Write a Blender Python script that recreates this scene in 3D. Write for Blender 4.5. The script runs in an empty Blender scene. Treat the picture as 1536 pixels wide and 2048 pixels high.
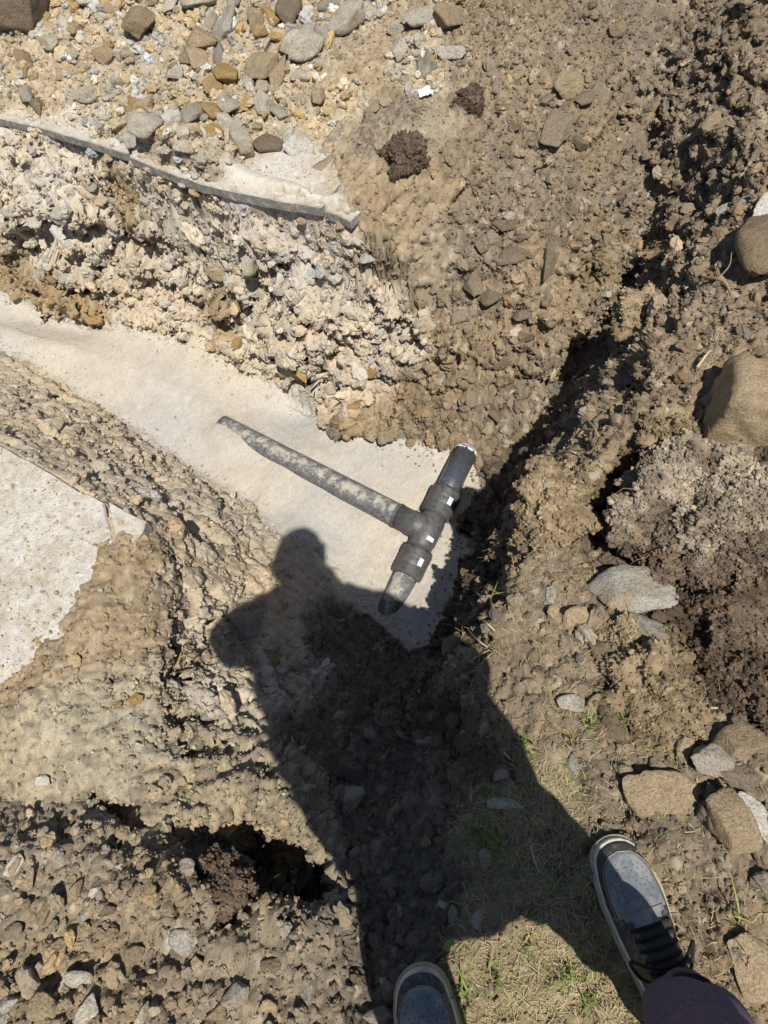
import bpy, bmesh, math, random
import numpy as np
from mathutils import Vector, Matrix, Euler

# ================================================================ camera, light, exposure
scene = bpy.context.scene
C = scene.collection
CAM_H = 1.58
CAM_R = Vector((0.969993, -0.211397, -0.1201)); CAM_U = Vector((0.243131, 0.843387, 0.479151)); CAM_F = Vector((0.0, 0.493973, -0.869477))
cam_data = bpy.data.cameras.new('camera')
cam = bpy.data.objects.new('camera', cam_data); C.objects.link(cam)
cam.matrix_world = Matrix(((CAM_R.x, CAM_U.x, -CAM_F.x, 0), (CAM_R.y, CAM_U.y, -CAM_F.y, 0), (CAM_R.z, CAM_U.z, -CAM_F.z, CAM_H), (0, 0, 0, 1)))
cam_data.sensor_fit = 'VERTICAL'; cam_data.sensor_height = 36.0; cam_data.lens = 36.0 * 1390.0 / 2048.0
cam_data.clip_start = .02; cam_data.clip_end = 2000
scene.camera = cam

SUN_DIR = Vector((-0.098432, 0.46729, -0.878608))            # the way the sunlight travels
elev = math.asin(-SUN_DIR.z); rot = math.atan2(-SUN_DIR.x, -SUN_DIR.y)
world = bpy.data.worlds.new('World'); scene.world = world; world.use_nodes = True
wn = world.node_tree.nodes; wl = world.node_tree.links
sky = wn.new('ShaderNodeTexSky'); sky.sky_type = 'NISHITA'; sky.sun_disc = False
sky.sun_elevation = elev; sky.sun_rotation = rot; sky.air_density = 1.0; sky.dust_density = 1.0; sky.ozone_density = 1.0
wl.new(sky.outputs[0], wn['Background'].inputs[0]); wn['Background'].inputs[1].default_value = .06
sun_data = bpy.data.lights.new('sun', 'SUN'); sun_data.energy = 4.6; sun_data.angle = math.radians(.53); sun_data.color = (1.0, .955, .87)
sun = bpy.data.objects.new('sun', sun_data); C.objects.link(sun)
sun.rotation_euler = SUN_DIR.to_track_quat('-Z', 'Y').to_euler(); sun.location = (0, -3, 6)
scene.view_settings.view_transform = 'Standard'; scene.view_settings.look = 'None'
scene.view_settings.exposure = .32; scene.view_settings.gamma = 1.0
scene.view_settings.use_curve_mapping = False
scene.cycles.max_bounces = 4; scene.cycles.diffuse_bounces = 2

rng = random.Random(7)
def lin(c):                                       # sRGB 0-255 -> linear
    return tuple((v / 255 / 12.92) if v < 10 else ((v / 255 + .055) / 1.055) ** 2.4 for v in c)

# ---------------------------------------------------------------- noise tools
def _h(ix, iy, iz, seed):
    with np.errstate(over='ignore'):
        n = (ix.astype(np.int64) * 374761393 + iy.astype(np.int64) * 668265263 + iz.astype(np.int64) * 1440662683 + seed * 974634777).astype(np.uint32)
        n = (n ^ (n >> np.uint32(13))) * np.uint32(1274126177)
        n = (n ^ (n >> np.uint32(16))) * np.uint32(2246822519)
        n = n ^ (n >> np.uint32(15))
    return n
def _f(n):
    return n.astype(np.float32) * np.float32(1.0 / 4294967295.0)
def vnoise(P, seed=0):
    I = np.floor(P).astype(np.int32); fr = (P - I).astype(np.float32); u = fr * fr * (3 - 2 * fr)
    r = 0
    for dx in (0, 1):
        wx = u[:, 0] if dx else 1 - u[:, 0]
        for dy in (0, 1):
            wy = u[:, 1] if dy else 1 - u[:, 1]
            for dz in (0, 1):
                wz = u[:, 2] if dz else 1 - u[:, 2]
                r = r + wx * wy * wz * _f(_h(I[:, 0] + dx, I[:, 1] + dy, I[:, 2] + dz, seed))
    return r * 2 - 1
def fbm(P, octaves=4, seed=0, gain=.5):
    a, s, t = 1.0, 0, 0
    for o in range(octaves):
        s = s + a * vnoise(P * (2.03 ** o) + 17.3 * o, seed + o); t += a; a *= gain
    return s / t
def worley(P, seed=0):
    """distance to the nearest and second nearest feature point, and a random id of the nearest cell"""
    I = np.floor(P).astype(np.int32); fr = (P - I).astype(np.float32)
    f1 = np.full(len(P), 9., np.float32); f2 = f1.copy(); cid = np.zeros(len(P), np.uint32)
    for dx in (-1, 0, 1):
        for dy in (-1, 0, 1):
            for dz in (-1, 0, 1):
                h = _h(I[:, 0] + dx, I[:, 1] + dy, I[:, 2] + dz, seed)
                ax = (h & np.uint32(1023)).astype(np.float32) / 1023; ay = ((h >> np.uint32(10)) & np.uint32(1023)).astype(np.float32) / 1023; az = ((h >> np.uint32(20)) & np.uint32(1023)).astype(np.float32) / 1023
                d = (dx + ax - fr[:, 0]) ** 2 + (dy + ay - fr[:, 1]) ** 2 + (dz + az - fr[:, 2]) ** 2
                m = d < f1
                f2 = np.where(m, f1, np.minimum(f2, d)); cid = np.where(m, h, cid); f1 = np.where(m, d, f1)
    return np.sqrt(f1), np.sqrt(f2), _f(cid * np.uint32(2654435761))
# ---------------------------------------------------------------- surveyed heights -> smooth base
def rbf_fit(pts):
    p = np.array(pts); n = len(p)
    d = np.sqrt(((p[:, None, :2] - p[None, :, :2]) ** 2).sum(-1) + 1e-6)
    A = np.zeros((n + 1, n + 1)); A[:n, :n] = -d - np.eye(n) * .006; A[:n, n] = 1; A[n, :n] = 1
    w = np.linalg.solve(A, np.append(p[:, 2], 0))
    return p, w
def rbf_eval(fit, x, y):
    p, w = fit; out = np.empty(len(x), np.float64)
    for i in range(0, len(x), 20000):
        d = np.sqrt((x[i:i+20000, None] - p[None, :, 0]) ** 2 + (y[i:i+20000, None] - p[None, :, 1]) ** 2 + 1e-6)
        out[i:i+20000] = -(d @ w[:-1]) + w[-1]
    return out
GX0, GX1, GY0, GY1, GS = -6.0, 6.0, -4.0, 9.0, .03
def make_base(pts):
    fit = rbf_fit(pts)
    xs = np.arange(GX0, GX1 + 1e-6, GS); ys = np.arange(GY0, GY1 + 1e-6, GS)
    X, Y = np.meshgrid(xs, ys)
    Zg = rbf_eval(fit, X.ravel(), Y.ravel()).reshape(X.shape)
    r = np.hypot(X, Y - 2.0); k = np.clip((6.0 - r) / 2.0, 0, 1); Zg = Zg * (k * k * (3 - 2 * k))
    return Zg
def sample(Zg, x, y):
    u = np.clip((x - GX0) / GS, 0, Zg.shape[1] - 1.001); v = np.clip((y - GY0) / GS, 0, Zg.shape[0] - 1.001)
    i = u.astype(int); j = v.astype(int); a = u - i; b = v - j
    return (Zg[j, i] * (1 - a) + Zg[j, i + 1] * a) * (1 - b) + (Zg[j + 1, i] * (1 - a) + Zg[j + 1, i + 1] * a) * b
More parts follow.
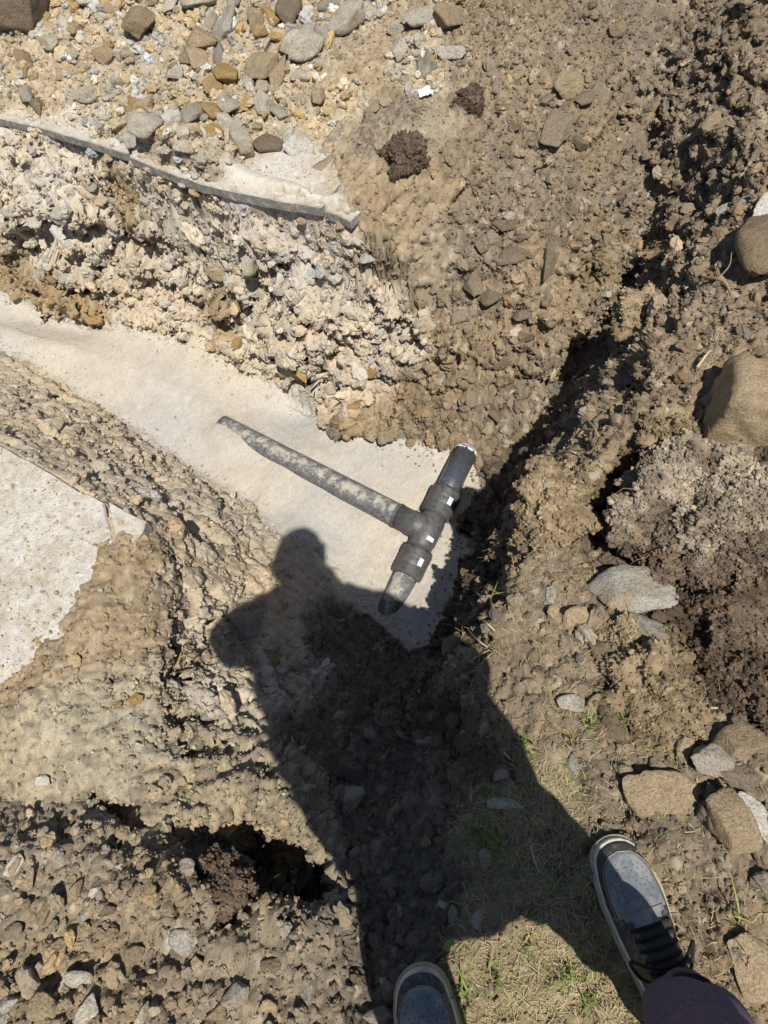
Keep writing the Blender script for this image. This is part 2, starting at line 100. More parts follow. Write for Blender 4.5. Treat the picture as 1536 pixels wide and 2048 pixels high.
# ================================================================ the ground
SURVEY = np.array([-1.647,3.122,-.76,-1.599,3.1,-.762,-1.552,3.078,-.764,-1.505,3.057,-.766,-1.458,3.035,-.768,-1.41,3.013,-.77,-1.367,2.982,-.77,-1.323,2.951,-.77,-1.28,2.921,-.77,-1.236,2.89,-.77,-1.193,2.859,-.77,-1.149,2.829,-.77,-1.105,2.794,-.772,-1.06,2.76,-.773,-1.016,2.726,-.775,-.972,2.692,-.777,-.927,2.657,-.778,-.883,2.623,-.78,-.836,2.588,-.78,-.789,2.552,-.78,-.742,2.517,-.78,-.696,2.481,-.78,-.649,2.446,-.78,-.605,2.406,-.78,-.562,2.366,-.78,-.518,2.327,-.78,-.475,2.287,-.78,-.431,2.247,-.78,-.396,2.207,-.78,-.361,2.167,-.78,-.325,2.127,-.78,-.29,2.087,-.78,-.256,2.054,-.78,-.221,2.02,-.78,-.187,1.987,-.78,-.153,1.954,-.78,-.126,1.901,-.778,-.1,1.849,-.775,-.073,1.797,-.773,-.046,1.745,-.77,.003,1.723,-.77,.051,1.701,-.77,.1,1.679,-.77,.143,1.651,-.77,.186,1.623,-.77,.229,1.595,-.77,.264,1.571,-.77,.3,1.547,-.77,.335,1.522,-.77,-1.628,2.727,-.77,-1.589,2.692,-.77,-1.549,2.657,-.77,-1.51,2.621,-.77,-1.471,2.586,-.77,-1.437,2.548,-.772,-1.403,2.51,-.774,-1.369,2.471,-.776,-1.335,2.433,-.778,-1.301,2.395,-.78,-1.268,2.358,-.78,-1.235,2.321,-.78,-1.201,2.284,-.78,-1.168,2.247,-.78,-1.135,2.21,-.78,-1.096,2.169,-.78,-1.056,2.128,-.78,-1.017,2.087,-.78,-.978,2.046,-.78,-.946,2.009,-.78,-.914,1.971,-.78,-.882,1.934,-.78,-.85,1.897,-.78,-.814,1.855,-.78,-.778,1.813,-.78,-.742,1.771,-.78,-.705,1.728,-.78,-.669,1.686,-.78,-.631,1.645,-.78,-.593,1.604,-.78,-.555,1.563,-.78,-.531,1.525,-.777,-.507,1.487,-.773,-.483,1.448,-.77,-.47,1.391,-.747,-.458,1.334,-.723,-.446,1.277,-.7,-.392,1.267,-.71,-.337,1.256,-.72,-.306,1.226,-.73,-.274,1.195,-.74,-.255,1.144,-.745,-.237,1.094,-.75,-.216,1.055,-.755,-.196,1.016,-.76,-.178,.967,-.76,-.16,.917,-.76,-.129,.89,-.76,-.098,.862,-.76,-.07,.825,-.755,-.042,.788,-.75,-1.64,2.92,-.77,-1.592,2.888,-.771,-1.544,2.855,-.773,-1.496,2.823,-.774,-1.448,2.791,-.775,-1.4,2.759,-.776,-1.351,2.726,-.778,-1.303,2.694,-.779,-1.255,2.662,-.78,-1.21,2.623,-.78,-1.165,2.584,-.78,-1.12,2.545,-.78,-1.075,2.506,-.78,-1.03,2.467,-.78,-.985,2.428,-.78,-.94,2.389,-.78,-.895,2.35,-.78,-.855,2.307,-.78,-.815,2.265,-.78,-.774,2.222,-.78,-.734,2.18,-.78,-.693,2.137,-.78,-.653,2.095,-.78,-.613,2.052,-.78,-.572,2.01,-.78,-.53,1.969,-.78,-.488,1.929,-.78,-.446,1.889,-.78,-.404,1.849,-.78,-.362,1.809,-.78,-.32,1.768,-.78,-.278,1.728,-.78,-.244,1.679,-.782,-.211,1.63,-.784,-.178,1.581,-.786,-.144,1.532,-.788,-.111,1.483,-.79,-.075,1.457,-.79,-.04,1.43,-.79,-.004,1.404,-.79,.041,1.422,-.788,.087,1.439,-.787,.132,1.457,-.785,-.154,1.263,-.79,-.145,1.209,-.79,-.136,1.156,-.79,-.127,1.103,-.79,-.105,1.066,-.79,-.084,1.029,-.79,.123,1.093,-.78,.159,1.134,-.78,.196,1.174,-.78,.232,1.215,-.78,.214,1.166,-.78,.197,1.117,-.78,.179,1.068,-.78,.161,1.02,-.78,.121,.982,-.777,.08,.945,-.773,.04,.907,-.77,-.604,1.945,-.755,-.593,1.905,-.753,-.581,1.866,-.75,-.57,1.826,-.748,-.603,1.853,-.757,-.636,1.88,-.765,-.394,1.638,-.765,-.366,1.599,-.768,-.337,1.559,-.772,-.309,1.52,-.775,-.27,1.497,-.766,-.23,1.474,-.757,-.199,1.429,-.763,-.167,1.385,-.769,-.136,1.34,-.775,-.103,1.328,-.77,-.069,1.316,-.765,-.155,.898,-.765,-.115,.917,-.765,-.125,.965,-.78,-.076,.93,-.775,-.028,.896,-.77,-1.202,3.263,-.028,-1.16,3.227,-.028,-1.118,3.192,-.028,-1.076,3.157,-.028,-1.034,3.121,-.028,-.992,3.086,-.028,-.95,3.051,-.028,-.908,3.015,-.028,-.867,2.977,-.028,-.825,2.938,-.028,-.783,2.899,-.028,-.741,2.86,-.028,-.7,2.821,-.028,-.658,2.782,-.028,-.623,2.742,-.028,-.589,2.702,-.028,-.554,2.662,-.028,-.52,2.621,-.028,-.485,2.581,-.028,-.442,2.542,-.028,-.398,2.502,-.028,-.355,2.463,-.028,-.311,2.423,-.028,-.268,2.384,-.028,-.225,2.352,-.028,-.181,2.32,-.028,-.138,2.289,-.028,-.095,2.257,-.028,-.05,2.227,-.028,-.006,2.196,-.028,.039,2.165,-.028,.068,2.134,-.032,.098,2.102,-.036,.128,2.07,-.04,-1.445,3.069,-.44,-1.396,3.044,-.44,-1.346,3.02,-.44,-1.297,2.995,-.44,-1.261,2.959,-.45,-1.226,2.923,-.46,-1.19,2.887,-.47,-1.141,2.878,-.442,-1.091,2.869,-.415,-1.041,2.86,-.387,-.992,2.851,-.36,-.947,2.838,-.35,-.903,2.825,-.34,-.858,2.813,-.33,-.814,2.8,-.32,-.775,2.772,-.32,-.736,2.744,-.32,-.697,2.716,-.32,-.658,2.688,-.32,-.619,2.659,-.32,-.583,2.63,-.32,-.547,2.6,-.32,-.511,2.57,-.32,-.475,2.541,-.32,-.445,2.506,-.327,-.415,2.471,-.333,-.384,2.437,-.34,-.363,2.396,-.347,-.341,2.355,-.353,-.319,2.314,-.36,-.288,2.271,-.367,-.258,2.229,-.373,-.227,2.186,-.38,-.218,2.141,-.413,-.208,2.096,-.447,-.199,2.051,-.48,-.177,2.005,-.503,-.108,1.872,-.6,-.083,1.829,-.65,-.995,2.806,-.58,-.954,2.806,-.553,-.914,2.807,-.527,-.828,2.774,-.5,-.782,2.74,-.5,-.737,2.706,-.5,-.691,2.673,-.5,-.642,2.639,-.5,-.593,2.604,-.5,-.544,2.57,-.5,-.495,2.536,-.5,-.47,2.492,-.515,-.446,2.448,-.53,-.422,2.404,-.545,-.397,2.36,-.56,-.369,2.314,-.573,-.342,2.267,-.587,-.314,2.22,-.6,-.295,2.171,-.65,-.276,2.122,-.7,-.246,2.074,-.717,-1.207,3.105,-.2,-1.172,3.068,-.204,-1.137,3.031,-.208,-1.102,2.995,-.212,-1.067,2.958,-.216,-1.032,2.921,-.22,-.98,2.898,-.212,-.929,2.874,-.203,-.877,2.851,-.195,-.826,2.828,-.187,-.774,2.804,-.178,-.723,2.781,-.17,-.68,2.742,-.172,-.637,2.703,-.173,-.594,2.664,-.175,-.551,2.625,-.177,-.392,2.468,-.18,-.355,2.429,-.18,-.319,2.389,-.18,-.282,2.35,-.18,-.245,2.31,-.18,-.201,2.285,-.185,-.156,2.26,-.19,-.112,2.236,-.195,-.068,2.211,-.2,-.024,2.181,-.2,.019,2.15,-.2,-.097,2.144,-.28,-.069,2.097,-.35,-.042,2.05,-.42,-.008,2.004,-.47,.026,1.958,-.52,.037,1.913,-.567,.049,1.868,-.613,.061,1.824,-.66,.124,2.042,-.26,.166,2.005,-.273,.208,1.969,-.287,.25,1.933,-.3,.29,1.917,-.307,.331,1.901,-.313,.371,1.885,-.32,.178,1.888,-.5,.224,1.855,-.5,.27,1.822,-.5,.316,1.789,-.5,.33,1.749,-.54,.345,1.709,-.58,.359,1.669,-.62,.31,1.671,-.647,.261,1.673,-.673,.212,1.675,-.7,-1.18,3.379,.02,-1.138,3.346,.02,-1.096,3.314,.02,-1.054,3.282,.02,-1.011,3.249,.02,-.969,3.217,.02,-.927,3.184,.02,-.885,3.152,.02,-.842,3.115,.022,-.799,3.078,.023,-.756,3.041,.025,-.713,3.005,.027,-.67,2.968,.028,-.627,2.931,.03,-.588,2.893,.03,-.549,2.856,.03,-.51,2.819,.03,-.471,2.781,.03,-.432,2.744,.03,-.386,2.712,.028,-.34,2.68,.025,-.294,2.648,.023,-.248,2.616,.02,-.143,2.49,-.04,-.109,2.457,-.04,-.075,2.424,-.04,-.041,2.391,-.04,-.007,2.358,-.04,.024,2.316,-.037,.055,2.274,-.033,.087,2.232,-.03,-1.159,3.626,.08,-1.109,3.597,.08,-1.06,3.567,.08,-1.01,3.538,.08,-.961,3.509,.08,-.911,3.479,.08,-.862,3.45,.08,-.813,3.421,.08,-.766,3.385,.081,-.719,3.349,.083,-.673,3.313,.084,-.626,3.277,.086,-.58,3.24,.087,-.533,3.204,.089,-.487,3.168,.09,-.436,3.145,.09,-.386,3.122,.09,-.335,3.098,.09,-.284,3.075,.09,-.234,3.051,.09,-.183,3.028,.09,-.136,3,.087,-.09,2.973,.083,-.043,2.945,.08,.004,2.918,.077,.051,2.891,.073,.097,2.863,.07,.119,2.807,.063,.141,2.752,.057,.163,2.696,.05,.185,2.641,.043,.207,2.585,.037,.228,2.53,.03,-1.142,3.942,.14,-1.094,3.915,.141,-1.046,3.888,.142,-.998,3.862,.143,-.951,3.835,.144,-.903,3.809,.145,-.855,3.782,.146,-.808,3.756,.147,-.76,3.729,.148,-.712,3.703,.149,-.665,3.676,.15,-.616,3.649,.151,-.568,3.622,.152,-.519,3.595,.153,-.47,3.567,.154,-.422,3.54,.156,-.373,3.513,.157,-.325,3.486,.158,-.276,3.459,.159,-.228,3.431,.16,-.177,3.409,.159,-.127,3.386,.157,-.076,3.363,.156,-.026,3.341,.155,.025,3.318,.154,.075,3.295,.152,.126,3.273,.151,.176,3.25,.15,.232,3.232,.146,.288,3.213,.141,.343,3.195,.137,.399,3.177,.133,.455,3.159,.129,.511,3.14,.124,.566,3.122,.12,.234,2.368,.03,.256,2.324,.027,.277,2.28,.023,.298,2.236,.02,.28,2.191,.003,.262,2.146,-.013,.244,2.1,-.03,.231,2.055,-.055,.218,2.011,-.08,.459,2.231,0,.46,2.171,-.05,.46,2.112,-.1,.438,2.072,-.15,.415,2.032,-.2,.368,2.002,-.23,.32,1.972,-.26,.288,1.973,-.205,.257,1.975,-.15,.58,2.764,.1,.579,2.707,.091,.578,2.65,.083,.576,2.593,.074,.575,2.537,.066,.573,2.48,.057,.572,2.423,.049,.571,2.366,.04,.586,2.323,.015,.601,2.279,-.01,.617,2.235,-.035,.632,2.192,-.06,.632,2.15,-.1,.633,2.108,-.14,.634,2.066,-.18,.631,2.013,-.22,.629,1.96,-.26,.626,1.907,-.3,.612,1.857,-.35,.599,1.807,-.4,.585,1.757,-.45,.56,1.715,-.5,.535,1.673,-.55,.51,1.631,-.6,.487,1.596,-.633,.464,1.562,-.667,.44,1.528,-.7,.928,2.939,.12,.924,2.886,.113,.92,2.833,.105,.916,2.781,.098,.912,2.728,.09,.909,2.675,.083,.905,2.623,.075,.901,2.57,.068,.897,2.517,.06,.894,2.459,.038,.892,2.401,.016,.889,2.342,-.006,.887,2.284,-.028,.884,2.225,-.05,.88,2.166,-.09,.876,2.107,-.13,.872,2.048,-.17,.864,1.994,-.207,.855,1.941,-.243,.846,1.887,-.28,.836,1.843,-.327,.826,1.799,-.373,.815,1.755,-.42,.779,1.712,-.473,.744,1.67,-.527,.708,1.627,-.58,1.234,2.784,.12,1.218,2.727,.107,1.202,2.671,.093,1.187,2.614,.08,1.171,2.558,.067,1.155,2.502,.053,1.139,2.445,.04,1.132,2.387,.005,1.125,2.328,-.03,1.118,2.269,-.065,1.111,2.211,-.1,1.101,2.152,-.14,1.092,2.094,-.18,1.082,2.035,-.22,1.067,1.988,-.253,1.051,1.941,-.287,1.035,1.893,-.32,.38,1.495,-.75,.424,1.495,-.74,.468,1.495,-.73,.512,1.495,-.72,.559,1.515,-.72,.606,1.534,-.72,.653,1.553,-.72,.697,1.578,-.708,.742,1.604,-.696,.787,1.63,-.684,.831,1.656,-.672,.876,1.681,-.66,.911,1.711,-.645,.945,1.74,-.63,.98,1.769,-.615,1.014,1.799,-.6,1.045,1.837,-.575,1.076,1.875,-.55,1.107,1.913,-.525,1.138,1.951,-.5,1.167,1.997,-.433,1.196,2.043,-.367,1.225,2.089,-.3,1.256,2.139,-.258,1.287,2.188,-.215,1.318,2.238,-.172,1.349,2.288,-.13,1.372,2.333,-.1,1.395,2.377,-.07,1.419,2.422,-.04,1.442,2.466,-.01,1.465,2.51,.02,1.487,2.55,.04,1.509,2.59,.06,1.53,2.629,.08,1.552,2.669,.1,.718,1.43,-.57,.76,1.455,-.55,.802,1.479,-.53,.844,1.504,-.51,.886,1.529,-.49,.933,1.563,-.46,.981,1.596,-.43,1.028,1.63,-.4,1.067,1.672,-.377,1.105,1.714,-.353,1.144,1.756,-.33,1.178,1.8,-.298,1.212,1.844,-.265,1.246,1.887,-.232,1.28,1.931,-.2,1.309,1.975,-.167,1.338,2.018,-.135,1.367,2.062,-.103,1.396,2.105,-.07,1.42,2.151,-.044,1.445,2.197,-.018,1.469,2.243,.008,1.493,2.289,.034,1.517,2.335,.06,1.544,2.386,.08,1.571,2.437,.1,1.598,2.488,.12,1.624,2.539,.14,.471,.944,-.12,.51,.967,-.107,.549,.99,-.093,.587,1.012,-.08,.634,1.044,-.07,.681,1.076,-.06,.728,1.108,-.05,.765,1.135,-.04,.803,1.161,-.03,.841,1.188,-.02,.876,1.213,-.01,.911,1.237,0,.946,1.262,.01,.979,1.293,.013,1.012,1.325,.017,1.045,1.356,.02,1.074,1.401,.009,1.104,1.447,-.003,1.133,1.492,-.014,1.163,1.538,-.026,1.192,1.583,-.037,1.222,1.629,-.049,1.251,1.674,-.06,1.288,1.718,-.045,1.325,1.761,-.03,1.361,1.805,-.015,1.398,1.848,0,1.425,1.901,.024,1.453,1.953,.048,1.48,2.006,.072,1.507,2.058,.096,1.535,2.111,.12,1.565,2.162,.136,1.595,2.214,.152,1.625,2.265,.168,1.655,2.317,.184,1.685,2.368,.2,.465,.827,-.02,.498,.863,-.02,.53,.9,-.02,.562,.936,-.02,.595,.972,-.02,.627,1.009,-.02,.674,1.036,-.013,.721,1.063,-.007,.768,1.091,0,.818,1.112,.01,.867,1.133,.02,.918,1.164,.023,.969,1.195,.027,1.02,1.226,.03,1.059,1.268,.032,1.097,1.309,.033,1.136,1.35,.035,1.175,1.391,.037,1.214,1.432,.038,1.252,1.473,.04,1.287,1.515,.052,1.323,1.557,.064,1.358,1.599,.076,1.393,1.641,.088,1.428,1.683,.1,1.464,1.731,.12,1.5,1.779,.14,1.535,1.828,.16,1.571,1.876,.18,1.607,1.924,.2,-.014,.318,-.05,.017,.355,-.045,.048,.393,-.04,.075,.425,-.04,.102,.457,-.04,.13,.494,-.04,.159,.531,-.04,.194,.573,-.035,.228,.615,-.03,.255,.648,-.027,.282,.681,-.023,.309,.714,-.02,.347,.759,-.02,.384,.804,-.02,.088,.604,-.52,.113,.65,-.537,.139,.697,-.553,.164,.743,-.57,.189,.783,-.572,.214,.822,-.575,.239,.862,-.578,.263,.902,-.58,.298,.948,-.577,.333,.995,-.573,.368,1.042,-.57,.398,1.08,-.565,.428,1.117,-.56,.458,1.155,-.555,.488,1.192,-.55,.529,1.233,-.55,.57,1.274,-.55,.611,1.316,-.55,-.033,.749,-.75,.014,.76,-.75,.061,.77,-.75,.094,.814,-.755,.126,.859,-.76,.159,.903,-.765,.185,.954,-.767,.212,1.005,-.768,.238,1.056,-.77,.263,1.1,-.77,.288,1.143,-.77,.313,1.187,-.77,.334,1.23,-.77,.355,1.273,-.77,.376,1.316,-.77,.378,1.357,-.767,.381,1.398,-.763,.384,1.439,-.76,.107,.373,-.02,.144,.402,-.017,.18,.432,-.013,.217,.462,-.01,.247,.495,-.007,.278,.528,-.003,.309,.561,0,.333,.598,.003,.358,.635,.007,.382,.672,.01,.414,.707,.01,.446,.742,.01,.477,.777,.01,.509,.812,.01,.545,.839,.013,.582,.866,.015,.618,.893,.018,.655,.92,.02,.696,.939,.022,.737,.958,.025,.778,.977,.027,.819,.996,.03,.474,.647,-.08,.508,.685,-.103,.541,.722,-.127,.574,.76,-.15,.595,.793,-.135,.616,.827,-.12,.528,.439,0,.579,.454,-.02,.631,.469,-.04,.683,.485,-.06,.721,.461,-.06,.76,.438,-.06,.691,.516,-.073,.657,.555,-.08,.408,.29,.01,.445,.252,.02,.482,.214,.03,.538,.224,.04,.593,.234,.05,.643,.249,.05,.693,.263,.05,.783,.764,.03,.806,.728,.037,.829,.693,.043,.852,.657,.05,.877,.705,.056,.901,.752,.063,.925,.8,.069,.949,.847,.075,.973,.894,.081,.998,.942,.088,1.022,.989,.094,1.046,1.036,.1,1.007,1.068,.08,.967,1.1,.06,.417,-.057,.02,.468,-.047,.03,.519,-.036,.04,.51,-.076,.037,.501,-.116,.033,.492,-.156,.03,.049,.208,0,.106,.216,0,.164,.223,0,.221,.23,0,.243,.191,.002,.264,.152,.003,.286,.112,.005,.242,.099,.004,.198,.085,.003,.154,.071,.001,.11,.057,0,.069,.036,0,.029,.015,0,-.012,-.006,0,-.047,-.042,0,-.082,-.077,0,-.115,-.111,0,-.148,-.144,0,-.099,-.141,0,-.049,-.138,0,-0,-.135,0,.048,-.135,0,.097,-.135,0,.145,-.135,0,.194,-.135,0,.238,-.131,0,.282,-.126,0,.325,-.122,0,.298,-.163,0,.271,-.205,0,.244,-.247,0,.189,-.246,0,.133,-.246,0,.078,-.245,0,.023,-.244,0,-.033,-.243,0,.008,-.279,0,.049,-.314,0,.09,-.35,0,.131,-.386,0,.173,-.421,0,.121,-.411,0,.069,-.402,0,.017,-.392,0,-.035,-.382,0,-.086,-.372,0,-.138,-.363,0,-.19,-.353,0,-.242,-.343,0,-.299,-.329,.014,-.356,-.315,.029,-.413,-.301,.043,-.47,-.286,.057,-.527,-.272,.071,-.584,-.258,.086,-.641,-.244,.1,-.048,.695,-.68,-.063,.648,-.637,-.078,.602,-.593,-.092,.555,-.55,-.11,.51,-.507,-.128,.466,-.463,-.146,.421,-.42,-.156,.381,-.373,-.166,.34,-.327,-.175,.3,-.28,-.185,.252,-.233,-.196,.204,-.187,-.206,.156,-.14,-.219,.099,-.11,-.232,.041,-.08,-.24,-.001,-.07,-.247,-.044,-.06,-.254,-.086,-.05,-.158,.77,-.66,-.188,.727,-.623,-.219,.685,-.587,-.249,.642,-.55,-.256,.592,-.507,-.263,.543,-.463,-.269,.493,-.42,-.274,.445,-.37,-.278,.397,-.32,-.283,.349,-.27,-.283,.305,-.23,-.283,.261,-.19,-.284,.218,-.15,-.281,.158,-.105,-.278,.099,-.06,-.28,.04,-.04,-.282,-.019,-.02,-.293,.991,-.66,-.317,.942,-.627,-.341,.892,-.593,-.365,.843,-.56,-.376,.791,-.527,-.387,.738,-.493,-.398,.686,-.46,-.387,.635,-.427,-.377,.584,-.393,-.367,.533,-.36,-.355,.476,-.307,-.343,.419,-.253,-.331,.362,-.2,-.325,.303,-.155,-.319,.244,-.11,-1.463,2.277,-.55,-1.419,2.241,-.544,-1.375,2.205,-.538,-1.33,2.17,-.532,-1.286,2.134,-.526,-1.242,2.098,-.52,-1.2,2.059,-.52,-1.158,2.019,-.52,-1.115,1.98,-.52,-1.073,1.94,-.52,-1.031,1.901,-.52,-.996,1.858,-.52,-.961,1.815,-.52,-.925,1.772,-.52,-.89,1.73,-.52,-.855,1.687,-.52,-.816,1.648,-.528,-.777,1.609,-.535,-.739,1.571,-.542,-.7,1.532,-.55,-.662,1.49,-.56,-.625,1.447,-.57,-.587,1.405,-.58,-.558,1.361,-.593,-.529,1.317,-.607,-.5,1.273,-.62,-1.241,1.801,-.24,-1.202,1.761,-.232,-1.164,1.721,-.224,-1.125,1.681,-.216,-1.086,1.641,-.208,-1.047,1.6,-.2,-1.015,1.565,-.198,-.983,1.529,-.196,-.951,1.493,-.194,-.919,1.458,-.192,-.887,1.422,-.19,-.85,1.391,-.197,-.813,1.361,-.205,-.776,1.33,-.212,-.738,1.3,-.22,-.694,1.268,-.27,-.651,1.236,-.32,-.612,1.204,-.37,-.573,1.171,-.42,-.546,1.132,-.447,-.518,1.092,-.473,-.491,1.053,-.5,-.484,1,-.493,-.478,.947,-.487,-.471,.895,-.48,-1.211,1.591,-.055,-1.177,1.56,-.055,-1.142,1.529,-.055,-1.107,1.499,-.055,-1.068,1.462,-.055,-1.029,1.425,-.055,-.99,1.388,-.055,-.95,1.351,-.055,-.911,1.313,-.055,-.878,1.283,-.056,-.844,1.253,-.058,-.811,1.222,-.059,-.777,1.192,-.06,-.741,1.163,-.067,-.706,1.134,-.073,-.67,1.106,-.08,-1.142,1.414,-.12,-1.103,1.38,-.12,-1.063,1.347,-.12,-1.024,1.313,-.12,-.985,1.279,-.12,-.945,1.245,-.12,-.907,1.211,-.12,-.868,1.177,-.12,-.83,1.142,-.12,-1.126,1.157,-.12,-1.086,1.125,-.118,-1.045,1.092,-.115,-1.005,1.059,-.113,-.965,1.026,-.11,-.976,.982,-.108,-.988,.938,-.105,-.999,.895,-.103,-1.01,.851,-.1,-1.029,.811,-.09,-1.049,.771,-.08,-1.068,.731,-.07,-.656,.986,-.07,-.625,.958,-.13,-.588,.923,-.22,-.555,.877,-.33,-.541,.83,-.345,-.528,.784,-.36,-.724,.962,-.03,-.758,.929,-.027,-.791,.895,-.025,-.801,.853,-.02,-.811,.811,-.015,-.824,.766,-.012,-.837,.72,-.01,-.865,.691,-.008,-.893,.661,-.007,-.921,.631,-.005,-.969,.615,-.002,-1.016,.598,0,-.636,.811,-.1,-.646,.767,-.087,-.656,.723,-.073,-.666,.679,-.06,-.634,.665,-.11,-.601,.652,-.16,-.569,.649,-.205,-.536,.647,-.25,-.498,.615,-.275,-.459,.584,-.3,-.89,.52,0,-.841,.521,-.007,-.792,.522,-.013,-.742,.523,-.02,-.702,.506,-.04,-.662,.488,-.06,-.623,.471,-.08,-.57,.47,-.11,-.518,.469,-.14,-.47,.457,-.17,-.422,.445,-.2,-.869,.428,-.03,-.823,.414,-.033,-.777,.4,-.037,-.731,.386,-.04,-.682,.368,-.043,-.633,.35,-.047,-.585,.331,-.05,-.54,.318,-.053,-.496,.304,-.057,-.452,.291,-.06,-.402,.274,-.06,-.352,.257,-.06,-1.017,.417,-.02,-.963,.408,-.05,-.915,.386,-.05,-.867,.364,-.05,-.819,.342,-.05,-.78,.325,-.04,-.741,.308,-.03,-.702,.292,-.02,-.659,.278,-.01,-.616,.265,0,-.564,.257,-.04,-.528,.242,-.1,-.574,.232,-.2,-.491,.231,-.3,-.458,.225,-.32,-.422,.193,-.31,-.386,.161,-.3,-.374,.131,-.28,-.363,.1,-.26,-.4,.116,-.287,-.437,.132,-.313,-.474,.148,-.34,-.517,.169,-.32,-.561,.189,-.3,-.982,.351,.03,-.945,.34,.035,-.907,.328,.04,-.857,.305,.04,-.807,.281,.04,-.767,.264,.04,-.728,.247,.04,-.688,.23,.04,-.647,.218,.035,-.607,.207,.03,-.579,.173,.04,-.551,.138,.05,-.526,.102,.06,-.5,.066,.07,-.462,.041,.075,-.424,.016,.08,-.389,.006,.07,-.353,-.004,.06,-.306,.005,.02,-.338,.213,-.07,-.316,.187,-.065,-.284,.129,-.055,-.275,.065,-.045,-.884,.184,.07,-.834,.158,.073,-.784,.133,.077,-.734,.107,.08,-.687,.083,.077,-.639,.059,.073,-.592,.035,.07,-.546,.009,.07,-.499,-.017,.07,-.453,-.043,.07,-.403,-.063,.05,-.353,-.083,.03,-.912,.024,.11,-.864,.01,.11,-.816,-.003,.11,-.768,-.017,.11,-.721,-.03,.11,-.677,-.044,.105,-.633,-.057,.1,-.589,-.07,.095,-.545,-.083,.09,-.488,-.098,.08,-.43,-.113,.07,-.373,-.128,.06,-1.03,-.014,.2,-1.058,.03,.193,-1.086,.075,.187,-1.114,.119,.18,-1.142,.164,.173,-1.17,.208,.167,-1.198,.252,.16,-1.216,.309,.137,-1.235,.366,.113,-1.253,.423,.09,-1.272,.48,.067,-1.291,.537,.043,-1.309,.594,.02,-1.324,.645,.011,-1.339,.696,.002,-1.354,.748,-.007,-1.369,.799,-.016,-1.384,.85,-.024,-1.399,.902,-.033,-1.414,.953,-.042,-1.428,1.004,-.051,-1.443,1.055,-.06,-1.454,1.108,-.063,-1.464,1.161,-.066,-1.474,1.213,-.069,-1.485,1.266,-.071,-1.495,1.319,-.074,-1.506,1.371,-.077,-1.516,1.424,-.08,-2.2,3.55,-.77,-2.9,4.2,-.77,-3.6,4.85,-.77,-2.05,3.1,-.77,-2.75,3.75,-.77,-3.4,4.4,-.77,-2.45,2.65,-.08,-3.1,3.3,-.08,-3.8,4,-.06,-1.75,2.05,-.1,-1.75,3.85,-.05,-2.4,4.5,-.05,-3.1,5.2,-.05,-1,5.2,.15,0,5,.2,1.2,4.4,.2,2.3,3.6,.25,2.6,2.6,.25,2.2,1.6,.18,1.8,.8,.15,1.3,0,.05,1.2,-.8,0,0,-1.2,0,-1.2,-1,.15,-1.9,0,.15,-2,1,-.02,2.4,5.5,.1,-.5,6.5,.05,-4.5,2,0,-4,-1,0,-2,-3,0,1,-3,0,4,-1.5,0,5,2,.1,5,5,0,2,8,0,-2,8,0,-5,7,0]).reshape(-1, 3)
CRACKS = [([(-0.997, 3.061), (-0.923, 2.985), (-0.797, 2.848), (-0.741, 2.794), (-0.698, 2.76)], 0.032, 0.085), ([(-0.468, 2.539), (-0.371, 2.423), (-0.317, 2.343), (-0.261, 2.25), (-0.23, 2.187)], 0.036, 0.11), ([(-0.23, 2.187), (-0.199, 2.089), (-0.184, 2.026), (-0.126, 1.965), (-0.089, 1.854), (-0.052, 1.771)], 0.034, 0.1), ([(-1.5, 3.136), (-1.347, 3.014), (-1.257, 2.947), (-1.178, 2.874), (-1.086, 2.805)], 0.032, 0.085), ([(-0.654, 2.689), (-0.602, 2.633), (-0.527, 2.56), (-0.417, 2.443)], 0.028, 0.08), ([(-0.138, 2.275), (-0.063, 2.224), (-0.014, 2.181)], 0.024, 0.07), ([(-0.044, 2.087), (0.071, 2.032), (0.194, 1.99), (0.256, 1.945), (0.335, 1.895)], 0.026, 0.075), ([(-0.959, 2.858), (-0.892, 2.829), (-0.875, 2.82)], 0.018, 0.05), ([(-0.819, 0.375), (-0.763, 0.334), (-0.702, 0.297)], 0.018, 0.07), ([(-0.633, 1.573), (-0.587, 1.474), (-0.55, 1.351), (-0.551, 1.214), (-0.522, 1.121)], 0.013, 0.06), ([(-0.623, 1.017), (-0.601, 0.962), (-0.593, 0.9), (-0.602, 0.829), (-0.622, 0.746)], 0.01, 0.05), ([(-0.623, 0.732), (-0.631, 0.68), (-0.629, 0.644)], 0.012, 0.05), ([(-0.751, 0.737), (-0.766, 0.67), (-0.774, 0.637)], 0.01, 0.05), ([(-0.677, 0.578), (-0.639, 0.544), (-0.624, 0.503), (-0.615, 0.472)], 0.012, 0.05), ([(-0.625, 0.536), (-0.592, 0.551), (-0.565, 0.54)], 0.012, 0.05), ([(-0.599, 0.442), (-0.565, 0.463), (-0.534, 0.467), (-0.505, 0.456)], 0.01, 0.045), ([(1.493, 2.452), (1.432, 2.402), (1.386, 2.356), (1.328, 2.257)], 0.014, 0.06), ([(1.643, 2.402), (1.587, 2.334), (1.56, 2.307)], 0.02, 0.05), ([(0.225, 1.994), (0.269, 1.966), (0.322, 1.975)], 0.015, 0.05), ([(-0.736, 1.173), (-0.771, 1.101), (-0.742, 1.024), (-0.718, 0.969)], 0.004, 0.03)]
ZONE_NAMES = ['sand', 'chalk', 'bank', 'ochre', 'brown', 'dark', 'clay', 'olive', 'rubble', 'dust', 'spoil', 'grey', 'litter']
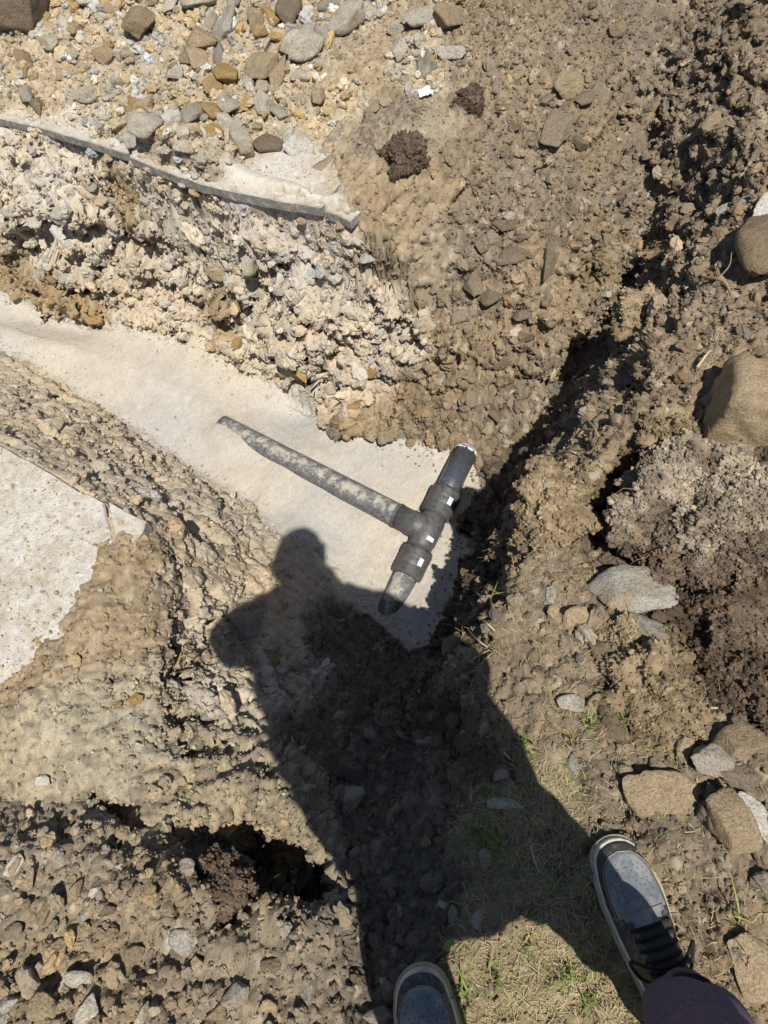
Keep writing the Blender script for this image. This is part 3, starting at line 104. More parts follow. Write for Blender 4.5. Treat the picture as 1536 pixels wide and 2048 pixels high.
ZONE_PTS = np.array([-1.558,3.002,-.844,0,-1.175,2.758,-.873,0,-.826,2.401,-.793,0,-.569,2.152,-.814,0,-.352,1.986,-.876,0,-.191,1.786,-.824,0,-1.255,2.563,-.78,0,-.915,2.198,-.809,0,-.651,1.865,-.775,0,-.464,1.635,-.787,0,-.325,1.416,-.772,0,-.158,1.438,-.773,0,-.009,1.585,-.803,0,.154,1.556,-.795,0,.248,1.43,-.797,0,.281,1.251,-.788,0,.189,1.053,-.78,0,.066,.941,-.774,0,-.137,1.148,-.79,0,-.284,1.115,-.721,0,-.356,.992,-.62,0,-.231,1.002,-.728,0,-.104,.926,-.77,0,-.41,1.272,-.71,0,-1.662,3.083,-.788,0,-1.429,2.996,-.852,0,-1.017,2.667,-.806,0,.022,.835,-.773,0,-.303,.886,-.624,0,.329,1.352,-.786,0,-.522,2.559,-.455,1,-.843,2.768,-.535,1,-.285,2.163,-.629,1,-.138,1.958,-.712,1,-.23,2.272,-.249,1,-1.118,2.889,-.38,1,-1.126,3.09,-.139,1,-.933,2.899,-.159,1,-1.278,3.021,-.326,1,-.891,2.832,-.296,1,-.589,2.648,-.244,1,-.989,3.046,-.055,1,-.601,2.684,-.125,1,-.349,2.441,-.112,1,-.134,2.267,-.11,1,.028,2.148,-.155,1,.096,2.054,-.213,1,-.743,2.663,-.624,1,-.566,2.514,-.699,1,-.391,2.293,-.665,1,-.06,2.148,-.295,1,.025,2.036,-.375,1,.107,1.934,-.495,1,.036,1.872,-.612,1,-.19,2.16,-.341,1,.173,1.966,-.357,1,.223,1.883,-.453,1,-.315,.723,-.545,1,-.552,.595,-.198,1,-.42,.644,-.4,1,-1.44,2.45,-.727,2,-1.211,2.206,-.702,2,-1.16,1.791,-.291,2,-.955,1.778,-.486,2,-.768,1.556,-.484,2,-.785,1.375,-.257,2,-.623,1.321,-.45,2,-.619,1.097,-.213,2,-.524,1.253,-.569,2,-.557,1.034,-.336,2,-.468,1.167,-.592,2,-.491,1.008,-.481,2,-1.094,1.531,-.083,2,-.954,1.385,-.074,2,-.795,1.22,-.066,2,-.701,1.167,-.122,2,-.421,.801,-.493,2,-.495,.531,-.214,2,-.637,.924,-.119,2,-.567,.911,-.284,2,-.6,.821,-.192,2,-.529,.683,-.282,2,-1.255,2.923,-.633,3,-.78,2.792,-.247,3,-1.504,3.1,-.614,3,-.478,2.443,-.628,3,.001,1.784,-.721,3,.28,.153,.004,4,.274,.227,.004,4,.185,.326,-.002,4,.278,.038,.006,4,.27,.097,.004,4,.452,-.227,.019,4,.361,.173,.013,4,.528,2.217,-.029,4,.541,2.074,-.159,4,.268,2.35,.032,4,.33,2.456,.047,4,.446,1.946,-.277,4,.775,2.757,.095,4,.974,2.765,.099,4,1.104,2.568,.075,4,.78,2.445,.036,4,.945,2.364,.004,4,1.137,2.369,-.009,4,.718,2.231,-.049,4,.882,2.151,-.1,4,1.062,2.113,-.143,4,.607,2.107,-.138,4,.755,2.031,-.188,4,.921,1.95,-.24,4,.541,1.943,-.28,4,.698,1.826,-.347,4,.901,1.833,-.42,4,.402,1.803,-.434,4,.578,1.733,-.477,4,.717,1.67,-.516,4,.275,1.733,-.601,4,.451,1.633,-.611,4,.575,1.572,-.68,4,1.31,2.243,-.172,4,1.454,2.231,-.011,4,1.423,1.883,.024,4,1.551,2.314,.096,4,1.296,1.973,-.193,4,1.228,1.956,-.336,4,1.171,1.573,-.054,4,.978,1.707,-.592,4,.967,1.463,-.23,4,.744,1.292,-.306,4,.731,1.039,.011,4,.481,.897,-.062,4,.569,.869,.014,4,.355,.704,.017,4,.376,.612,-.005,4,.273,.567,.008,4,.354,.447,.001,4,.239,.456,-.009,4,.167,.415,-.014,4,.137,.316,-.003,4,.273,.384,-0,4,.469,.067,.032,4,.557,.045,.044,4,.46,-.066,.027,4,.451,-.148,.023,4,.527,.201,.039,4,.39,-.006,.017,4,.307,1.636,-.688,4,.366,.132,.015,4,1.349,2.653,.067,4,.261,.906,-.59,5,.406,1.15,-.635,5,.531,1.312,-.635,5,.157,.711,-.525,5,.664,1.427,-.624,5,.579,.756,-.146,5,.627,.821,-.115,5,.625,.497,-.053,5,.717,.432,-.049,5,.807,.506,-.032,5,.574,.299,.031,5,.64,.222,.053,5,.493,.288,.024,5,-.024,.412,-.201,5,.044,.588,-.507,5,.685,.333,.012,5,.04,.297,-.011,5,-.489,.151,-.3,5,-.415,.123,-.289,5,.392,.25,.012,5,-.794,.92,-.03,6,-.828,.803,-.018,6,-.875,.691,-.01,6,-.947,.632,-.007,6,-.725,.955,-.031,6,.368,2.169,-.033,6,.403,2.107,-.101,6,.367,2.053,-.157,6,.468,2.138,-.08,6,.271,2.204,.009,6,.208,2.248,.017,6,.285,2.065,-.078,6,-.694,.88,-.051,6,-.738,.822,-.023,6,-.773,.744,-.011,6,-.67,.955,-.064,6,-.64,.864,-.118,6,.426,2.005,-.227,6,.317,2.926,.1,6,.427,2.872,.101,6,.52,2.927,.109,6,.383,2.684,.077,6,.184,2.414,.014,6,-.879,.72,-.016,6,.381,2.351,.041,6,.457,2.288,.022,6,-.588,.391,-.07,7,-.509,.386,-.088,7,-.675,.385,-.047,7,-.405,.326,-.076,7,-.638,.331,-.037,7,-.529,.308,-.051,7,-.733,.365,-.043,7,-.348,.32,-.134,7,-.31,.22,-.105,7,-.351,.18,-.156,7,-.573,.491,-.119,7,-.724,.486,-.032,7,-.834,.531,-.007,7,-.626,.577,-.107,7,-.444,.447,-.184,7,-.392,.38,-.148,7,-.808,.597,-.005,7,-.601,.726,-.173,7,-.553,.768,-.293,7,-.673,.515,-.058,7,-.891,.567,.001,7,-.306,.096,-.091,7,-.935,3.36,.056,8,-.714,3.178,.058,8,-.501,3.062,.069,8,-.582,3.345,.104,8,-.303,2.949,.062,8,-.13,2.754,.028,8,.072,2.742,.045,8,.135,2.559,.017,8,-.361,3.283,.123,8,-.165,3.132,.111,8,.031,3.048,.107,8,.217,2.942,.097,8,-.915,3.591,.103,8,-.791,3.617,.125,8,-1.098,3.445,.051,8,.16,3.167,.135,8,.254,2.643,.055,8,-.735,2.992,.021,8,-.451,2.599,.103,8,-.247,2.486,.062,8,-.04,2.603,-.005,8,.354,3.097,.123,8,.472,2.727,.089,8,.595,2.823,.104,8,-.948,3.227,.026,8,-.143,2.355,.02,9,-.041,2.271,.029,9,.036,2.208,.012,9,-.208,2.409,.032,9,-1.044,1.21,-.133,9,-.975,1.117,-.123,9,-.896,.26,.073,10,-.791,.2,.069,10,-.674,.156,.098,10,-.567,.115,.119,10,-.856,.134,.079,10,-.733,.065,.083,10,-.639,.045,.073,10,-.516,.036,.088,10,-.445,-.012,.085,10,-.382,-.051,.054,10,-.823,.036,.098,10,-.679,-.025,.098,10,-.546,-.039,.078,10,-.458,-.096,.073,10,-.355,-.098,.035,10,-.857,-.017,.118,10,-.619,.199,.054,10,-.77,.252,.048,10,-.531,.116,.024,10,-.231,.678,-.577,11,-.186,.54,-.521,11,-.246,.44,-.395,11,-.201,.308,-.29,11,-.319,.549,-.421,11,-.364,.495,-.321,11,-.253,.201,-.159,11,-.192,.132,-.126,11,-.244,.063,-.075,11,-.215,-.009,-.073,11,-.263,-.059,-.045,11,-.291,-.131,-.003,11,-.293,.32,-.228,11,-.078,.657,-.641,11,-.077,.369,-.239,11,-.058,.247,-.099,11,-.018,.168,-.042,11,-.091,.106,-.073,11,-.032,.034,-.018,11,-.143,.022,-.064,11,-.101,-.031,-.023,11,-.209,-.095,-.041,11,-.095,.772,-.715,11,-.282,.782,-.598,11,.075,.113,-.004,12,.114,.038,.001,12,.036,-.017,.002,12,.13,-.037,.002,12,.058,-.106,.001,12,-.002,-.142,-.001,12,.078,-.19,-.001,12,.149,-.125,-0,12,-.048,-.133,0,12,.161,-.223,-0,12,.208,.191,0,12,.349,.251,.009,12,.03,.105,-.012,12,-.002,-.077,.003,12,.179,-.013,.002,12]).reshape(-1, 4)       # x, y, z, zone
# real-world albedo of each kind of soil (linear), lump size weights: fine ripple, crumbs, clods, wall ledges
ZONE_LOOK = {
 'sand':   ((.455, .415, .355), .0, .03, .0, .0),
 'chalk':  ((.500, .425, .325), 1., .50, .45, 1.),
 'bank':   ((.470, .385, .275), 1., .34, .22, .30),
 'ochre':  ((.330, .245, .140), 1., .6, .7, 1.),
 'brown':  ((.255, .192, .124), 1., 1., .6, .6),
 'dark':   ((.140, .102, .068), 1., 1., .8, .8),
 'clay':   ((.345, .262, .165), 1., .85, .30, .3),
 'olive':  ((.365, .298, .198), 1., .95, .5, .4),
 'rubble': ((.410, .335, .232), 1., 1., .5, .2),
 'dust':   ((.540, .495, .425), .3, .10, .0, .0),
 'spoil':  ((.310, .238, .155), 1., 1., .75, .3),
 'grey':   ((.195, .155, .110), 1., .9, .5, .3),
 'litter': ((.265, .205, .130), .9, .6, .15, .0),
}
FLOOR_POLY = np.array([-3.6,4.85,-2.9,4.2,-2.2,3.55,-1.654,3.136,-1.41,3.013,-1.149,2.829,-.879,2.612,-.646,2.435,-.429,2.238,-.289,2.078,-.152,1.945,-.046,1.745,.1,1.679,.229,1.595,.335,1.522,.38,1.459,.376,1.316,.313,1.187,.238,1.056,.159,.905,.062,.777,-.031,.764,-.055,.817,-.098,.87,-.159,.93,-.195,1.03,-.237,1.114,-.276,1.221,-.343,1.294,-.417,1.338,-.483,1.448,-.552,1.557,-.666,1.679,-.846,1.889,-.973,2.037,-1.13,2.2,-1.296,2.385,-1.471,2.586,-1.628,2.727,-2.05,3.1,-2.75,3.75,-3.4,4.4]).reshape(-1, 2)
def floor_dist(x, y):
    """signed distance to the outline of the sanded trench floor, positive inside"""
    best = np.full(len(x), 9.); ins = np.zeros(len(x), bool); Q = FLOOR_POLY
    for A, B in zip(Q, np.roll(Q, -1, 0)):
        ab = B - A; t = np.clip(((x - A[0]) * ab[0] + (y - A[1]) * ab[1]) / (ab @ ab), 0, 1)
        best = np.minimum(best, np.hypot(x - A[0] - t * ab[0], y - A[1] - t * ab[1]))
        if A[1] != B[1]: ins ^= ((A[1] > y) != (B[1] > y)) & (x < (B[0] - A[0]) * (y - A[1]) / (B[1] - A[1]) + A[0])
    return np.where(ins, best, -best)
BASE = make_base(SURVEY)
FINE = 1.0
MARGIN = 58                                 # rows and columns outside the surveyed core
SA, SB, SC, SD, SE = [(-1.814,3.748,0.000),(-1.475,3.485,0.000),(-1.183,3.237,0.000),(-1.024,3.109,0.000),(-0.893,2.992,0.000),(-0.746,2.856,0.000),(-0.642,2.759,0.000)], [(-0.630,2.734,0.000),(-0.550,2.642,0.000),(-0.475,2.561,0.000),(-0.367,2.455,0.000),(-0.261,2.368,0.000),(-0.157,2.292,0.000),(-0.090,2.242,0.000),(-0.023,2.199,0.000),(0.046,2.155,0.000)], [(0.057,2.145,-0.010),(0.095,2.108,-0.010),(0.131,2.059,-0.010)], [(-1.258,1.639,-0.045),(-1.100,1.486,-0.045),(-1.001,1.395,-0.045),(-0.929,1.325,-0.045),(-0.844,1.239,-0.045),(-0.773,1.177,-0.045),(-0.765,1.117,-0.045),(-0.754,1.078,-0.045),(-0.749,1.028,-0.045),(-0.736,0.980,-0.045),(-0.787,0.948,-0.045),(-0.829,0.907,-0.045),(-0.849,0.776,-0.045),(-0.894,0.693,-0.045),(-1.008,0.631,-0.045),(-1.242,0.663,-0.045),(-1.654,0.956,-0.045),(-1.767,1.476,-0.045)], [(-0.764,1.180,-0.050),(-0.714,1.139,-0.050),(-0.655,1.086,-0.050),(-0.666,1.052,-0.050),(-0.695,1.026,-0.050),(-0.718,0.999,-0.050),(-0.737,1.037,-0.050),(-0.748,1.082,-0.050),(-0.756,1.117,-0.050)]      # outlines of the concrete
def build_ground():
    nu, ny = int(760 * FINE), int(980 * FINE)
    # rows: dense in the view, growing steps outside up to the horizon
    t = np.linspace(0, 1, ny); a, b = 2.6, 6.6
    ys = -.62 + 5.3 * (np.exp(t * math.log(b / a)) - 1) / (b / a - 1)
    grow = np.cumsum(np.concatenate([.012 * 1.08 ** np.arange(45), .6 * 1.5 ** np.arange(1, MARGIN - 44)]))
    ys = np.concatenate([(-.62 - grow)[::-1], ys, 4.68 + grow])
    us = np.linspace(-1, 1, nu)
    L = np.clip(-1.42 - .22 * ys, -2.2, -1.3); R = np.clip(1.12 + .46 * ys, 1.0, 2.3)
    core = (L[:, None] + R[:, None]) / 2 + (R - L)[:, None] / 2 * us[None, :]
    X = np.concatenate([(L[:, None] - grow[None, ::-1]), core, R[:, None] + grow[None, :]], 1)
    Y = np.repeat(ys[:, None], X.shape[1], 1)
    nr, nc = X.shape
    # slide the rows and columns towards the steep faces so that these get enough points
    ri = np.unique(np.append(np.arange(MARGIN, nr - MARGIN, 6), nr - MARGIN - 1)); ci = np.unique(np.append(np.arange(MARGIN, nc - MARGIN, 6), nc - MARGIN - 1))
    X0 = X[np.ix_(ri, ci)]; Y0 = Y[np.ix_(ri, ci)]; SX = np.zeros_like(X0); SY = np.zeros_like(X0)
    for it in range(160):
        xc, yc = X0 + SX, Y0 + SY; zc = sample(BASE, xc.ravel(), yc.ravel()).reshape(xc.shape)
        ex = np.sqrt(np.diff(xc, axis=1) ** 2 + np.diff(yc, axis=1) ** 2 + np.diff(zc, axis=1) ** 2) / np.hypot(np.diff(X0, axis=1), np.diff(Y0, axis=1))
        ey = np.sqrt(np.diff(xc, axis=0) ** 2 + np.diff(yc, axis=0) ** 2 + np.diff(zc, axis=0) ** 2) / np.hypot(np.diff(X0, axis=0), np.diff(Y0, axis=0))
        wl_, wr_, wd_, wu_ = ex[1:-1, :-1], ex[1:-1, 1:], ey[:-1, 1:-1], ey[1:, 1:-1]; ws = wl_ + wr_ + wd_ + wu_
        for S, Q0 in ((SX, X0), (SY, Y0)):
            c0 = Q0[1:-1, 1:-1]; q = Q0 + S
            tgt = (wl_ * (q[1:-1, :-2] - Q0[1:-1, :-2] + c0) + wr_ * (q[1:-1, 2:] - Q0[1:-1, 2:] + c0) + wd_ * (q[:-2, 1:-1] - Q0[:-2, 1:-1] + c0) + wu_ * (q[2:, 1:-1] - Q0[2:, 1:-1] + c0)) / ws
            pull = (wl_ * (Q0[1:-1, :-2] - c0) + wr_ * (Q0[1:-1, 2:] - c0) + wd_ * (Q0[:-2, 1:-1] - c0) + wu_ * (Q0[2:, 1:-1] - c0)) / ws
            bias = ((Q0[1:-1, :-2] - c0) + (Q0[1:-1, 2:] - c0) + (Q0[:-2, 1:-1] - c0) + (Q0[2:, 1:-1] - c0)) / 4
            S[1:-1, 1:-1] += .7 * (tgt - c0 + (pull - bias) - S[1:-1, 1:-1])
    def spread(S):
        t = np.stack([np.interp(np.arange(ci[0], ci[-1] + 1), ci, r) for r in S]); return np.stack([np.interp(np.arange(ri[0], ri[-1] + 1), ri, c) for c in t.T], 1)
    X = X.copy(); Y = Y.copy(); X[ri[0]:ri[-1] + 1, ci[0]:ci[-1] + 1] += spread(SX); Y[ri[0]:ri[-1] + 1, ci[0]:ci[-1] + 1] += spread(SY)
    x = X.ravel(); y = Y.ravel(); n = len(x)
    near = (np.hypot(x, y - 2) < 6.5)
    # ---- zone weights: nearest surveyed soil patch, borders broken up by noise
    P2 = np.stack([x, y, np.zeros(n)], 1); zb = sample(BASE, x, y); P3 = np.stack([x, y, zb], 1)
    wx = .09 * fbm(P3 * 5, 4, 11) + .035 * fbm(P3 * 24, 3, 15); wy = .09 * fbm(P3 * 5 + 40, 4, 12) + .035 * fbm(P3 * 24 + 9, 3, 16)
    nz = len(ZONE_NAMES); W = np.zeros((n, nz), np.float32); zi = ZONE_PTS[:, 3].astype(int); zz = .8 * (zb + wx * .6)
    fd = floor_dist(x + .25 * wx, y + .25 * wy)
    for i in range(0, n, 40000):
        s = slice(i, i + 40000)
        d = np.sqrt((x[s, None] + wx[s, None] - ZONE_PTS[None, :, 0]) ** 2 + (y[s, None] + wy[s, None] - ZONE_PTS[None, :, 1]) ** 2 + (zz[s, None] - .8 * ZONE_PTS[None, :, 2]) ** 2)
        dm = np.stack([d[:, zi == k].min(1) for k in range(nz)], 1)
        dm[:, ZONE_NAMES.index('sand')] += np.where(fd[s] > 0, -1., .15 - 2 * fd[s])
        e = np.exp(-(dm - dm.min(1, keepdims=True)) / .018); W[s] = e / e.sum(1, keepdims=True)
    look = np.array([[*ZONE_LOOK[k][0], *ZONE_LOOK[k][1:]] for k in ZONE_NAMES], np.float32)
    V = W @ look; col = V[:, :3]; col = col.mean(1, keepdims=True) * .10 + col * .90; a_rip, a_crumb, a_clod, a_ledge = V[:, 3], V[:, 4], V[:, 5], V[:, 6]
    # ---- base height + roll
    z = sample(BASE, x, y)
    flat = np.clip(fd / .05, 0, 1); z = z * (1 - .55 * flat) + .55 * flat * np.clip(z, -.785, -.735)      # raked sand
    z = z + .035 * np.clip(-fd / .03, 0, 1) * np.clip(1 + fd / .12, 0, 1) * (np.abs(z + .72) < .12)          # the banks start with a step
    rough = np.clip(a_clod + .25 * a_crumb, 0, 1)
    z = z + rough * (.028 * fbm(P2 * 4.0, 4, 21) + .0) + .004 * fbm(P2 * 7, 3, 25) * (a_crumb < .2)
    # cracks
    for line, hw, dp in CRACKS:
        q = np.array(line); m = (x > q[:, 0].min() - .1) & (x < q[:, 0].max() + .1) & (y > q[:, 1].min() - .1) & (y < q[:, 1].max() + .1)
        if not m.any(): continue
        px, py = x[m] + wx[m] * .35, y[m] + wy[m] * .35; best = np.full(len(px), 9.)
        for A, B in zip(q[:-1], q[1:]):
            ab = B - A; tt = np.clip(((px - A[0]) * ab[0] + (py - A[1]) * ab[1]) / (ab @ ab), 0, 1)
            best = np.minimum(best, np.hypot(px - A[0] - tt * ab[0], py - A[1] - tt * ab[1]))
        wv = hw * (1 + .6 * vnoise(np.stack([px, py, px * 0], 1) * 40, 31))
        z[m] -= dp * np.clip(1.35 - best / np.maximum(wv, .003), 0, 1)
    far = ~near
    z[far] = .02 * fbm(P2[far] * .6, 3, 77)
    Zg = z.reshape(nr, nc)
    def normals(Xg, Yg, Zg):
        du = np.stack([np.gradient(Xg, axis=1), np.gradient(Yg, axis=1), np.gradient(Zg, axis=1)], -1)
        dv = np.stack([np.gradient(Xg, axis=0), np.gradient(Yg, axis=0), np.gradient(Zg, axis=0)], -1)
        N = np.cross(du, dv); return N / np.linalg.norm(N, axis=-1, keepdims=True)
    # smooth the frame used for pushing lumps outwards
    Zs = Zg.copy()
    for _ in range(6):
        Zs[1:-1, 1:-1] = (Zs[1:-1, 1:-1] * 2 + Zs[:-2, 1:-1] + Zs[2:, 1:-1] + Zs[1:-1, :-2] + Zs[1:-1, 2:]) / 6
    N = normals(X, Y, Zs).reshape(-1, 3)
    P = np.stack([x, y, z], 1)
    steep = np.clip((.93 - N[:, 2]) / .35, 0, 1)
    disp = np.zeros(n, np.float32); tint = np.ones(n, np.float32); warm = np.zeros(n, np.float32)
    k = np.where(near)[0]; Pk = P[k]
    Wp = Pk + .010 * np.stack([fbm(Pk * 22 + o, 2, 41) for o in (0, 9, 21)], 1)
    # broken blocks, ledges and hollows on the cut faces
    patch = np.clip(.5 + 1.1 * fbm(Pk * 3.1, 3, 57), 0, 1)
    led = fbm(Pk * np.array([5, 5, 12.]), 4, 51); led2 = np.abs(fbm(Pk * np.array([9, 9, 16.]) + 3, 3, 55))
    cut = steep[k] * a_ledge[k]; a_crumb0 = a_crumb; a_crumb = a_crumb * (1 - steep * np.clip(.3 + a_ledge * .4, 0, .7))
    disp[k] += cut * (.10 * led - .075 * np.clip(.2 - led2, 0, 1) / .2)
    Wb = Pk + .022 * np.stack([fbm(Pk * 11 + o, 3, 43) for o in (0, 9, 21)], 1)
    _, _, b1 = worley(Wb * np.array([7., 7., 10.]), 81); _, _, b2 = worley(Wb * np.array([15., 15., 22.]), 83); _, _, b3 = worley(Wb * 31, 85)
    blk = np.clip(cut + .30 * a_ledge[k] + .35 * a_clod[k], 0, 1)
    disp[k] += blk * (.085 * (b1 - .5) * (.30 + .70 * cut) + .036 * (b2 - .5) * (.3 + .7 * patch) * (1 - .4 * cut) + .018 * (b3 - .5) * (1 - .7 * cut))
    # clods and crumbs with sharp creases between them
    disp[k] += a_clod[k] * .055 * patch * (np.abs(vnoise(Wp * 7.0, 91)) - .25)
    disp[k] += a_crumb[k] * .034 * (.35 + .65 * patch) * (np.abs(vnoise(Wp * 18, 93)) - .25)
    disp[k] += a_crumb[k] * .018 * (np.abs(vnoise(Wp * 41, 95)) - .25)
    f1, f2, c1 = worley(Wp * 10.5, 61)
    f1, f2, c2 = worley(Wp * 24, 63)
    disp[k] += a_crumb[k] * .0060 * (np.sqrt(np.clip(1 - (f1 / .75) ** 2, 0, 1)) - .5) * (.1 + .9 * np.clip((c2 - .3) / .7, 0, 1)) * (.35 + .65 * patch)
    f1, f2, c3 = worley(Wp * 54, 65)
    disp[k] += a_crumb[k] * .0060 * (np.sqrt(np.clip(1 - (f1 / .78) ** 2, 0, 1)) - .5) * (.2 + .8 * c3)
    f1, f2, c4 = worley(Pk * 118, 67)
    disp[k] += a_crumb[k] * .0055 * (np.sqrt(np.clip(1 - (f1 / .8) ** 2, 0, 1)) - .5)
    disp[k] += a_rip[k] * .006 * fbm(Pk * 30, 3, 71) + .0016 * fbm(Pk * 60, 2, 72) + (a_crumb[k] < .2) * (.006 * fbm(Pk * 9, 3, 76) + .0022 * np.clip(c4 - .7, 0, 1) * (f1 < .45))
    a_crumb = a_crumb0
    # where the cells of the sheet are wide only the broad forms remain
    dx = np.maximum(np.hypot(np.gradient(X, axis=1), np.gradient(Y, axis=1)), np.hypot(np.gradient(X, axis=0), np.gradient(Y, axis=0))).ravel(); fade = np.clip((.045 - dx) / .03, 0, 1)[k]
    disp[k] *= fade
    # each lump has its own tone
    tint[k] *= 1 + fade * a_crumb[k] * (.16 * (c2 - .5) + .34 * (c3 - .5) + .22 * (c4 - .5) + .18 * a_clod[k] * (c1 - .5))
    tint[k] *= 1 + (.10 + .10 * a_crumb[k]) * fbm(Pk * 2.3, 4, 73)
    tint[k] *= 1 + (1 - a_crumb[k]) * (.16 * (c4 - .5) + .10 * fbm(Pk * 19, 4, 74))
    warm[k] = fbm(Pk * 3.7 + 5, 4, 75) + .5 * (c3 - .5) * a_crumb[k] * fade
    pale = np.zeros(n, np.float32); pale[k] = ((c3 > .93) & (c2 > .3)) * a_crumb[k] * .5 * fade        # chips of stone
    near_slab = np.full(n, 9.)                # nothing heaves over the edges of the concrete
    for line in (SA, SB, SC, SD[:6]):
        q = np.array(line)
        for A, B in zip(q[:-1, :2], q[1:, :2]):
            ab = B - A; tt = np.clip(((x - A[0]) * ab[0] + (y - A[1]) * ab[1]) / (ab @ ab), 0, 1); near_slab = np.minimum(near_slab, np.hypot(x - A[0] - tt * ab[0], y - A[1] - tt * ab[1]))
    kk = np.clip(near_slab / .09, 0, 1); disp = disp * (.2 + .8 * kk) - .008 * (1 - kk)
    P = P + N * disp[:, None]
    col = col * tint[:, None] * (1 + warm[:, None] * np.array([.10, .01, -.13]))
    col = col * (1 - pale[:, None]) + np.array([.46, .40, .31]) * pale[:, None]
    me = bpy.data.meshes.new('ground')
    q = (np.arange(nr - 1)[:, None] * nc + np.arange(nc - 1)[None, :]).ravel()
    F = np.stack([q, q + 1, q + nc + 1, q + nc], 1).astype(np.int32)
    me.vertices.add(n); me.vertices.foreach_set('co', P.astype(np.float32).ravel())
    me.loops.add(F.size); me.loops.foreach_set('vertex_index', F.ravel())
    me.polygons.add(len(F)); me.polygons.foreach_set('loop_start', np.arange(0, F.size, 4, dtype=np.int32)); me.polygons.foreach_set('loop_total', np.full(len(F), 4, np.int32))
    me.update()
    me.polygons.foreach_set('use_smooth', np.ones(len(F), bool))
    at_ = me.color_attributes.new('soil', 'FLOAT_COLOR', 'POINT')
    at_.data.foreach_set('color', np.concatenate([np.clip(col, .01, .9), a_crumb[:, None]], 1).astype(np.float32).ravel())
    o = bpy.data.objects.new('ground', me); C.objects.link(o); o['kind'] = 'structure'
    o['label'] = 'dug up brown and chalky soil with trench cut through it'
    global FLOOR_D; FLOOR_D = fd.reshape(nr, nc)
    return o, P.reshape(nr, nc, 3), N.reshape(nr, nc, 3), W.reshape(nr, nc, nz), np.clip(col, .01, .9).reshape(nr, nc, 3)
# ================================================================ materials
def nmat(name):
    m = bpy.data.materials.new(name); m.use_nodes = True
    nt = m.node_tree; return m, nt.nodes, nt.links, nt.nodes['Principled BSDF']
def mixc(nd, lk, fac, a, b, mode='MIX'):
    x = nd.new('ShaderNodeMix'); x.data_type = 'RGBA'; x.blend_type = mode
    for s, v in ((x.inputs[0], fac), (x.inputs[6], a), (x.inputs[7], b)):
        if hasattr(v, 'links'): lk.new(v, s)
        else: s.default_value = v if isinstance(v, (int, float)) else (*v, 1)[:4]
    return x.outputs[2]
def noise(nd, lk, scale, detail=4, rough=.6, vec=None, typ='ShaderNodeTexNoise'):
    t = nd.new(typ); t.inputs['Scale'].default_value = scale
    if typ == 'ShaderNodeTexNoise': t.inputs['Detail'].default_value = detail; t.inputs['Roughness'].default_value = rough
    if vec: lk.new(vec, t.inputs['Vector'])
    return t
def ramp(nd, lk, src, stops):
    r = nd.new('ShaderNodeValToRGB'); e = r.color_ramp.elements
    e[0].position, e[0].color = stops[0][0], (*stops[0][1], 1); e[1].position, e[1].color = stops[-1][0], (*stops[-1][1], 1)
    for p, c in stops[1:-1]:
        q = e.new(p); q.color = (*c, 1)
    lk.new(src, r.inputs[0]); return r.outputs[0]
def bump(nd, lk, h, dist, strength=1.0, prev=None):
    b = nd.new('ShaderNodeBump'); b.inputs['Distance'].default_value = dist; b.inputs['Strength'].default_value = strength
    lk.new(h, b.inputs['Height'])
    if prev: lk.new(prev, b.inputs['Normal'])
    return b.outputs[0]
def gobj(nd):
    return nd.new('ShaderNodeTexCoord').outputs['Object']
def soil_material(name='soil', instanced=False):
    m, nd, lk, bs = nmat(name); g0 = nd.new('ShaderNodeNewGeometry')
    a = nd.new('ShaderNodeAttribute'); a.attribute_name = 'soil'; a.attribute_type = 'INSTANCER' if instanced else 'GEOMETRY'
    g = noise(nd, lk, 300, 4, .74, g0.outputs['Position'])
    c = mixc(nd, lk, 1.0, a.outputs['Color'], ramp(nd, lk, g.outputs[0], [(.28, (.66, .66, .66)), (.72, (1.28, 1.28, 1.28))]), 'MULTIPLY')
    lk.new(c, bs.inputs['Base Color']); bs.inputs['Roughness'].default_value = .95; bs.inputs['Specular IOR Level'].default_value = .12
    n1 = bump(nd, lk, g.outputs[0], .0034, .8)
    if not instanced:                                  # crumbly soil is rougher than raked sand
        mm = nd.new('ShaderNodeMapRange'); mm.inputs[1].default_value = 0; mm.inputs[2].default_value = .8; mm.inputs[3].default_value = .3; mm.inputs[4].default_value = 1.0
        lk.new(a.outputs['Alpha'], mm.inputs[0]); lk.new(mm.outputs[0], n1.node.inputs['Strength'])
    lk.new(n1, bs.inputs['Normal']); return m
def plain(name, col, rough=.6, spec=.4, dust=None, dust_amt=.5, scale=60, bmp=.0, metal=0):
    """one colour broken up by noise, with dust settled in patches"""
    m, nd, lk, bs = nmat(name); co = gobj(nd)
    n1 = noise(nd, lk, scale, 5, .65, co); n2 = noise(nd, lk, scale * .3, 8, .72, co)
    c = mixc(nd, lk, 1.0, col, ramp(nd, lk, n1.outputs[0], [(.3, (.78, .78, .78)), (.7, (1.2, 1.2, 1.2))]), 'MULTIPLY')
    if dust:
        f = ramp(nd, lk, n2.outputs[0], [(.62 - .3 * dust_amt, (.12, .12, .12)), (.72 - .28 * dust_amt, (1, 1, 1))])
        c = mixc(nd, lk, f, c, dust)
    lk.new(c, bs.inputs['Base Color']); bs.inputs['Roughness'].default_value = rough; bs.inputs['Specular IOR Level'].default_value = spec; bs.inputs['Metallic'].default_value = metal
    if bmp: lk.new(bump(nd, lk, n1.outputs[0], bmp, .8), bs.inputs['Normal'])
    return m
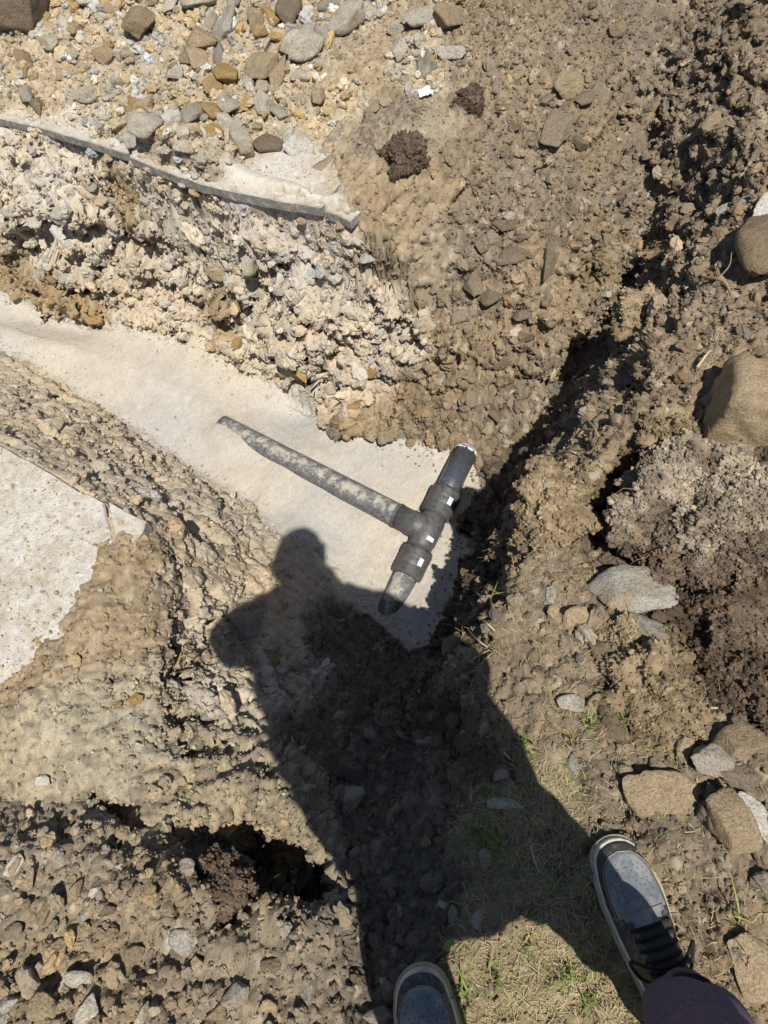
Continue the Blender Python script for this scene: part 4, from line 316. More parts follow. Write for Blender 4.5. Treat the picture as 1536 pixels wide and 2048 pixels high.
def stone_material(name, col, col2, dirt):
    m, nd, lk, bs = nmat(name); co = gobj(nd)
    g = nd.new('ShaderNodeNewGeometry'); oi = nd.new('ShaderNodeObjectInfo')
    off = nd.new('ShaderNodeVectorMath'); off.operation = 'ADD'; lk.new(g.outputs['Position'], off.inputs[0]); lk.new(oi.outputs['Location'], off.inputs[1])
    v = off.outputs[0]
    n1 = noise(nd, lk, 28, 6, .65, v); n2 = noise(nd, lk, 11, 4, .6, v); n3 = noise(nd, lk, 170, 4, .75, v)
    c = mixc(nd, lk, ramp(nd, lk, n1.outputs[0], [(.35, (0, 0, 0)), (.65, (1, 1, 1))]), col, col2)
    c = mixc(nd, lk, ramp(nd, lk, n2.outputs[0], [(.49, (0, 0, 0)), (.64, (.8, .8, .8))]), c, dirt)
    c = mixc(nd, lk, 1.0, c, ramp(nd, lk, oi.outputs['Random'], [(0, (.74, .73, .72)), (1, (1.16, 1.16, 1.16))]), 'MULTIPLY')
    c = mixc(nd, lk, 1.0, c, ramp(nd, lk, n3.outputs[0], [(.30, (.60, .59, .57)), (.68, (1.22, 1.22, 1.22))]), 'MULTIPLY')
    lk.new(c, bs.inputs['Base Color']); bs.inputs['Roughness'].default_value = .9; bs.inputs['Specular IOR Level'].default_value = .2
    lk.new(bump(nd, lk, n3.outputs[0], .006, 1.0, bump(nd, lk, n1.outputs[0], .028, .9)), bs.inputs['Normal']); return m
M = {}
DIRT = (.37, .295, .195)
M['stones'] = [stone_material('pale_stone', (.56, .52, .44), (.48, .43, .34), DIRT), stone_material('white_stone', (.70, .68, .63), (.60, .56, .49), (.50, .44, .35)),
    stone_material('grey_stone', (.47, .44, .385), (.37, .34, .285), DIRT), stone_material('tan_stone', (.44, .345, .225), (.36, .27, .17), DIRT),
    stone_material('ochre_stone', (.46, .31, .13), (.37, .245, .10), (.40, .30, .17)), stone_material('brown_stone', (.29, .23, .16), (.24, .19, .135), (.31, .255, .185)),
    stone_material('pink_stone', (.44, .34, .275), (.37, .285, .23), DIRT)]
M['soil'] = soil_material(); M['crumb'] = soil_material('soil_crumb', True)
def plastic(name, col, film, sand, film_amt, sand_at, rough, up=.35):
    """dark plastic under a thin film of dust, with sand lying in patches on the upward side"""
    m, nd, lk, bs = nmat(name); g = nd.new('ShaderNodeNewGeometry'); sx = nd.new('ShaderNodeSeparateXYZ'); lk.new(g.outputs['Normal'], sx.inputs[0]); po = g.outputs['Position']
    n1 = noise(nd, lk, 420, 4, .75, po); n2 = noise(nd, lk, 26, 9, .74, po); n3 = noise(nd, lk, 70, 6, .7, po)
    c = mixc(nd, lk, ramp(nd, lk, n3.outputs[0], [(.35, (0, 0, 0)), (.68, (film_amt,) * 3)]), col, film)
    a2 = nd.new('ShaderNodeMath'); a2.operation = 'MULTIPLY_ADD'; lk.new(sx.outputs['Z'], a2.inputs[0]); a2.inputs[1].default_value = up; lk.new(n2.outputs[0], a2.inputs[2])
    a3 = nd.new('ShaderNodeMath'); a3.operation = 'MULTIPLY_ADD'; lk.new(n1.outputs[0], a3.inputs[0]); a3.inputs[1].default_value = .16; lk.new(a2.outputs[0], a3.inputs[2])
    c = mixc(nd, lk, ramp(nd, lk, a3.outputs[0], [(sand_at, (0, 0, 0)), (sand_at + .13, (.9, .9, .9))]), c, sand)
    lk.new(c, bs.inputs['Base Color']); bs.inputs['Roughness'].default_value = rough; bs.inputs['Specular IOR Level'].default_value = .5
    lk.new(bump(nd, lk, a3.outputs[0], .002, .5, bump(nd, lk, n1.outputs[0], .0004, .6)), bs.inputs['Normal']); return m
M['pe'] = plastic('black_polyethylene', (.048, .049, .051), (.13, .128, .122), (.30, .28, .245), .8, 1.06, .5)
M['pe_dusty'] = plastic('dusty_polyethylene', (.050, .056, .070), (.22, .215, .205), (.44, .405, .345), .95, .86, .6)
M['pe_run'] = plastic('glossy_polyethylene', (.040, .048, .070), (.11, .115, .125), (.36, .345, .31), .7, 1.04, .36)
M['sticker'] = plain('white_sticker', (.72, .73, .74), .5, .4, None, 0, 60)
M['print'] = plain('grey_print', (.25, .25, .26), .6, .3)
M['tape'] = plain('pale_tape', (.62, .64, .66), .4, .5, (.5, .46, .4), .3, 120, .002)
M['sole'] = plain('beige_rubber', (.46, .40, .30), .75, .3, (.34, .29, .21), .5, 120, .0006)
M['rim'] = plain('white_rubber', (.66, .62, .52), .65, .35, (.42, .37, .28), .35, 110)
M['leather'] = plain('black_leather', (.030, .032, .036), .5, .45, (.16, .15, .135), .35, 160, .0005)
M['vamp'] = plain('worn_grey_leather', (.15, .165, .185), .5, .45, (.27, .27, .265), .45, 90, .0006)
M['lace'] = plain('black_cord', (.02, .02, .021), .85, .2, None, 0, 400, .0006)
M['tongue'] = plain('dark_mesh', (.055, .05, .05), .9, .2, None, 0, 600, .0008)
M['hole'] = plain('punched_hole', (.012, .012, .013), .9, .1)
M['trouser'] = plain('plum_cloth', (.105, .088, .135), .9, .15, (.15, .125, .18), .4, 500, .0006)
M['jacket'] = plain('navy_cloth', (.045, .05, .065), .9, .15, None, 0, 300, .0006)
M['skin'] = plain('skin', (.50, .32, .24), .55, .35, None, 0, 80)
M['hair'] = plain('dark_hair', (.03, .022, .016), .6, .4, None, 0, 300, .003)
M['eye'] = plain('eye_white', (.75, .74, .72), .25, .5)
M['iris'] = plain('brown_iris', (.06, .035, .02), .2, .5)
M['phone'] = plain('black_glass', (.02, .02, .022), .15, .5)
M['lens'] = plain('lens_glass', (.01, .01, .015), .05, .6)
M['screen'] = plain('phone_screen', (.03, .03, .03), .1, .5)
def blade_material(name, a, b):
    m, nd, lk, bs = nmat(name); co = gobj(nd); n = noise(nd, lk, 35, 3, .6, co)
    lk.new(mixc(nd, lk, ramp(nd, lk, n.outputs[0], [(.35, (0, 0, 0)), (.65, (1, 1, 1))]), a, b), bs.inputs['Base Color'])
    bs.inputs['Roughness'].default_value = .7; bs.inputs['Specular IOR Level'].default_value = .25
    return m
M['green'] = blade_material('green_grass', (.10, .19, .035), (.20, .24, .06)); M['yellow'] = blade_material('yellow_grass', (.36, .30, .12), (.22, .25, .07)); M['dry'] = blade_material('dry_grass', (.46, .37, .22), (.34, .25, .14))
M['straw'] = blade_material('straw', (.52, .42, .27), (.38, .29, .18)); M['root'] = blade_material('root_bark', (.30, .19, .12), (.20, .13, .085)); M['leaf'] = blade_material('leaf', (.20, .27, .06), (.28, .30, .07))
def slab_materials():
    m, nd, lk, bs = nmat('dusty_concrete'); co = gobj(nd)
    n1 = noise(nd, lk, 3.6, 7, .66, co); n2 = noise(nd, lk, 38, 6, .72, co); n3 = noise(nd, lk, 260, 4, .72, co); n4 = noise(nd, lk, 11, 7, .68, co); n5 = noise(nd, lk, 6, 6, .7, co)
    c = mixc(nd, lk, ramp(nd, lk, n1.outputs[0], [(.42, (0, 0, 0)), (.56, (1, 1, 1))]), (.60, .57, .515), (.51, .45, .36))
    c = mixc(nd, lk, ramp(nd, lk, n5.outputs[0], [(.54, (0, 0, 0)), (.66, (.7, .7, .7))]), c, (.47, .385, .27))
    c = mixc(nd, lk, ramp(nd, lk, n4.outputs[0], [(.54, (0, 0, 0)), (.64, (.8, .8, .8))]), c, (.66, .645, .61))
    c = mixc(nd, lk, 1.0, c, ramp(nd, lk, n2.outputs[0], [(.32, (.78, .76, .73)), (.60, (1.1, 1.1, 1.1))]), 'MULTIPLY')
    c = mixc(nd, lk, 1.0, c, ramp(nd, lk, n3.outputs[0], [(.3, (.72, .72, .72)), (.7, (1.18, 1.18, 1.18))]), 'MULTIPLY')
    lk.new(c, bs.inputs['Base Color']); bs.inputs['Roughness'].default_value = .95; bs.inputs['Specular IOR Level'].default_value = .15
    lk.new(bump(nd, lk, n3.outputs[0], .004, .8, bump(nd, lk, n2.outputs[0], .012, .8)), bs.inputs['Normal'])
    e = plain('cut_concrete', (.19, .19, .19), .9, .2, (.42, .37, .30), .4, 140, .002)
    return m, e
M['slab'], M['slab_edge'] = slab_materials()

# ================================================================ mesh helpers
def mesh_obj(name, V, F, mat, parent=None, smooth=True, label=None, cat=None, group=None, kind=None):
    me = bpy.data.meshes.new(name); me.from_pydata([tuple(map(float, v)) for v in V], [], [tuple(map(int, f)) for f in F]); me.update()
    if smooth: me.polygons.foreach_set('use_smooth', np.ones(len(me.polygons), bool))
    for mm in (mat if isinstance(mat, (list, tuple)) else [mat]): me.materials.append(mm)
    o = bpy.data.objects.new(name, me); C.objects.link(o)
    if parent: o.parent = parent
    return tag(o, label, cat, group, kind)
def tag(o, label=None, cat=None, group=None, kind=None):
    for k, v in (('label', label), ('category', cat), ('group', group), ('kind', kind)):
        if v: o[k] = v
    return o
def thing(name, loc, label, cat, group=None):
    o = bpy.data.objects.new(name, None); C.objects.link(o); o.location = loc; o.empty_display_size = .05
    bpy.context.view_layer.update(); return tag(o, label, cat, group)
def keep(o, parent):                 # parent a world-space mesh
    o.parent = parent; o.matrix_parent_inverse = Matrix.Translation(parent.location).inverted(); return o
_ico = {}
def ico(sub):
    if sub not in _ico:
        bm = bmesh.new(); bmesh.ops.create_icosphere(bm, subdivisions=sub, radius=1.0)
        _ico[sub] = (np.array([v.co[:] for v in bm.verts]), np.array([[v.index for v in f.verts] for f in bm.faces])); bm.free()
    return _ico[sub]
def tube_mesh(path, radii, n=8, caps=True):
    """round tube along a polyline"""
    P = [Vector(p) for p in path]; V = []; F = []
    if not hasattr(radii, '__len__'): radii = [radii] * len(P)
    t0 = (P[1] - P[0]).normalized(); a = t0.orthogonal().normalized()
    for i, p in enumerate(P):
        t = ((P[min(i + 1, len(P) - 1)] - P[max(i - 1, 0)])).normalized(); a = (a - t * a.dot(t)).normalized(); b = t.cross(a)
        for k in range(n):
            w = 2 * math.pi * k / n; V.append(p + (a * math.cos(w) + b * math.sin(w)) * radii[i])
    for i in range(len(P) - 1):
        for k in range(n): F.append((i * n + k, i * n + (k + 1) % n, (i + 1) * n + (k + 1) % n, (i + 1) * n + k))
    if caps: F.append(tuple(range(n))[::-1]); F.append(tuple(range((len(P) - 1) * n, len(P) * n)))
    return V, F
def curve_pts(path, sub=5):
    P = [Vector(p) for p in path]; out = []
    for i in range(len(P) - 1):
        a, b, c, d = P[max(i - 1, 0)], P[i], P[i + 1], P[min(i + 2, len(P) - 1)]
        for k in range(sub):
            t = k / sub; out.append(.5 * ((2 * b) + (c - a) * t + (2 * a - 5 * b + 4 * c - d) * t * t + (3 * b - a - 3 * c + d) * t ** 3))
    return out + [P[-1]]
def join(parts):
    V = []; F = []
    for v, f in parts:
        n = len(V); V += [tuple(p) for p in v]; F += [tuple(i + n for i in q) for q in f]
    return V, F

# ================================================================ build the ground
ground, GP, GN, GW, GC = build_ground()
ground.data.materials.append(M['soil'])
_e1 = np.gradient(GP, axis=0); _e2 = np.gradient(GP, axis=1); GA = np.linalg.norm(np.cross(_e1, _e2), axis=-1)      # area of each cell
_ok = (np.abs(GP[..., 0]) < 2.9) & (GP[..., 1] > -1.4) & (GP[..., 1] < 5.4); _q = GP[_ok]
_RS = .015; _ix = ((_q[:, 0] + 3) / _RS).astype(int); _iy = ((_q[:, 1] + 1.5) / _RS).astype(int); _nx = 400; _ny = 467
_cnt = np.bincount(_iy * _nx + _ix, minlength=_nx * _ny); _sum = np.bincount(_iy * _nx + _ix, _q[:, 2], minlength=_nx * _ny)
def gz(x, y, rad=1):                       # height of the finished ground
    ix, iy = int((x + 3) / _RS), int((y + 1.5) / _RS)
    for r in range(rad, 6):
        k = [(j * _nx + i) for j in range(iy - r, iy + r + 1) for i in range(ix - r, ix + r + 1) if 0 <= i < _nx and 0 <= j < _ny]
        if k and _cnt[k].sum() > 3: return float(_sum[k].sum() / _cnt[k].sum())
    return float(sample(BASE, np.array([x]), np.array([y]))[0])

# loose crumbs: tens of thousands of small faceted lumps lying on the soil, coloured like the soil under them
def crumbs(name, label, count, zones, rmin, rmax, power, seed, lighten=(1.0, 1.0), sub=1, extra=None, align=False, steep=None, palette=None, shape=(1.35, 1.05, .9), sink=.4):
    g = np.random.default_rng(seed)
    r0, r1, c0, c1 = 22, GP.shape[0] - 22, 22, GP.shape[1] - 22
    dens = sum(w * GW[r0:r1, c0:c1, ZONE_NAMES.index(k)] for k, w in zones.items())
    area = GA[r0:r1, c0:c1].copy(); ring = np.full(area.shape, .26); ring[MARGIN - 22:22 - MARGIN, MARGIN - 22:22 - MARGIN] = 1; area *= ring
    pat = .35 + 1.3 * np.clip(.5 + .9 * fbm(np.stack([GP[r0:r1, c0:c1, 0].ravel(), GP[r0:r1, c0:c1, 1].ravel(), np.zeros((r1-r0)*(c1-c0))], 1) * 6, 3, seed).reshape(dens.shape), 0, 1)
    if steep is not None: dens = dens * np.clip((.95 - GN[r0:r1, c0:c1, 2]) / steep, .12, 1)
    w = (dens * area * pat).ravel(); cs = np.cumsum(w); pick = np.searchsorted(cs, g.random(count) * cs[-1])
    rr, cc = pick // (c1 - c0) + r0, pick % (c1 - c0) + c0
    P = GP[rr, cc]; N = GN[rr, cc]; col = GC[rr, cc]
    if extra is not None:                       # more lumps on the clumps of sod
        ne = int(count * extra[3]); q = g.permutation(np.arange(ne) % len(extra[0])); P = np.concatenate([P, extra[0][q]]); N = np.concatenate([N, extra[1][q]]); col = np.concatenate([col, extra[2][q]]); count += ne
    u = g.random(count); e = 1 - power; r = (rmin ** e + u * (rmax ** e - rmin ** e)) ** (1 / e)
    sc = np.stack([g.uniform(.75, shape[0], count), g.uniform(.6, shape[1], count), g.uniform(.45, shape[2], count)], 1) * r[:, None]
    rot = np.stack([g.normal(size=count) * .6, g.normal(size=count) * .6, g.uniform(0, 6.28, count)], 1)
    if align:                                  # flat side against the face it sits on
        zz = N + g.normal(size=(count, 3)) * .22; zz /= np.linalg.norm(zz, axis=1, keepdims=True); xx = np.cross(g.normal(size=(count, 3)), zz); xx /= np.linalg.norm(xx, axis=1, keepdims=True); yy = np.cross(zz, xx)
        rot = np.stack([np.arctan2(yy[:, 2], zz[:, 2]), -np.arcsin(np.clip(xx[:, 2], -1, 1)), np.arctan2(xx[:, 1], xx[:, 0])], 1)
    if palette is not None: col = np.array(palette)[g.integers(0, len(palette), count)]
    V = P + N * (sc[:, 2] * sink)[:, None] + g.normal(size=(count, 3)) * .002
    t = g.uniform(lighten[0], lighten[1], (count, 1)); col = np.clip(col * t * (1 + g.normal(size=(count, 1)) * .06 * np.array([[1., .2, -1.2]])), .02, .8)
    me = bpy.data.meshes.new(name); me.vertices.add(count); me.vertices.foreach_set('co', V.astype(np.float32).ravel()); me.update()
    a = me.attributes.new('scl', 'FLOAT_VECTOR', 'POINT'); a.data.foreach_set('vector', sc.astype(np.float32).ravel())
    a = me.attributes.new('rot', 'FLOAT_VECTOR', 'POINT'); a.data.foreach_set('vector', rot.astype(np.float32).ravel())
    a = me.attributes.new('soil', 'FLOAT_COLOR', 'POINT'); a.data.foreach_set('color', np.concatenate([col, np.ones((count, 1))], 1).astype(np.float32).ravel())
    o = bpy.data.objects.new(name, me); C.objects.link(o); me.materials.append(M['crumb'])
    o.modifiers.new('lumps', 'NODES').node_group = lump_nodes(name + '_nodes', sub)
    return tag(o, label, 'soil', None, 'stuff')
def lump_nodes(name, sub):
    """geometry nodes: put one of six knobbly lumps on every point"""
    ng = bpy.data.node_groups.new(name, 'GeometryNodeTree'); nd, lk = ng.nodes, ng.links
    ng.interface.new_socket('Geometry', in_out='INPUT', socket_type='NodeSocketGeometry'); ng.interface.new_socket('Geometry', in_out='OUTPUT', socket_type='NodeSocketGeometry')
    gi = nd.new('NodeGroupInput'); go = nd.new('NodeGroupOutput'); inst = nd.new('GeometryNodeInstanceOnPoints'); jn = nd.new('GeometryNodeJoinGeometry')
    for k in range(6):
        s = nd.new('GeometryNodeMeshIcoSphere'); s.inputs['Subdivisions'].default_value = sub; s.inputs['Radius'].default_value = 1.0
        pos = nd.new('GeometryNodeInputPosition'); ad = nd.new('ShaderNodeVectorMath'); ad.operation = 'ADD'; ad.inputs[1].default_value = (k * 3.7, k * 1.9, k * 5.3); lk.new(pos.outputs[0], ad.inputs[0])
        n = nd.new('ShaderNodeTexNoise'); n.inputs['Scale'].default_value = 1.25; n.inputs['Detail'].default_value = 3; n.inputs['Roughness'].default_value = .65; lk.new(ad.outputs[0], n.inputs['Vector'])
        mr = nd.new('ShaderNodeMapRange'); mr.inputs[1].default_value = .25; mr.inputs[2].default_value = .75; mr.inputs[3].default_value = .45; mr.inputs[4].default_value = 1.45; lk.new(n.outputs[0], mr.inputs[0])
        sm = nd.new('ShaderNodeVectorMath'); sm.operation = 'SCALE'; lk.new(pos.outputs[0], sm.inputs[0]); lk.new(mr.outputs[0], sm.inputs['Scale'])
        sp = nd.new('GeometryNodeSetPosition'); lk.new(s.outputs[0], sp.inputs['Geometry']); lk.new(sm.outputs[0], sp.inputs['Position'])
        mt = nd.new('GeometryNodeSetMaterial'); mt.inputs['Material'].default_value = M['crumb']; lk.new(sp.outputs[0], mt.inputs[0])
        g2 = nd.new('GeometryNodeGeometryToInstance'); lk.new(mt.outputs[0], g2.inputs[0]); lk.new(g2.outputs[0], jn.inputs[0])
    lk.new(gi.outputs[0], inst.inputs['Points']); lk.new(jn.outputs[0], inst.inputs['Instance']); inst.inputs['Pick Instance'].default_value = True
    for nm, dst in (('scl', 'Scale'), ('rot', 'Rotation')):
        at_ = nd.new('GeometryNodeInputNamedAttribute'); at_.data_type = 'FLOAT_VECTOR'; at_.inputs[0].default_value = nm; lk.new(at_.outputs[0], inst.inputs[dst])
    lk.new(inst.outputs[0], go.inputs[0]); return ng
ALLZ = dict(sand=.014, bank=.16, chalk=.26, ochre=.4, brown=1.1, dark=.9, clay=.55, olive=.85, rubble=1.0, dust=.05, spoil=1.1, grey=.8, litter=.35)
# ================================================================ concrete slabs
def slab(name, pts, thick, label, group=None, inner=None, rough=.0018, seed=1):
    """a slab whose top outline is pts (ragged), extruded down"""
    P = [Vector(p) for p in pts]
    if inner: P = P + [Vector(p) for p in inner]
    g = random.Random(seed); out = []
    for i in range(len(P)):
        a, b = P[i], P[(i + 1) % len(P)]; n = max(1, int((b - a).length / .035))
        for k in range(n):
            p = a.lerp(b, k / n); out.append(Vector((p.x + g.uniform(-rough, rough), p.y + g.uniform(-rough, rough), p.z)))
    n = len(out); c = sum(out, Vector()) / n; V = []; F = []; mi = []
    ins = [p + (c - p).normalized() * .004 for p in out]
    V += [(p.x, p.y, p.z) for p in ins]; V += [(p.x, p.y, p.z - .004 - g.random() * .003) for p in out]; V += [(p.x + g.uniform(-.001, .001), p.y + g.uniform(-.001, .001), p.z - thick * g.uniform(.9, 1.05)) for p in out]
    F.append(tuple(range(n))); mi.append(0)
    for r in (0, 1):
        for k in range(n): F.append((r * n + k, (r + 1) * n + k, (r + 1) * n + (k + 1) % n, r * n + (k + 1) % n)); mi.append(r)
    F.append(tuple(range(2 * n, 3 * n))[::-1]); mi.append(1)
    o = mesh_obj(name, V, F, [M['slab'], M['slab_edge']], None, False, label, 'slab', group)
    o.data.polygons.foreach_set('material_index', np.array(mi, np.int32))
    bm = bmesh.new(); bm.from_mesh(o.data); bmesh.ops.recalc_face_normals(bm, faces=bm.faces); bm.to_mesh(o.data); bm.free(); return o
def back(pts, d):
    a, b = Vector(pts[0]), Vector(pts[-1]); t = (b - a).normalized(); nrm = Vector((-t.y, t.x, 0))
    if nrm.y < 0: nrm = -nrm
    return [Vector(p) + nrm * d for p in pts][::-1]
slab('concrete_slab', SA, .038, 'left length of the far concrete edge under the rubble', 'far concrete edge', back(SA, .4), seed=2)
slab('concrete_slab', SB, .042, 'long middle length of the far concrete edge with bare dusty top', 'far concrete edge', back(SB, .42), seed=3)
slab('concrete_slab', SC, .04, 'short broken end of the far concrete edge beside the clay', 'far concrete edge', back(SC, .16), seed=4)
slab('concrete_slab', SD, .05, 'large dusty white concrete slab on the near left side', None, None, .003, 5)
slab('concrete_slab', SE, .05, 'small broken off corner of the near concrete slab', None, None, .003, 6)

# ================================================================ stones
def rock_mesh(name, seed, facets, soft, sub=4, rough=.05):
    g = np.random.default_rng(seed); D, F = ico(sub)
    nrm = g.normal(size=(facets, 3)); nrm /= np.linalg.norm(nrm, axis=1, keepdims=True); off = g.uniform(.55, 1.0, facets)
    dot = D @ nrm.T; rr = np.where(dot > .05, off / np.maximum(dot, .05), 9.); rr = np.minimum(rr, 1.5)
    r = -np.log(np.exp(-rr * soft).sum(1)) / soft
    if seed == 113: r = np.minimum(.9 / np.abs(D).max(1) + .1, r * 1.9)
    f1, f2, cc = worley(D * 3.1 + seed, seed + 3)
    r = r * (1 + 1.4 * rough * fbm(D * 2.2 + seed, 4, seed) + rough * fbm(D * 8 + seed, 4, seed + 9) + .9 * rough * (cc - .5))
    V = D * r[:, None]; V = (V - (V.max(0) + V.min(0)) / 2) / ((V.max(0) - V.min(0)) / 2)
    me = bpy.data.meshes.new(name); me.from_pydata(V.tolist(), [], F.tolist()); me.update(); me.polygons.foreach_set('use_smooth', np.ones(len(F), bool)); return me
ROCK_SHAPES = 14
_rocks = {}
def rock_data(shape, fam):
    if (shape, fam) not in _rocks:
        if shape not in _rocks:
            _rocks[shape] = rock_mesh('stone', 100 + shape, 7 + (shape * 5) % 6, 60 + 14 * (shape % 5), 4, .075 if shape == 13 else .030 + .010 * (shape % 3))
        me = _rocks[shape].copy(); me.materials.append(M['stones'][fam]); _rocks[(shape, fam)] = me
    return _rocks[(shape, fam)]
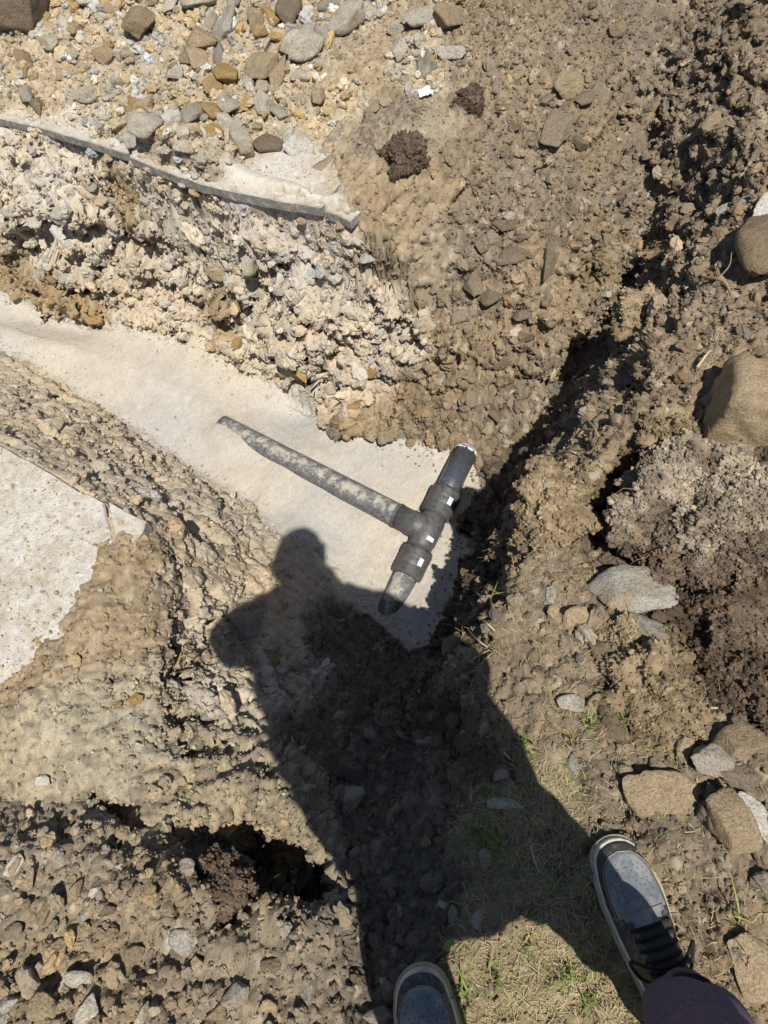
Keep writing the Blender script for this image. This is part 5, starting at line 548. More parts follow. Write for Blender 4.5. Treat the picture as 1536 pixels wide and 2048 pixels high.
ROCKS = [
(-1.062,3.741,0.130,0.94,0.12,0.04,-0.32,0.1693,0.1172,0.1108,5,'large dirt caked boulder at the top left corner of the heap'),
(-0.492,3.368,0.128,0.99,0.13,0.00,-0.03,0.0759,0.0710,0.0559,3,'sixth tan stone from the left in the rubble heap behind the concrete edge'),
(-0.230,3.387,0.157,0.98,0.13,0.02,-0.12,0.0778,0.0535,0.0421,0,'ninth cream stone from the left in the rubble heap behind the concrete edge'),
(-0.350,3.426,0.150,0.84,0.11,-0.07,0.53,0.0687,0.0319,0.0251,0,'seventh cream stone from the left in the rubble heap behind the concrete edge'),
(-0.152,3.211,0.132,0.81,0.11,-0.07,0.57,0.0832,0.0452,0.0356,2,'seventh grey stone from the left in the rubble heap behind the concrete edge'),
(-0.210,3.253,0.134,0.84,0.11,-0.07,0.53,0.0538,0.0287,0.0226,2,'fifth grey stone from the left in the rubble heap behind the concrete edge'),
(0.048,3.190,0.137,0.79,0.10,0.08,-0.59,0.0615,0.0331,0.0261,4,'second ochre stone from the right in the rubble heap behind the concrete edge'),
(0.114,3.167,0.138,0.84,0.11,-0.07,0.53,0.0730,0.0518,0.0408,5,'first brown stone from the right in the rubble heap behind the concrete edge'),
(-0.026,3.156,0.128,0.84,0.11,-0.07,0.53,0.0471,0.0330,0.0260,3,'sixth tan stone from the right in the rubble heap behind the concrete edge'),
(-0.013,3.105,0.118,0.98,0.13,0.02,-0.12,0.0328,0.0281,0.0221,4,'third ochre stone from the right in the rubble heap behind the concrete edge'),
(0.041,3.077,0.115,0.99,0.13,0.00,-0.03,0.0373,0.0257,0.0202,4,'first ochre stone from the right in the rubble heap behind the concrete edge'),
(0.177,3.045,0.115,0.99,0.13,0.00,-0.03,0.0418,0.0255,0.0201,2,'fourth grey stone from the right in the rubble heap behind the concrete edge'),
(0.223,2.985,0.107,0.79,0.10,0.08,-0.59,0.0460,0.0276,0.0218,2,'third grey stone from the right in the rubble heap behind the concrete edge'),
(0.323,3.028,0.120,0.98,0.13,-0.02,0.13,0.0902,0.0578,0.0455,0,'fifth cream stone from the right in the rubble heap behind the concrete edge'),
(0.110,3.002,0.105,0.92,0.12,-0.05,0.38,0.0739,0.0439,0.0346,0,'ninth cream stone from the right in the rubble heap behind the concrete edge'),
(-0.249,3.146,0.113,0.98,0.13,0.02,-0.12,0.0639,0.0591,0.0466,3,'seventh tan stone from the right in the rubble heap behind the concrete edge'),
(-0.325,3.107,0.096,0.92,0.12,-0.05,0.38,0.0496,0.0378,0.0297,5,'second brown stone from the left in the rubble heap behind the concrete edge'),
(-0.278,3.076,0.095,0.74,0.10,0.09,-0.66,0.0681,0.0399,0.0314,3,'eighth tan stone from the right in the rubble heap behind the concrete edge'),
(-0.199,3.057,0.097,0.74,0.10,0.09,-0.66,0.0701,0.0304,0.0239,2,'sixth grey stone from the left in the rubble heap behind the concrete edge'),
(-0.231,2.996,0.080,0.86,0.11,-0.06,0.50,0.0395,0.0233,0.0183,0,'tenth cream stone from the left in the rubble heap behind the concrete edge'),
(-0.387,3.051,0.080,0.98,0.13,0.02,-0.12,0.0376,0.0305,0.0240,1,'second white stone from the right in the rubble heap behind the concrete edge'),
(-0.680,3.305,0.085,0.96,0.12,0.03,-0.24,0.0490,0.0368,0.0289,3,'fourth tan stone from the left in the rubble heap behind the concrete edge'),
(-0.566,3.238,0.091,0.92,0.12,0.05,-0.36,0.0363,0.0242,0.0190,0,'fifth cream stone from the left in the rubble heap behind the concrete edge'),
(-1.041,3.480,0.069,0.79,0.10,0.08,-0.59,0.0836,0.0355,0.0279,3,'first tan stone from the left in the rubble heap behind the concrete edge'),
(-0.184,2.942,0.074,0.99,0.13,-0.01,0.05,0.0531,0.0485,0.0382,4,'fifth ochre stone from the left in the rubble heap behind the concrete edge'),
(-0.251,2.910,0.060,0.96,0.12,-0.03,0.26,0.0415,0.0369,0.0291,4,'second ochre stone from the left in the rubble heap behind the concrete edge'),
(-0.106,2.898,0.068,0.92,0.12,-0.05,0.38,0.0344,0.0298,0.0235,2,'sixth grey stone from the right in the rubble heap behind the concrete edge'),
(-0.034,2.927,0.083,0.84,0.11,-0.07,0.53,0.0735,0.0643,0.0507,3,'fourth tan stone from the right in the rubble heap behind the concrete edge'),
(0.020,2.889,0.074,0.84,0.11,-0.07,0.53,0.0800,0.0320,0.0252,3,'third tan stone from the right in the rubble heap behind the concrete edge'),
(-0.202,2.813,0.040,0.84,0.11,0.07,-0.52,0.0524,0.0410,0.0323,0,'twelfth cream stone from the left in the rubble heap behind the concrete edge'),
(-0.265,2.808,0.034,0.84,0.11,0.07,-0.52,0.0502,0.0365,0.0288,4,'third ochre stone from the left in the rubble heap behind the concrete edge'),
(-0.137,2.804,0.042,0.88,0.11,-0.06,0.46,0.0455,0.0318,0.0251,4,'fourth ochre stone from the right in the rubble heap behind the concrete edge'),
(-0.077,2.765,0.038,0.84,0.11,-0.07,0.53,0.0452,0.0407,0.0321,0,'thirteenth cream stone from the right in the rubble heap behind the concrete edge'),
(-0.062,2.831,0.054,0.98,0.13,0.02,-0.12,0.0296,0.0250,0.0197,0,'twelfth cream stone from the right in the rubble heap behind the concrete edge'),
(0.139,2.943,0.096,0.95,0.12,-0.04,0.30,0.0803,0.0573,0.0452,0,'seventh cream stone from the right in the rubble heap behind the concrete edge'),
(-0.428,2.822,0.031,0.99,0.13,0.00,-0.03,0.0504,0.0412,0.0325,1,'second white stone from the left in the rubble heap behind the concrete edge'),
(-0.353,2.826,0.034,0.92,0.12,-0.05,0.38,0.0573,0.0481,0.0379,2,'third grey stone from the left in the rubble heap behind the concrete edge'),
(-0.298,2.789,0.026,0.92,0.12,-0.05,0.38,0.0296,0.0205,0.0162,2,'fourth grey stone from the left in the rubble heap behind the concrete edge'),
(-0.226,2.733,0.020,0.84,0.11,0.07,-0.52,0.0588,0.0271,0.0214,0,'eleventh cream stone from the left in the rubble heap behind the concrete edge'),
(-0.181,2.614,0.012,0.67,0.09,0.09,-0.73,0.0999,0.0444,0.0373,0,'long pale stone standing near the middle of the concrete edge'),
(-0.284,2.663,0.020,0.92,0.12,-0.05,0.38,0.0558,0.0447,0.0352,4,'fourth ochre stone from the left in the rubble heap behind the concrete edge'),
(-0.378,2.547,0.107,0.92,0.12,0.05,-0.36,0.0467,0.0403,0.0317,0,'eighth cream stone from the left in the rubble heap behind the concrete edge'),
(-0.517,2.708,0.075,0.92,0.12,0.05,-0.36,0.0730,0.0642,0.0505,2,'second grey stone from the left in the rubble heap behind the concrete edge'),
(-0.605,2.796,0.033,0.79,0.10,0.08,-0.59,0.0410,0.0342,0.0269,1,'first white stone from the left in the rubble heap behind the concrete edge'),
(-0.455,2.597,0.095,0.92,0.12,-0.05,0.38,0.0430,0.0280,0.0220,0,'sixth cream stone from the left in the rubble heap behind the concrete edge'),
(-0.537,2.952,0.048,0.98,0.13,0.02,-0.12,0.0466,0.0443,0.0349,3,'seventh tan stone from the left in the rubble heap behind the concrete edge'),
(-0.584,2.929,0.037,0.84,0.11,0.07,-0.52,0.0442,0.0256,0.0202,4,'first ochre stone from the left in the rubble heap behind the concrete edge'),
(-0.777,3.120,0.039,0.99,0.13,0.01,-0.08,0.0578,0.0337,0.0265,0,'second cream stone from the left in the rubble heap behind the concrete edge'),
(-1.033,3.257,0.021,0.88,0.11,-0.06,0.46,0.0471,0.0371,0.0293,2,'first grey stone from the left in the rubble heap behind the concrete edge'),
(-0.994,3.201,0.016,0.89,0.12,0.06,-0.44,0.0393,0.0344,0.0271,5,'first brown stone from the left in the rubble heap behind the concrete edge'),
(-0.085,2.569,-0.014,0.99,0.13,-0.01,0.05,0.0599,0.0488,0.0384,5,'second brown stone from the right in the rubble heap behind the concrete edge'),
(0.025,2.500,-0.019,0.95,0.12,0.04,-0.28,0.0571,0.0505,0.0424,1,'bright white angular stone beside the bare strip of concrete'),
(-0.005,2.594,-0.001,0.92,0.12,-0.05,0.38,0.0377,0.0288,0.0227,0,'tenth cream stone from the right in the rubble heap behind the concrete edge'),
(0.021,2.392,-0.039,0.84,0.11,-0.07,0.53,0.0498,0.0281,0.0236,5,'dark brown stone resting on the bare strip of concrete'),
(0.092,2.383,-0.022,0.92,0.12,-0.05,0.38,0.0644,0.0322,0.0203,6,'the one pinkish stone in the rubble heap behind the concrete edge'),
(-0.136,2.521,-0.027,0.98,0.13,0.02,-0.12,0.0199,0.0177,0.0139,2,'fifth grey stone from the right in the rubble heap behind the concrete edge'),
(-0.115,2.676,0.014,0.98,0.13,0.02,-0.12,0.0269,0.0224,0.0176,3,'fifth tan stone from the right in the rubble heap behind the concrete edge'),
(0.152,2.507,0.014,0.88,0.11,-0.06,0.46,0.0456,0.0261,0.0205,0,'sixth cream stone from the right in the rubble heap behind the concrete edge'),
(-0.627,3.126,0.067,0.98,0.13,0.02,-0.12,0.0311,0.0239,0.0188,0,'fourth cream stone from the left in the rubble heap behind the concrete edge'),
(-0.869,3.295,0.056,0.99,0.13,-0.01,0.05,0.0370,0.0271,0.0214,3,'second tan stone from the left in the rubble heap behind the concrete edge'),
(-0.922,3.520,0.090,0.95,0.12,0.04,-0.28,0.0456,0.0330,0.0259,0,'first cream stone from the left in the rubble heap behind the concrete edge'),
(-0.777,3.519,0.109,0.98,0.13,-0.02,0.13,0.0428,0.0302,0.0238,3,'third tan stone from the left in the rubble heap behind the concrete edge'),
(-0.618,3.552,0.138,0.98,0.13,0.02,-0.12,0.0478,0.0352,0.0277,3,'fifth tan stone from the left in the rubble heap behind the concrete edge'),
(-0.713,3.670,0.146,0.99,0.13,-0.01,0.05,0.0511,0.0332,0.0262,0,'third cream stone from the left in the rubble heap behind the concrete edge'),
(-0.445,3.519,0.153,0.97,0.13,0.03,-0.20,0.0547,0.0348,0.0274,3,'eighth tan stone from the left in the rubble heap behind the concrete edge'),
(-0.088,3.336,0.155,0.92,0.12,-0.05,0.38,0.0482,0.0338,0.0266,0,'thirteenth cream stone from the left in the rubble heap behind the concrete edge'),
(0.285,3.167,0.137,0.99,0.13,-0.01,0.05,0.0518,0.0353,0.0278,2,'second grey stone from the right in the rubble heap behind the concrete edge'),
(0.433,3.083,0.124,0.92,0.12,0.05,-0.36,0.0583,0.0350,0.0275,0,'fourth cream stone from the right in the rubble heap behind the concrete edge'),
(0.598,2.930,0.115,0.99,0.13,-0.00,0.01,0.0751,0.0500,0.0394,2,'first grey stone from the right in the rubble heap behind the concrete edge'),
(0.707,2.868,0.112,0.79,0.10,0.08,-0.59,0.0675,0.0540,0.0426,3,'first tan stone from the right in the rubble heap behind the concrete edge'),
(0.653,2.684,0.091,0.99,0.13,0.01,-0.05,0.0635,0.0372,0.0293,1,'first white stone from the right in the rubble heap behind the concrete edge'),
(0.554,2.662,0.088,0.88,0.11,-0.06,0.46,0.0568,0.0415,0.0327,0,'first cream stone from the right in the rubble heap behind the concrete edge'),
(0.482,2.766,0.097,0.88,0.11,-0.06,0.46,0.0422,0.0266,0.0210,0,'second cream stone from the right in the rubble heap behind the concrete edge'),
(0.502,2.935,0.111,0.98,0.13,-0.02,0.13,0.0387,0.0273,0.0215,0,'third cream stone from the right in the rubble heap behind the concrete edge'),
(0.144,2.690,0.049,0.95,0.12,-0.04,0.30,0.0445,0.0333,0.0263,3,'second tan stone from the right in the rubble heap behind the concrete edge'),
(0.092,2.838,0.067,0.99,0.13,-0.01,0.05,0.0386,0.0272,0.0214,0,'eighth cream stone from the right in the rubble heap behind the concrete edge'),
(-0.019,2.697,0.026,0.92,0.12,0.05,-0.36,0.0404,0.0291,0.0230,0,'eleventh cream stone from the right in the rubble heap behind the concrete edge'),
(1.028,2.419,0.034,0.98,0.13,0.02,-0.12,0.0553,0.0471,0.0371,3,'first tan stone from the left on the dug soil slope at the upper right'),
(1.142,2.383,0.003,0.86,0.11,-0.06,0.50,0.0494,0.0391,0.0308,5,'first brown stone from the right on the dug soil slope at the upper right'),
(0.939,2.269,-0.030,0.84,0.11,-0.07,0.53,0.0895,0.0529,0.0333,5,'second brown stone from the left on the dug soil slope at the upper right'),
(1.284,2.618,0.065,0.88,0.11,-0.06,0.46,0.0421,0.0337,0.0265,3,'first tan stone from the right on the dug soil slope at the upper right'),
(1.062,2.345,-0.003,0.99,0.13,-0.01,0.05,0.0409,0.0307,0.0242,5,'second brown stone from the right on the dug soil slope at the upper right'),
(0.941,2.413,0.026,0.97,0.13,-0.03,0.22,0.0349,0.0246,0.0194,5,'first brown stone from the left on the dug soil slope at the upper right'),
(0.684,2.045,-0.187,0.98,0.13,-0.02,0.13,0.0431,0.0349,0.0275,5,'fifth brown stone from the right on the loose soil at the end of the pit'),
(0.746,1.952,-0.237,0.94,0.12,0.04,-0.32,0.0431,0.0308,0.0242,3,'fourth tan stone from the left on the loose soil at the end of the pit'),
(0.676,1.950,-0.255,0.99,0.13,-0.00,0.01,0.0557,0.0330,0.0260,5,'fourth brown stone from the right on the loose soil at the end of the pit'),
(0.812,1.898,-0.266,0.86,0.11,-0.06,0.50,0.1005,0.0287,0.0151,5,'first brown stone from the right on the loose soil at the end of the pit'),
(0.536,1.927,-0.291,0.86,0.11,-0.06,0.50,0.0770,0.0395,0.0207,5,'second brown stone from the left on the loose soil at the end of the pit'),
(0.688,1.788,-0.381,0.98,0.13,-0.02,0.13,0.0459,0.0292,0.0230,5,'third brown stone from the right on the loose soil at the end of the pit'),
(0.450,1.766,-0.465,0.88,0.11,-0.06,0.46,0.0406,0.0256,0.0202,3,'second tan stone from the left on the loose soil at the end of the pit'),
(0.587,2.003,-0.226,0.90,0.12,-0.05,0.42,0.0434,0.0268,0.0211,5,'third brown stone from the left on the loose soil at the end of the pit'),
(0.377,1.756,-0.504,0.97,0.13,0.03,-0.20,0.0324,0.0216,0.0170,3,'first tan stone from the left on the loose soil at the end of the pit'),
(0.848,1.848,-0.328,0.98,0.13,0.02,-0.12,0.0311,0.0270,0.0212,3,'second tan stone from the right on the loose soil at the end of the pit'),
(0.586,1.864,-0.344,0.99,0.13,-0.01,0.05,0.0502,0.0356,0.0280,5,'fourth brown stone from the left on the loose soil at the end of the pit'),
(0.687,1.887,-0.299,0.99,0.13,-0.01,0.05,0.0290,0.0228,0.0179,3,'third tan stone from the left on the loose soil at the end of the pit'),
(0.921,1.950,-0.238,0.98,0.13,0.02,-0.12,0.0267,0.0205,0.0162,3,'first tan stone from the right on the loose soil at the end of the pit'),
(0.797,2.012,-0.195,0.98,0.13,-0.02,0.13,0.0307,0.0225,0.0177,3,'third tan stone from the right on the loose soil at the end of the pit'),
(0.765,1.791,-0.360,0.92,0.12,-0.05,0.38,0.0311,0.0228,0.0180,5,'second brown stone from the right on the loose soil at the end of the pit'),
(0.444,1.841,-0.377,0.98,0.13,-0.02,0.13,0.0358,0.0253,0.0199,5,'first brown stone from the left on the loose soil at the end of the pit'),
(0.565,1.685,-0.532,0.98,0.13,-0.02,0.13,0.0323,0.0215,0.0169,5,'sixth brown stone from the left on the loose soil at the end of the pit'),
(0.355,1.838,-0.397,0.99,0.13,0.00,-0.03,0.0360,0.0233,0.0184,0,'the one cream stone on the loose soil at the end of the pit'),
(0.519,1.588,-0.645,0.89,0.12,0.06,-0.44,0.0395,0.0241,0.0127,5,'fifth brown stone from the left on the loose soil at the end of the pit'),
(1.214,1.366,0.065,0.84,0.11,-0.07,0.53,0.1210,0.0807,0.0847,3,'big tan boulder coated with soil at the right edge'),
(0.935,0.878,0.057,0.96,-0.07,0.11,-0.25,0.0850,0.1000,0.0950,3,'big square brown boulder with a flat shaded side'),
(1.300,1.525,0.060,0.97,0.13,-0.03,0.22,0.0586,0.0335,0.0264,1,'the one white stone among the rooty clods right of the trench'),
(1.297,1.678,-0.010,0.98,0.13,-0.02,0.13,0.0410,0.0232,0.0183,0,'first cream stone from the right among the rooty clods right of the trench'),
(1.322,1.623,0.042,0.98,0.13,-0.02,0.13,0.0431,0.0190,0.0149,2,'first grey stone from the right among the rooty clods right of the trench'),
(0.769,0.924,0.032,0.88,0.11,-0.06,0.46,0.0480,0.0422,0.0332,3,'third tan stone from the left among the rooty clods right of the trench'),
(0.523,0.536,-0.045,0.99,0.13,0.00,-0.03,0.0949,0.0624,0.0459,2,'large rounded grey boulder below the pale root ball'),
(0.511,0.422,0.006,0.96,0.12,0.03,-0.24,0.0484,0.0318,0.0200,2,'second grey stone from the right among the rooty clods right of the trench'),
(0.333,0.560,-0.001,0.92,0.12,-0.05,0.38,0.0200,0.0173,0.0136,2,'first grey stone from the left among the rooty clods right of the trench'),
(0.366,0.495,-0.002,0.99,0.13,-0.01,0.05,0.0340,0.0248,0.0196,3,'first tan stone from the left among the rooty clods right of the trench'),
(0.404,0.478,-0.003,0.93,0.12,-0.04,0.34,0.0260,0.0156,0.0123,6,'first pinkish stone from the left among the rooty clods right of the trench'),
(0.421,0.401,0.007,0.98,0.13,-0.02,0.17,0.0215,0.0114,0.0089,6,'first pinkish stone from the right among the rooty clods right of the trench'),
(0.393,0.376,0.008,0.84,0.11,-0.07,0.53,0.0150,0.0088,0.0069,6,'second pinkish stone from the left among the rooty clods right of the trench'),
(0.292,0.309,0.006,0.98,0.13,0.02,-0.12,0.0319,0.0196,0.0103,2,'second grey stone from the left among the rooty clods right of the trench'),
(0.343,0.294,0.008,0.88,0.11,-0.06,0.46,0.0232,0.0195,0.0102,3,'second tan stone from the left among the rooty clods right of the trench'),
(0.394,0.099,0.023,0.92,0.12,0.05,-0.36,0.0708,0.0595,0.0281,3,'broad flat stone half sunk beyond the right shoe'),
(0.499,0.012,0.041,0.82,0.11,0.07,-0.56,0.0679,0.0435,0.0411,3,'upright tan stone with a long shadow on its left'),
(0.555,-0.001,0.046,0.79,0.10,0.08,-0.59,0.0699,0.0215,0.0181,1,'long whitish stone slab at the right edge beyond the shoe'),
(0.510,0.133,0.042,0.97,0.13,0.03,-0.20,0.0442,0.0329,0.0276,0,'first cream stone from the left among the rooty clods right of the trench'),
(0.577,0.153,0.051,0.98,0.13,-0.02,0.13,0.0465,0.0318,0.0267,3,'first tan stone from the right among the rooty clods right of the trench'),
(0.549,0.088,0.048,0.99,0.13,-0.01,0.05,0.0400,0.0300,0.0252,5,'first brown stone from the left among the rooty clods right of the trench'),
(0.435,-0.210,0.020,0.84,0.11,-0.07,0.53,0.0566,0.0415,0.0152,3,'flat round tan stone right of the trouser leg'),
(0.475,0.161,0.033,0.88,0.11,-0.06,0.46,0.0287,0.0184,0.0145,3,'second tan stone from the right among the rooty clods right of the trench'),
(0.649,0.198,0.057,0.98,0.13,-0.02,0.13,0.0344,0.0252,0.0199,5,'first brown stone from the right among the rooty clods right of the trench'),
(0.257,0.194,0.003,0.84,0.11,-0.07,0.53,0.0248,0.0166,0.0070,2,'third grey stone from the left among the rooty clods right of the trench'),
(0.097,0.150,0.001,0.99,0.13,0.01,-0.08,0.0385,0.0128,0.0054,0,'first cream stone from the right on the shaded ground beside the shoes'),
(0.029,0.064,-0.007,0.79,0.10,0.08,-0.59,0.0171,0.0148,0.0117,0,'second cream stone from the left on the shaded ground beside the shoes'),
(-0.016,-0.037,0.004,0.88,0.11,-0.06,0.46,0.0185,0.0109,0.0086,2,'second grey stone from the right on the shaded ground beside the shoes'),
(-0.062,-0.022,-0.010,0.92,0.12,-0.05,0.38,0.0177,0.0122,0.0096,2,'second grey stone from the left on the shaded ground beside the shoes'),
(-0.075,-0.001,-0.023,0.97,0.13,0.03,-0.20,0.0135,0.0079,0.0062,0,'first cream stone from the left on the shaded ground beside the shoes'),
(-0.251,0.266,-0.222,0.98,0.13,-0.02,0.13,0.0425,0.0384,0.0323,2,'round grey cobble in the shadow at the left of the gully'),
(-0.153,0.193,-0.160,0.88,0.11,-0.06,0.46,0.0259,0.0156,0.0123,3,'the one tan stone on the shaded ground beside the shoes'),
(0.022,0.231,-0.015,0.92,0.12,-0.05,0.38,0.0315,0.0254,0.0133,5,'first brown stone from the right on the shaded ground beside the shoes'),
(-0.239,-0.153,-0.013,0.98,0.13,-0.02,0.13,0.0285,0.0190,0.0150,2,'first grey stone from the left on the shaded ground beside the shoes'),
(-0.135,-0.042,-0.033,0.98,0.13,0.02,-0.12,0.0167,0.0123,0.0096,5,'first brown stone from the left on the shaded ground beside the shoes'),
(0.103,0.206,0.002,0.99,0.13,-0.01,0.05,0.0178,0.0119,0.0094,2,'first grey stone from the right on the shaded ground beside the shoes'),
(-0.054,0.116,-0.054,0.98,0.13,0.02,-0.12,0.0155,0.0107,0.0084,5,'second brown stone from the left on the shaded ground beside the shoes'),
(-0.899,1.150,-0.125,0.92,0.12,-0.05,0.38,0.0397,0.0347,0.0255,2,'grey cobble lying on the near concrete slab'),
(-0.830,1.190,-0.084,0.98,0.13,0.02,-0.12,0.0197,0.0148,0.0116,3,'first tan stone from the right on the dusty near concrete slab'),
(-1.035,1.069,-0.113,0.88,0.11,-0.06,0.46,0.0193,0.0113,0.0047,4,'the one ochre stone on the dusty near concrete slab'),
(-0.966,1.187,-0.132,0.92,0.12,-0.05,0.38,0.0117,0.0084,0.0066,3,'second tan stone from the left on the dusty near concrete slab'),
(-0.780,0.886,-0.023,0.99,0.13,0.01,-0.08,0.0133,0.0081,0.0064,1,'the one white stone on the dusty near concrete slab'),
(-1.050,0.976,-0.109,0.98,0.13,0.02,-0.12,0.0079,0.0063,0.0050,3,'first tan stone from the left on the dusty near concrete slab'),
(-0.648,0.804,-0.086,0.95,0.12,0.04,-0.28,0.0313,0.0194,0.0152,0,'third cream stone from the right on the near left bank of the trench'),
(-0.511,0.847,-0.403,0.99,0.13,0.00,-0.03,0.0743,0.0449,0.0189,2,'flat grey stone at the left shoulder of the shadow'),
(-0.465,0.752,-0.421,0.99,0.13,0.00,-0.03,0.0494,0.0289,0.0122,4,'flat ochre stone inside the shadow near its left edge'),
(-0.702,0.580,-0.042,0.95,0.12,-0.04,0.30,0.0219,0.0178,0.0140,4,'first ochre stone from the right on the near left bank of the trench'),
(-0.737,0.574,-0.024,0.98,0.13,0.02,-0.12,0.0135,0.0095,0.0075,4,'first ochre stone from the left on the near left bank of the trench'),
(-0.920,0.438,-0.041,0.99,0.13,0.01,-0.08,0.0210,0.0131,0.0103,1,'the one white stone on the near left bank of the trench'),
(-1.073,1.752,-0.328,0.97,0.13,0.03,-0.20,0.0387,0.0244,0.0205,0,'third cream stone from the left on the near left bank of the trench'),
(-1.045,1.502,-0.097,0.97,0.13,0.03,-0.20,0.0337,0.0177,0.0140,0,'first cream stone from the left on the near left bank of the trench'),
(-1.067,1.646,-0.231,0.99,0.13,-0.01,0.05,0.0250,0.0173,0.0136,0,'second cream stone from the left on the near left bank of the trench'),
(-0.856,1.439,-0.245,0.92,0.12,0.05,-0.36,0.0278,0.0185,0.0146,0,'fifth cream stone from the left on the near left bank of the trench'),
(-0.787,1.181,-0.063,0.98,0.13,0.02,-0.12,0.0195,0.0162,0.0128,0,'fourth cream stone from the left on the near left bank of the trench'),
(-0.638,1.124,-0.186,0.89,0.12,0.06,-0.44,0.0371,0.0236,0.0186,0,'second cream stone from the right on the near left bank of the trench'),
(-0.694,0.463,-0.044,0.98,0.13,0.02,-0.12,0.0146,0.0119,0.0094,0,'fourth cream stone from the right on the near left bank of the trench'),
(-0.541,0.579,-0.199,0.98,0.13,-0.02,0.13,0.0266,0.0207,0.0163,0,'first cream stone from the right on the near left bank of the trench'),
(-0.269,0.511,-0.433,0.98,0.13,-0.02,0.13,0.0242,0.0194,0.0153,2,'first grey stone from the left on the near left bank of the trench'),
(-0.193,0.451,-0.442,0.98,0.13,0.02,-0.12,0.0208,0.0160,0.0126,2,'first grey stone from the right on the near left bank of the trench'),
(-0.319,0.605,-0.465,0.98,0.13,0.02,-0.12,0.0201,0.0167,0.0132,5,'first brown stone from the right on the near left bank of the trench'),
(-0.351,0.843,-0.570,0.98,0.13,0.02,-0.12,0.0203,0.0147,0.0116,5,'first brown stone from the left on the near left bank of the trench'),
(-1.113,3.059,-0.157,0.96,0.12,0.03,-0.24,0.0414,0.0219,0.0173,1,'first white stone from the left in the far cut face of the trench'),
(-0.871,2.869,-0.142,0.97,0.13,0.03,-0.20,0.0352,0.0235,0.0185,0,'second cream stone from the left in the far cut face of the trench'),
(-0.448,2.327,-0.710,0.98,0.13,-0.02,0.13,0.0431,0.0304,0.0239,4,'second ochre stone from the left in the far cut face of the trench'),
(-0.197,2.015,-0.623,0.92,0.12,0.05,-0.36,0.0446,0.0305,0.0240,4,'third ochre stone from the left in the far cut face of the trench'),
(-0.470,2.444,-0.599,0.99,0.13,-0.01,0.05,0.0500,0.0375,0.0296,4,'first ochre stone from the left in the far cut face of the trench'),
(-0.449,2.488,-0.415,0.92,0.12,0.05,-0.36,0.0478,0.0311,0.0245,3,'first tan stone from the left in the far cut face of the trench'),
(-0.288,2.308,-0.284,0.92,0.12,-0.05,0.38,0.0423,0.0379,0.0298,0,'first cream stone from the right in the far cut face of the trench'),
(0.039,2.084,-0.239,0.98,0.13,0.02,-0.12,0.0295,0.0274,0.0216,1,'second white stone from the left in the far cut face of the trench'),
(0.169,2.039,-0.148,0.98,0.13,0.02,-0.12,0.0344,0.0243,0.0191,1,'first white stone from the right in the far cut face of the trench'),
(-1.191,2.951,-0.297,0.98,0.13,0.02,-0.12,0.0399,0.0374,0.0294,0,'first cream stone from the left in the far cut face of the trench'),
(-0.130,2.112,-0.315,0.95,0.12,-0.04,0.30,0.0391,0.0260,0.0205,2,'the one grey stone in the far cut face of the trench'),
(0.077,1.892,-0.570,0.92,0.12,0.05,-0.36,0.0407,0.0294,0.0231,4,'first ochre stone from the right in the far cut face of the trench'),
(-0.011,1.807,-0.692,0.97,0.13,0.03,-0.20,0.0393,0.0324,0.0255,4,'second ochre stone from the right in the far cut face of the trench'),
(0.100,2.105,-0.032,0.99,0.13,-0.01,0.05,0.0236,0.0197,0.0155,3,'first tan stone from the right in the far cut face of the trench'),
(-0.035,2.215,-0.059,0.98,0.13,0.02,-0.12,0.0203,0.0163,0.0128,3,'second tan stone from the left in the far cut face of the trench'),
(-0.741,0.170,0.077,0.99,0.13,-0.01,0.05,0.0157,0.0123,0.0097,1,'first white stone from the left in the crumbly spoil at the lower left'),
(-0.590,0.062,0.095,0.90,0.12,-0.05,0.42,0.0448,0.0139,0.0073,0,'pale slate like stone tilted upright in the spoil'),
(-0.572,0.046,0.088,0.95,0.12,0.04,-0.28,0.0277,0.0224,0.0176,2,'second grey stone from the right in the crumbly spoil at the lower left'),
(-0.763,0.026,0.098,0.99,0.13,-0.01,0.05,0.0326,0.0189,0.0149,0,'second cream stone from the left in the crumbly spoil at the lower left'),
(-0.848,0.049,0.098,0.92,0.12,-0.05,0.38,0.0233,0.0148,0.0117,0,'first cream stone from the left in the crumbly spoil at the lower left'),
(-0.730,-0.030,0.112,0.88,0.11,-0.06,0.46,0.0326,0.0204,0.0160,0,'third cream stone from the left in the crumbly spoil at the lower left'),
(-0.804,-0.008,0.112,0.95,0.12,0.04,-0.28,0.0401,0.0247,0.0194,3,'fourth tan stone from the left in the crumbly spoil at the lower left'),
(-0.811,0.085,0.088,0.98,0.13,0.02,-0.12,0.0216,0.0184,0.0145,3,'fifth tan stone from the left in the crumbly spoil at the lower left'),
(-0.849,0.153,0.076,0.88,0.11,-0.06,0.46,0.0257,0.0112,0.0088,3,'third tan stone from the left in the crumbly spoil at the lower left'),
(-0.483,-0.065,0.076,0.92,0.12,-0.05,0.38,0.0329,0.0216,0.0170,0,'second cream stone from the right in the crumbly spoil at the lower left'),
(-0.357,-0.081,0.036,0.84,0.11,-0.07,0.53,0.0252,0.0168,0.0132,2,'first grey stone from the right in the crumbly spoil at the lower left'),
(-0.350,0.022,0.014,0.99,0.13,-0.01,0.05,0.0144,0.0111,0.0087,0,'first cream stone from the right in the crumbly spoil at the lower left'),
(-0.699,0.204,0.063,0.98,0.13,0.02,-0.12,0.0092,0.0069,0.0054,1,'first white stone from the right in the crumbly spoil at the lower left'),
(-0.784,0.180,0.074,0.92,0.12,-0.05,0.38,0.0237,0.0158,0.0124,3,'fifth tan stone from the right in the crumbly spoil at the lower left'),
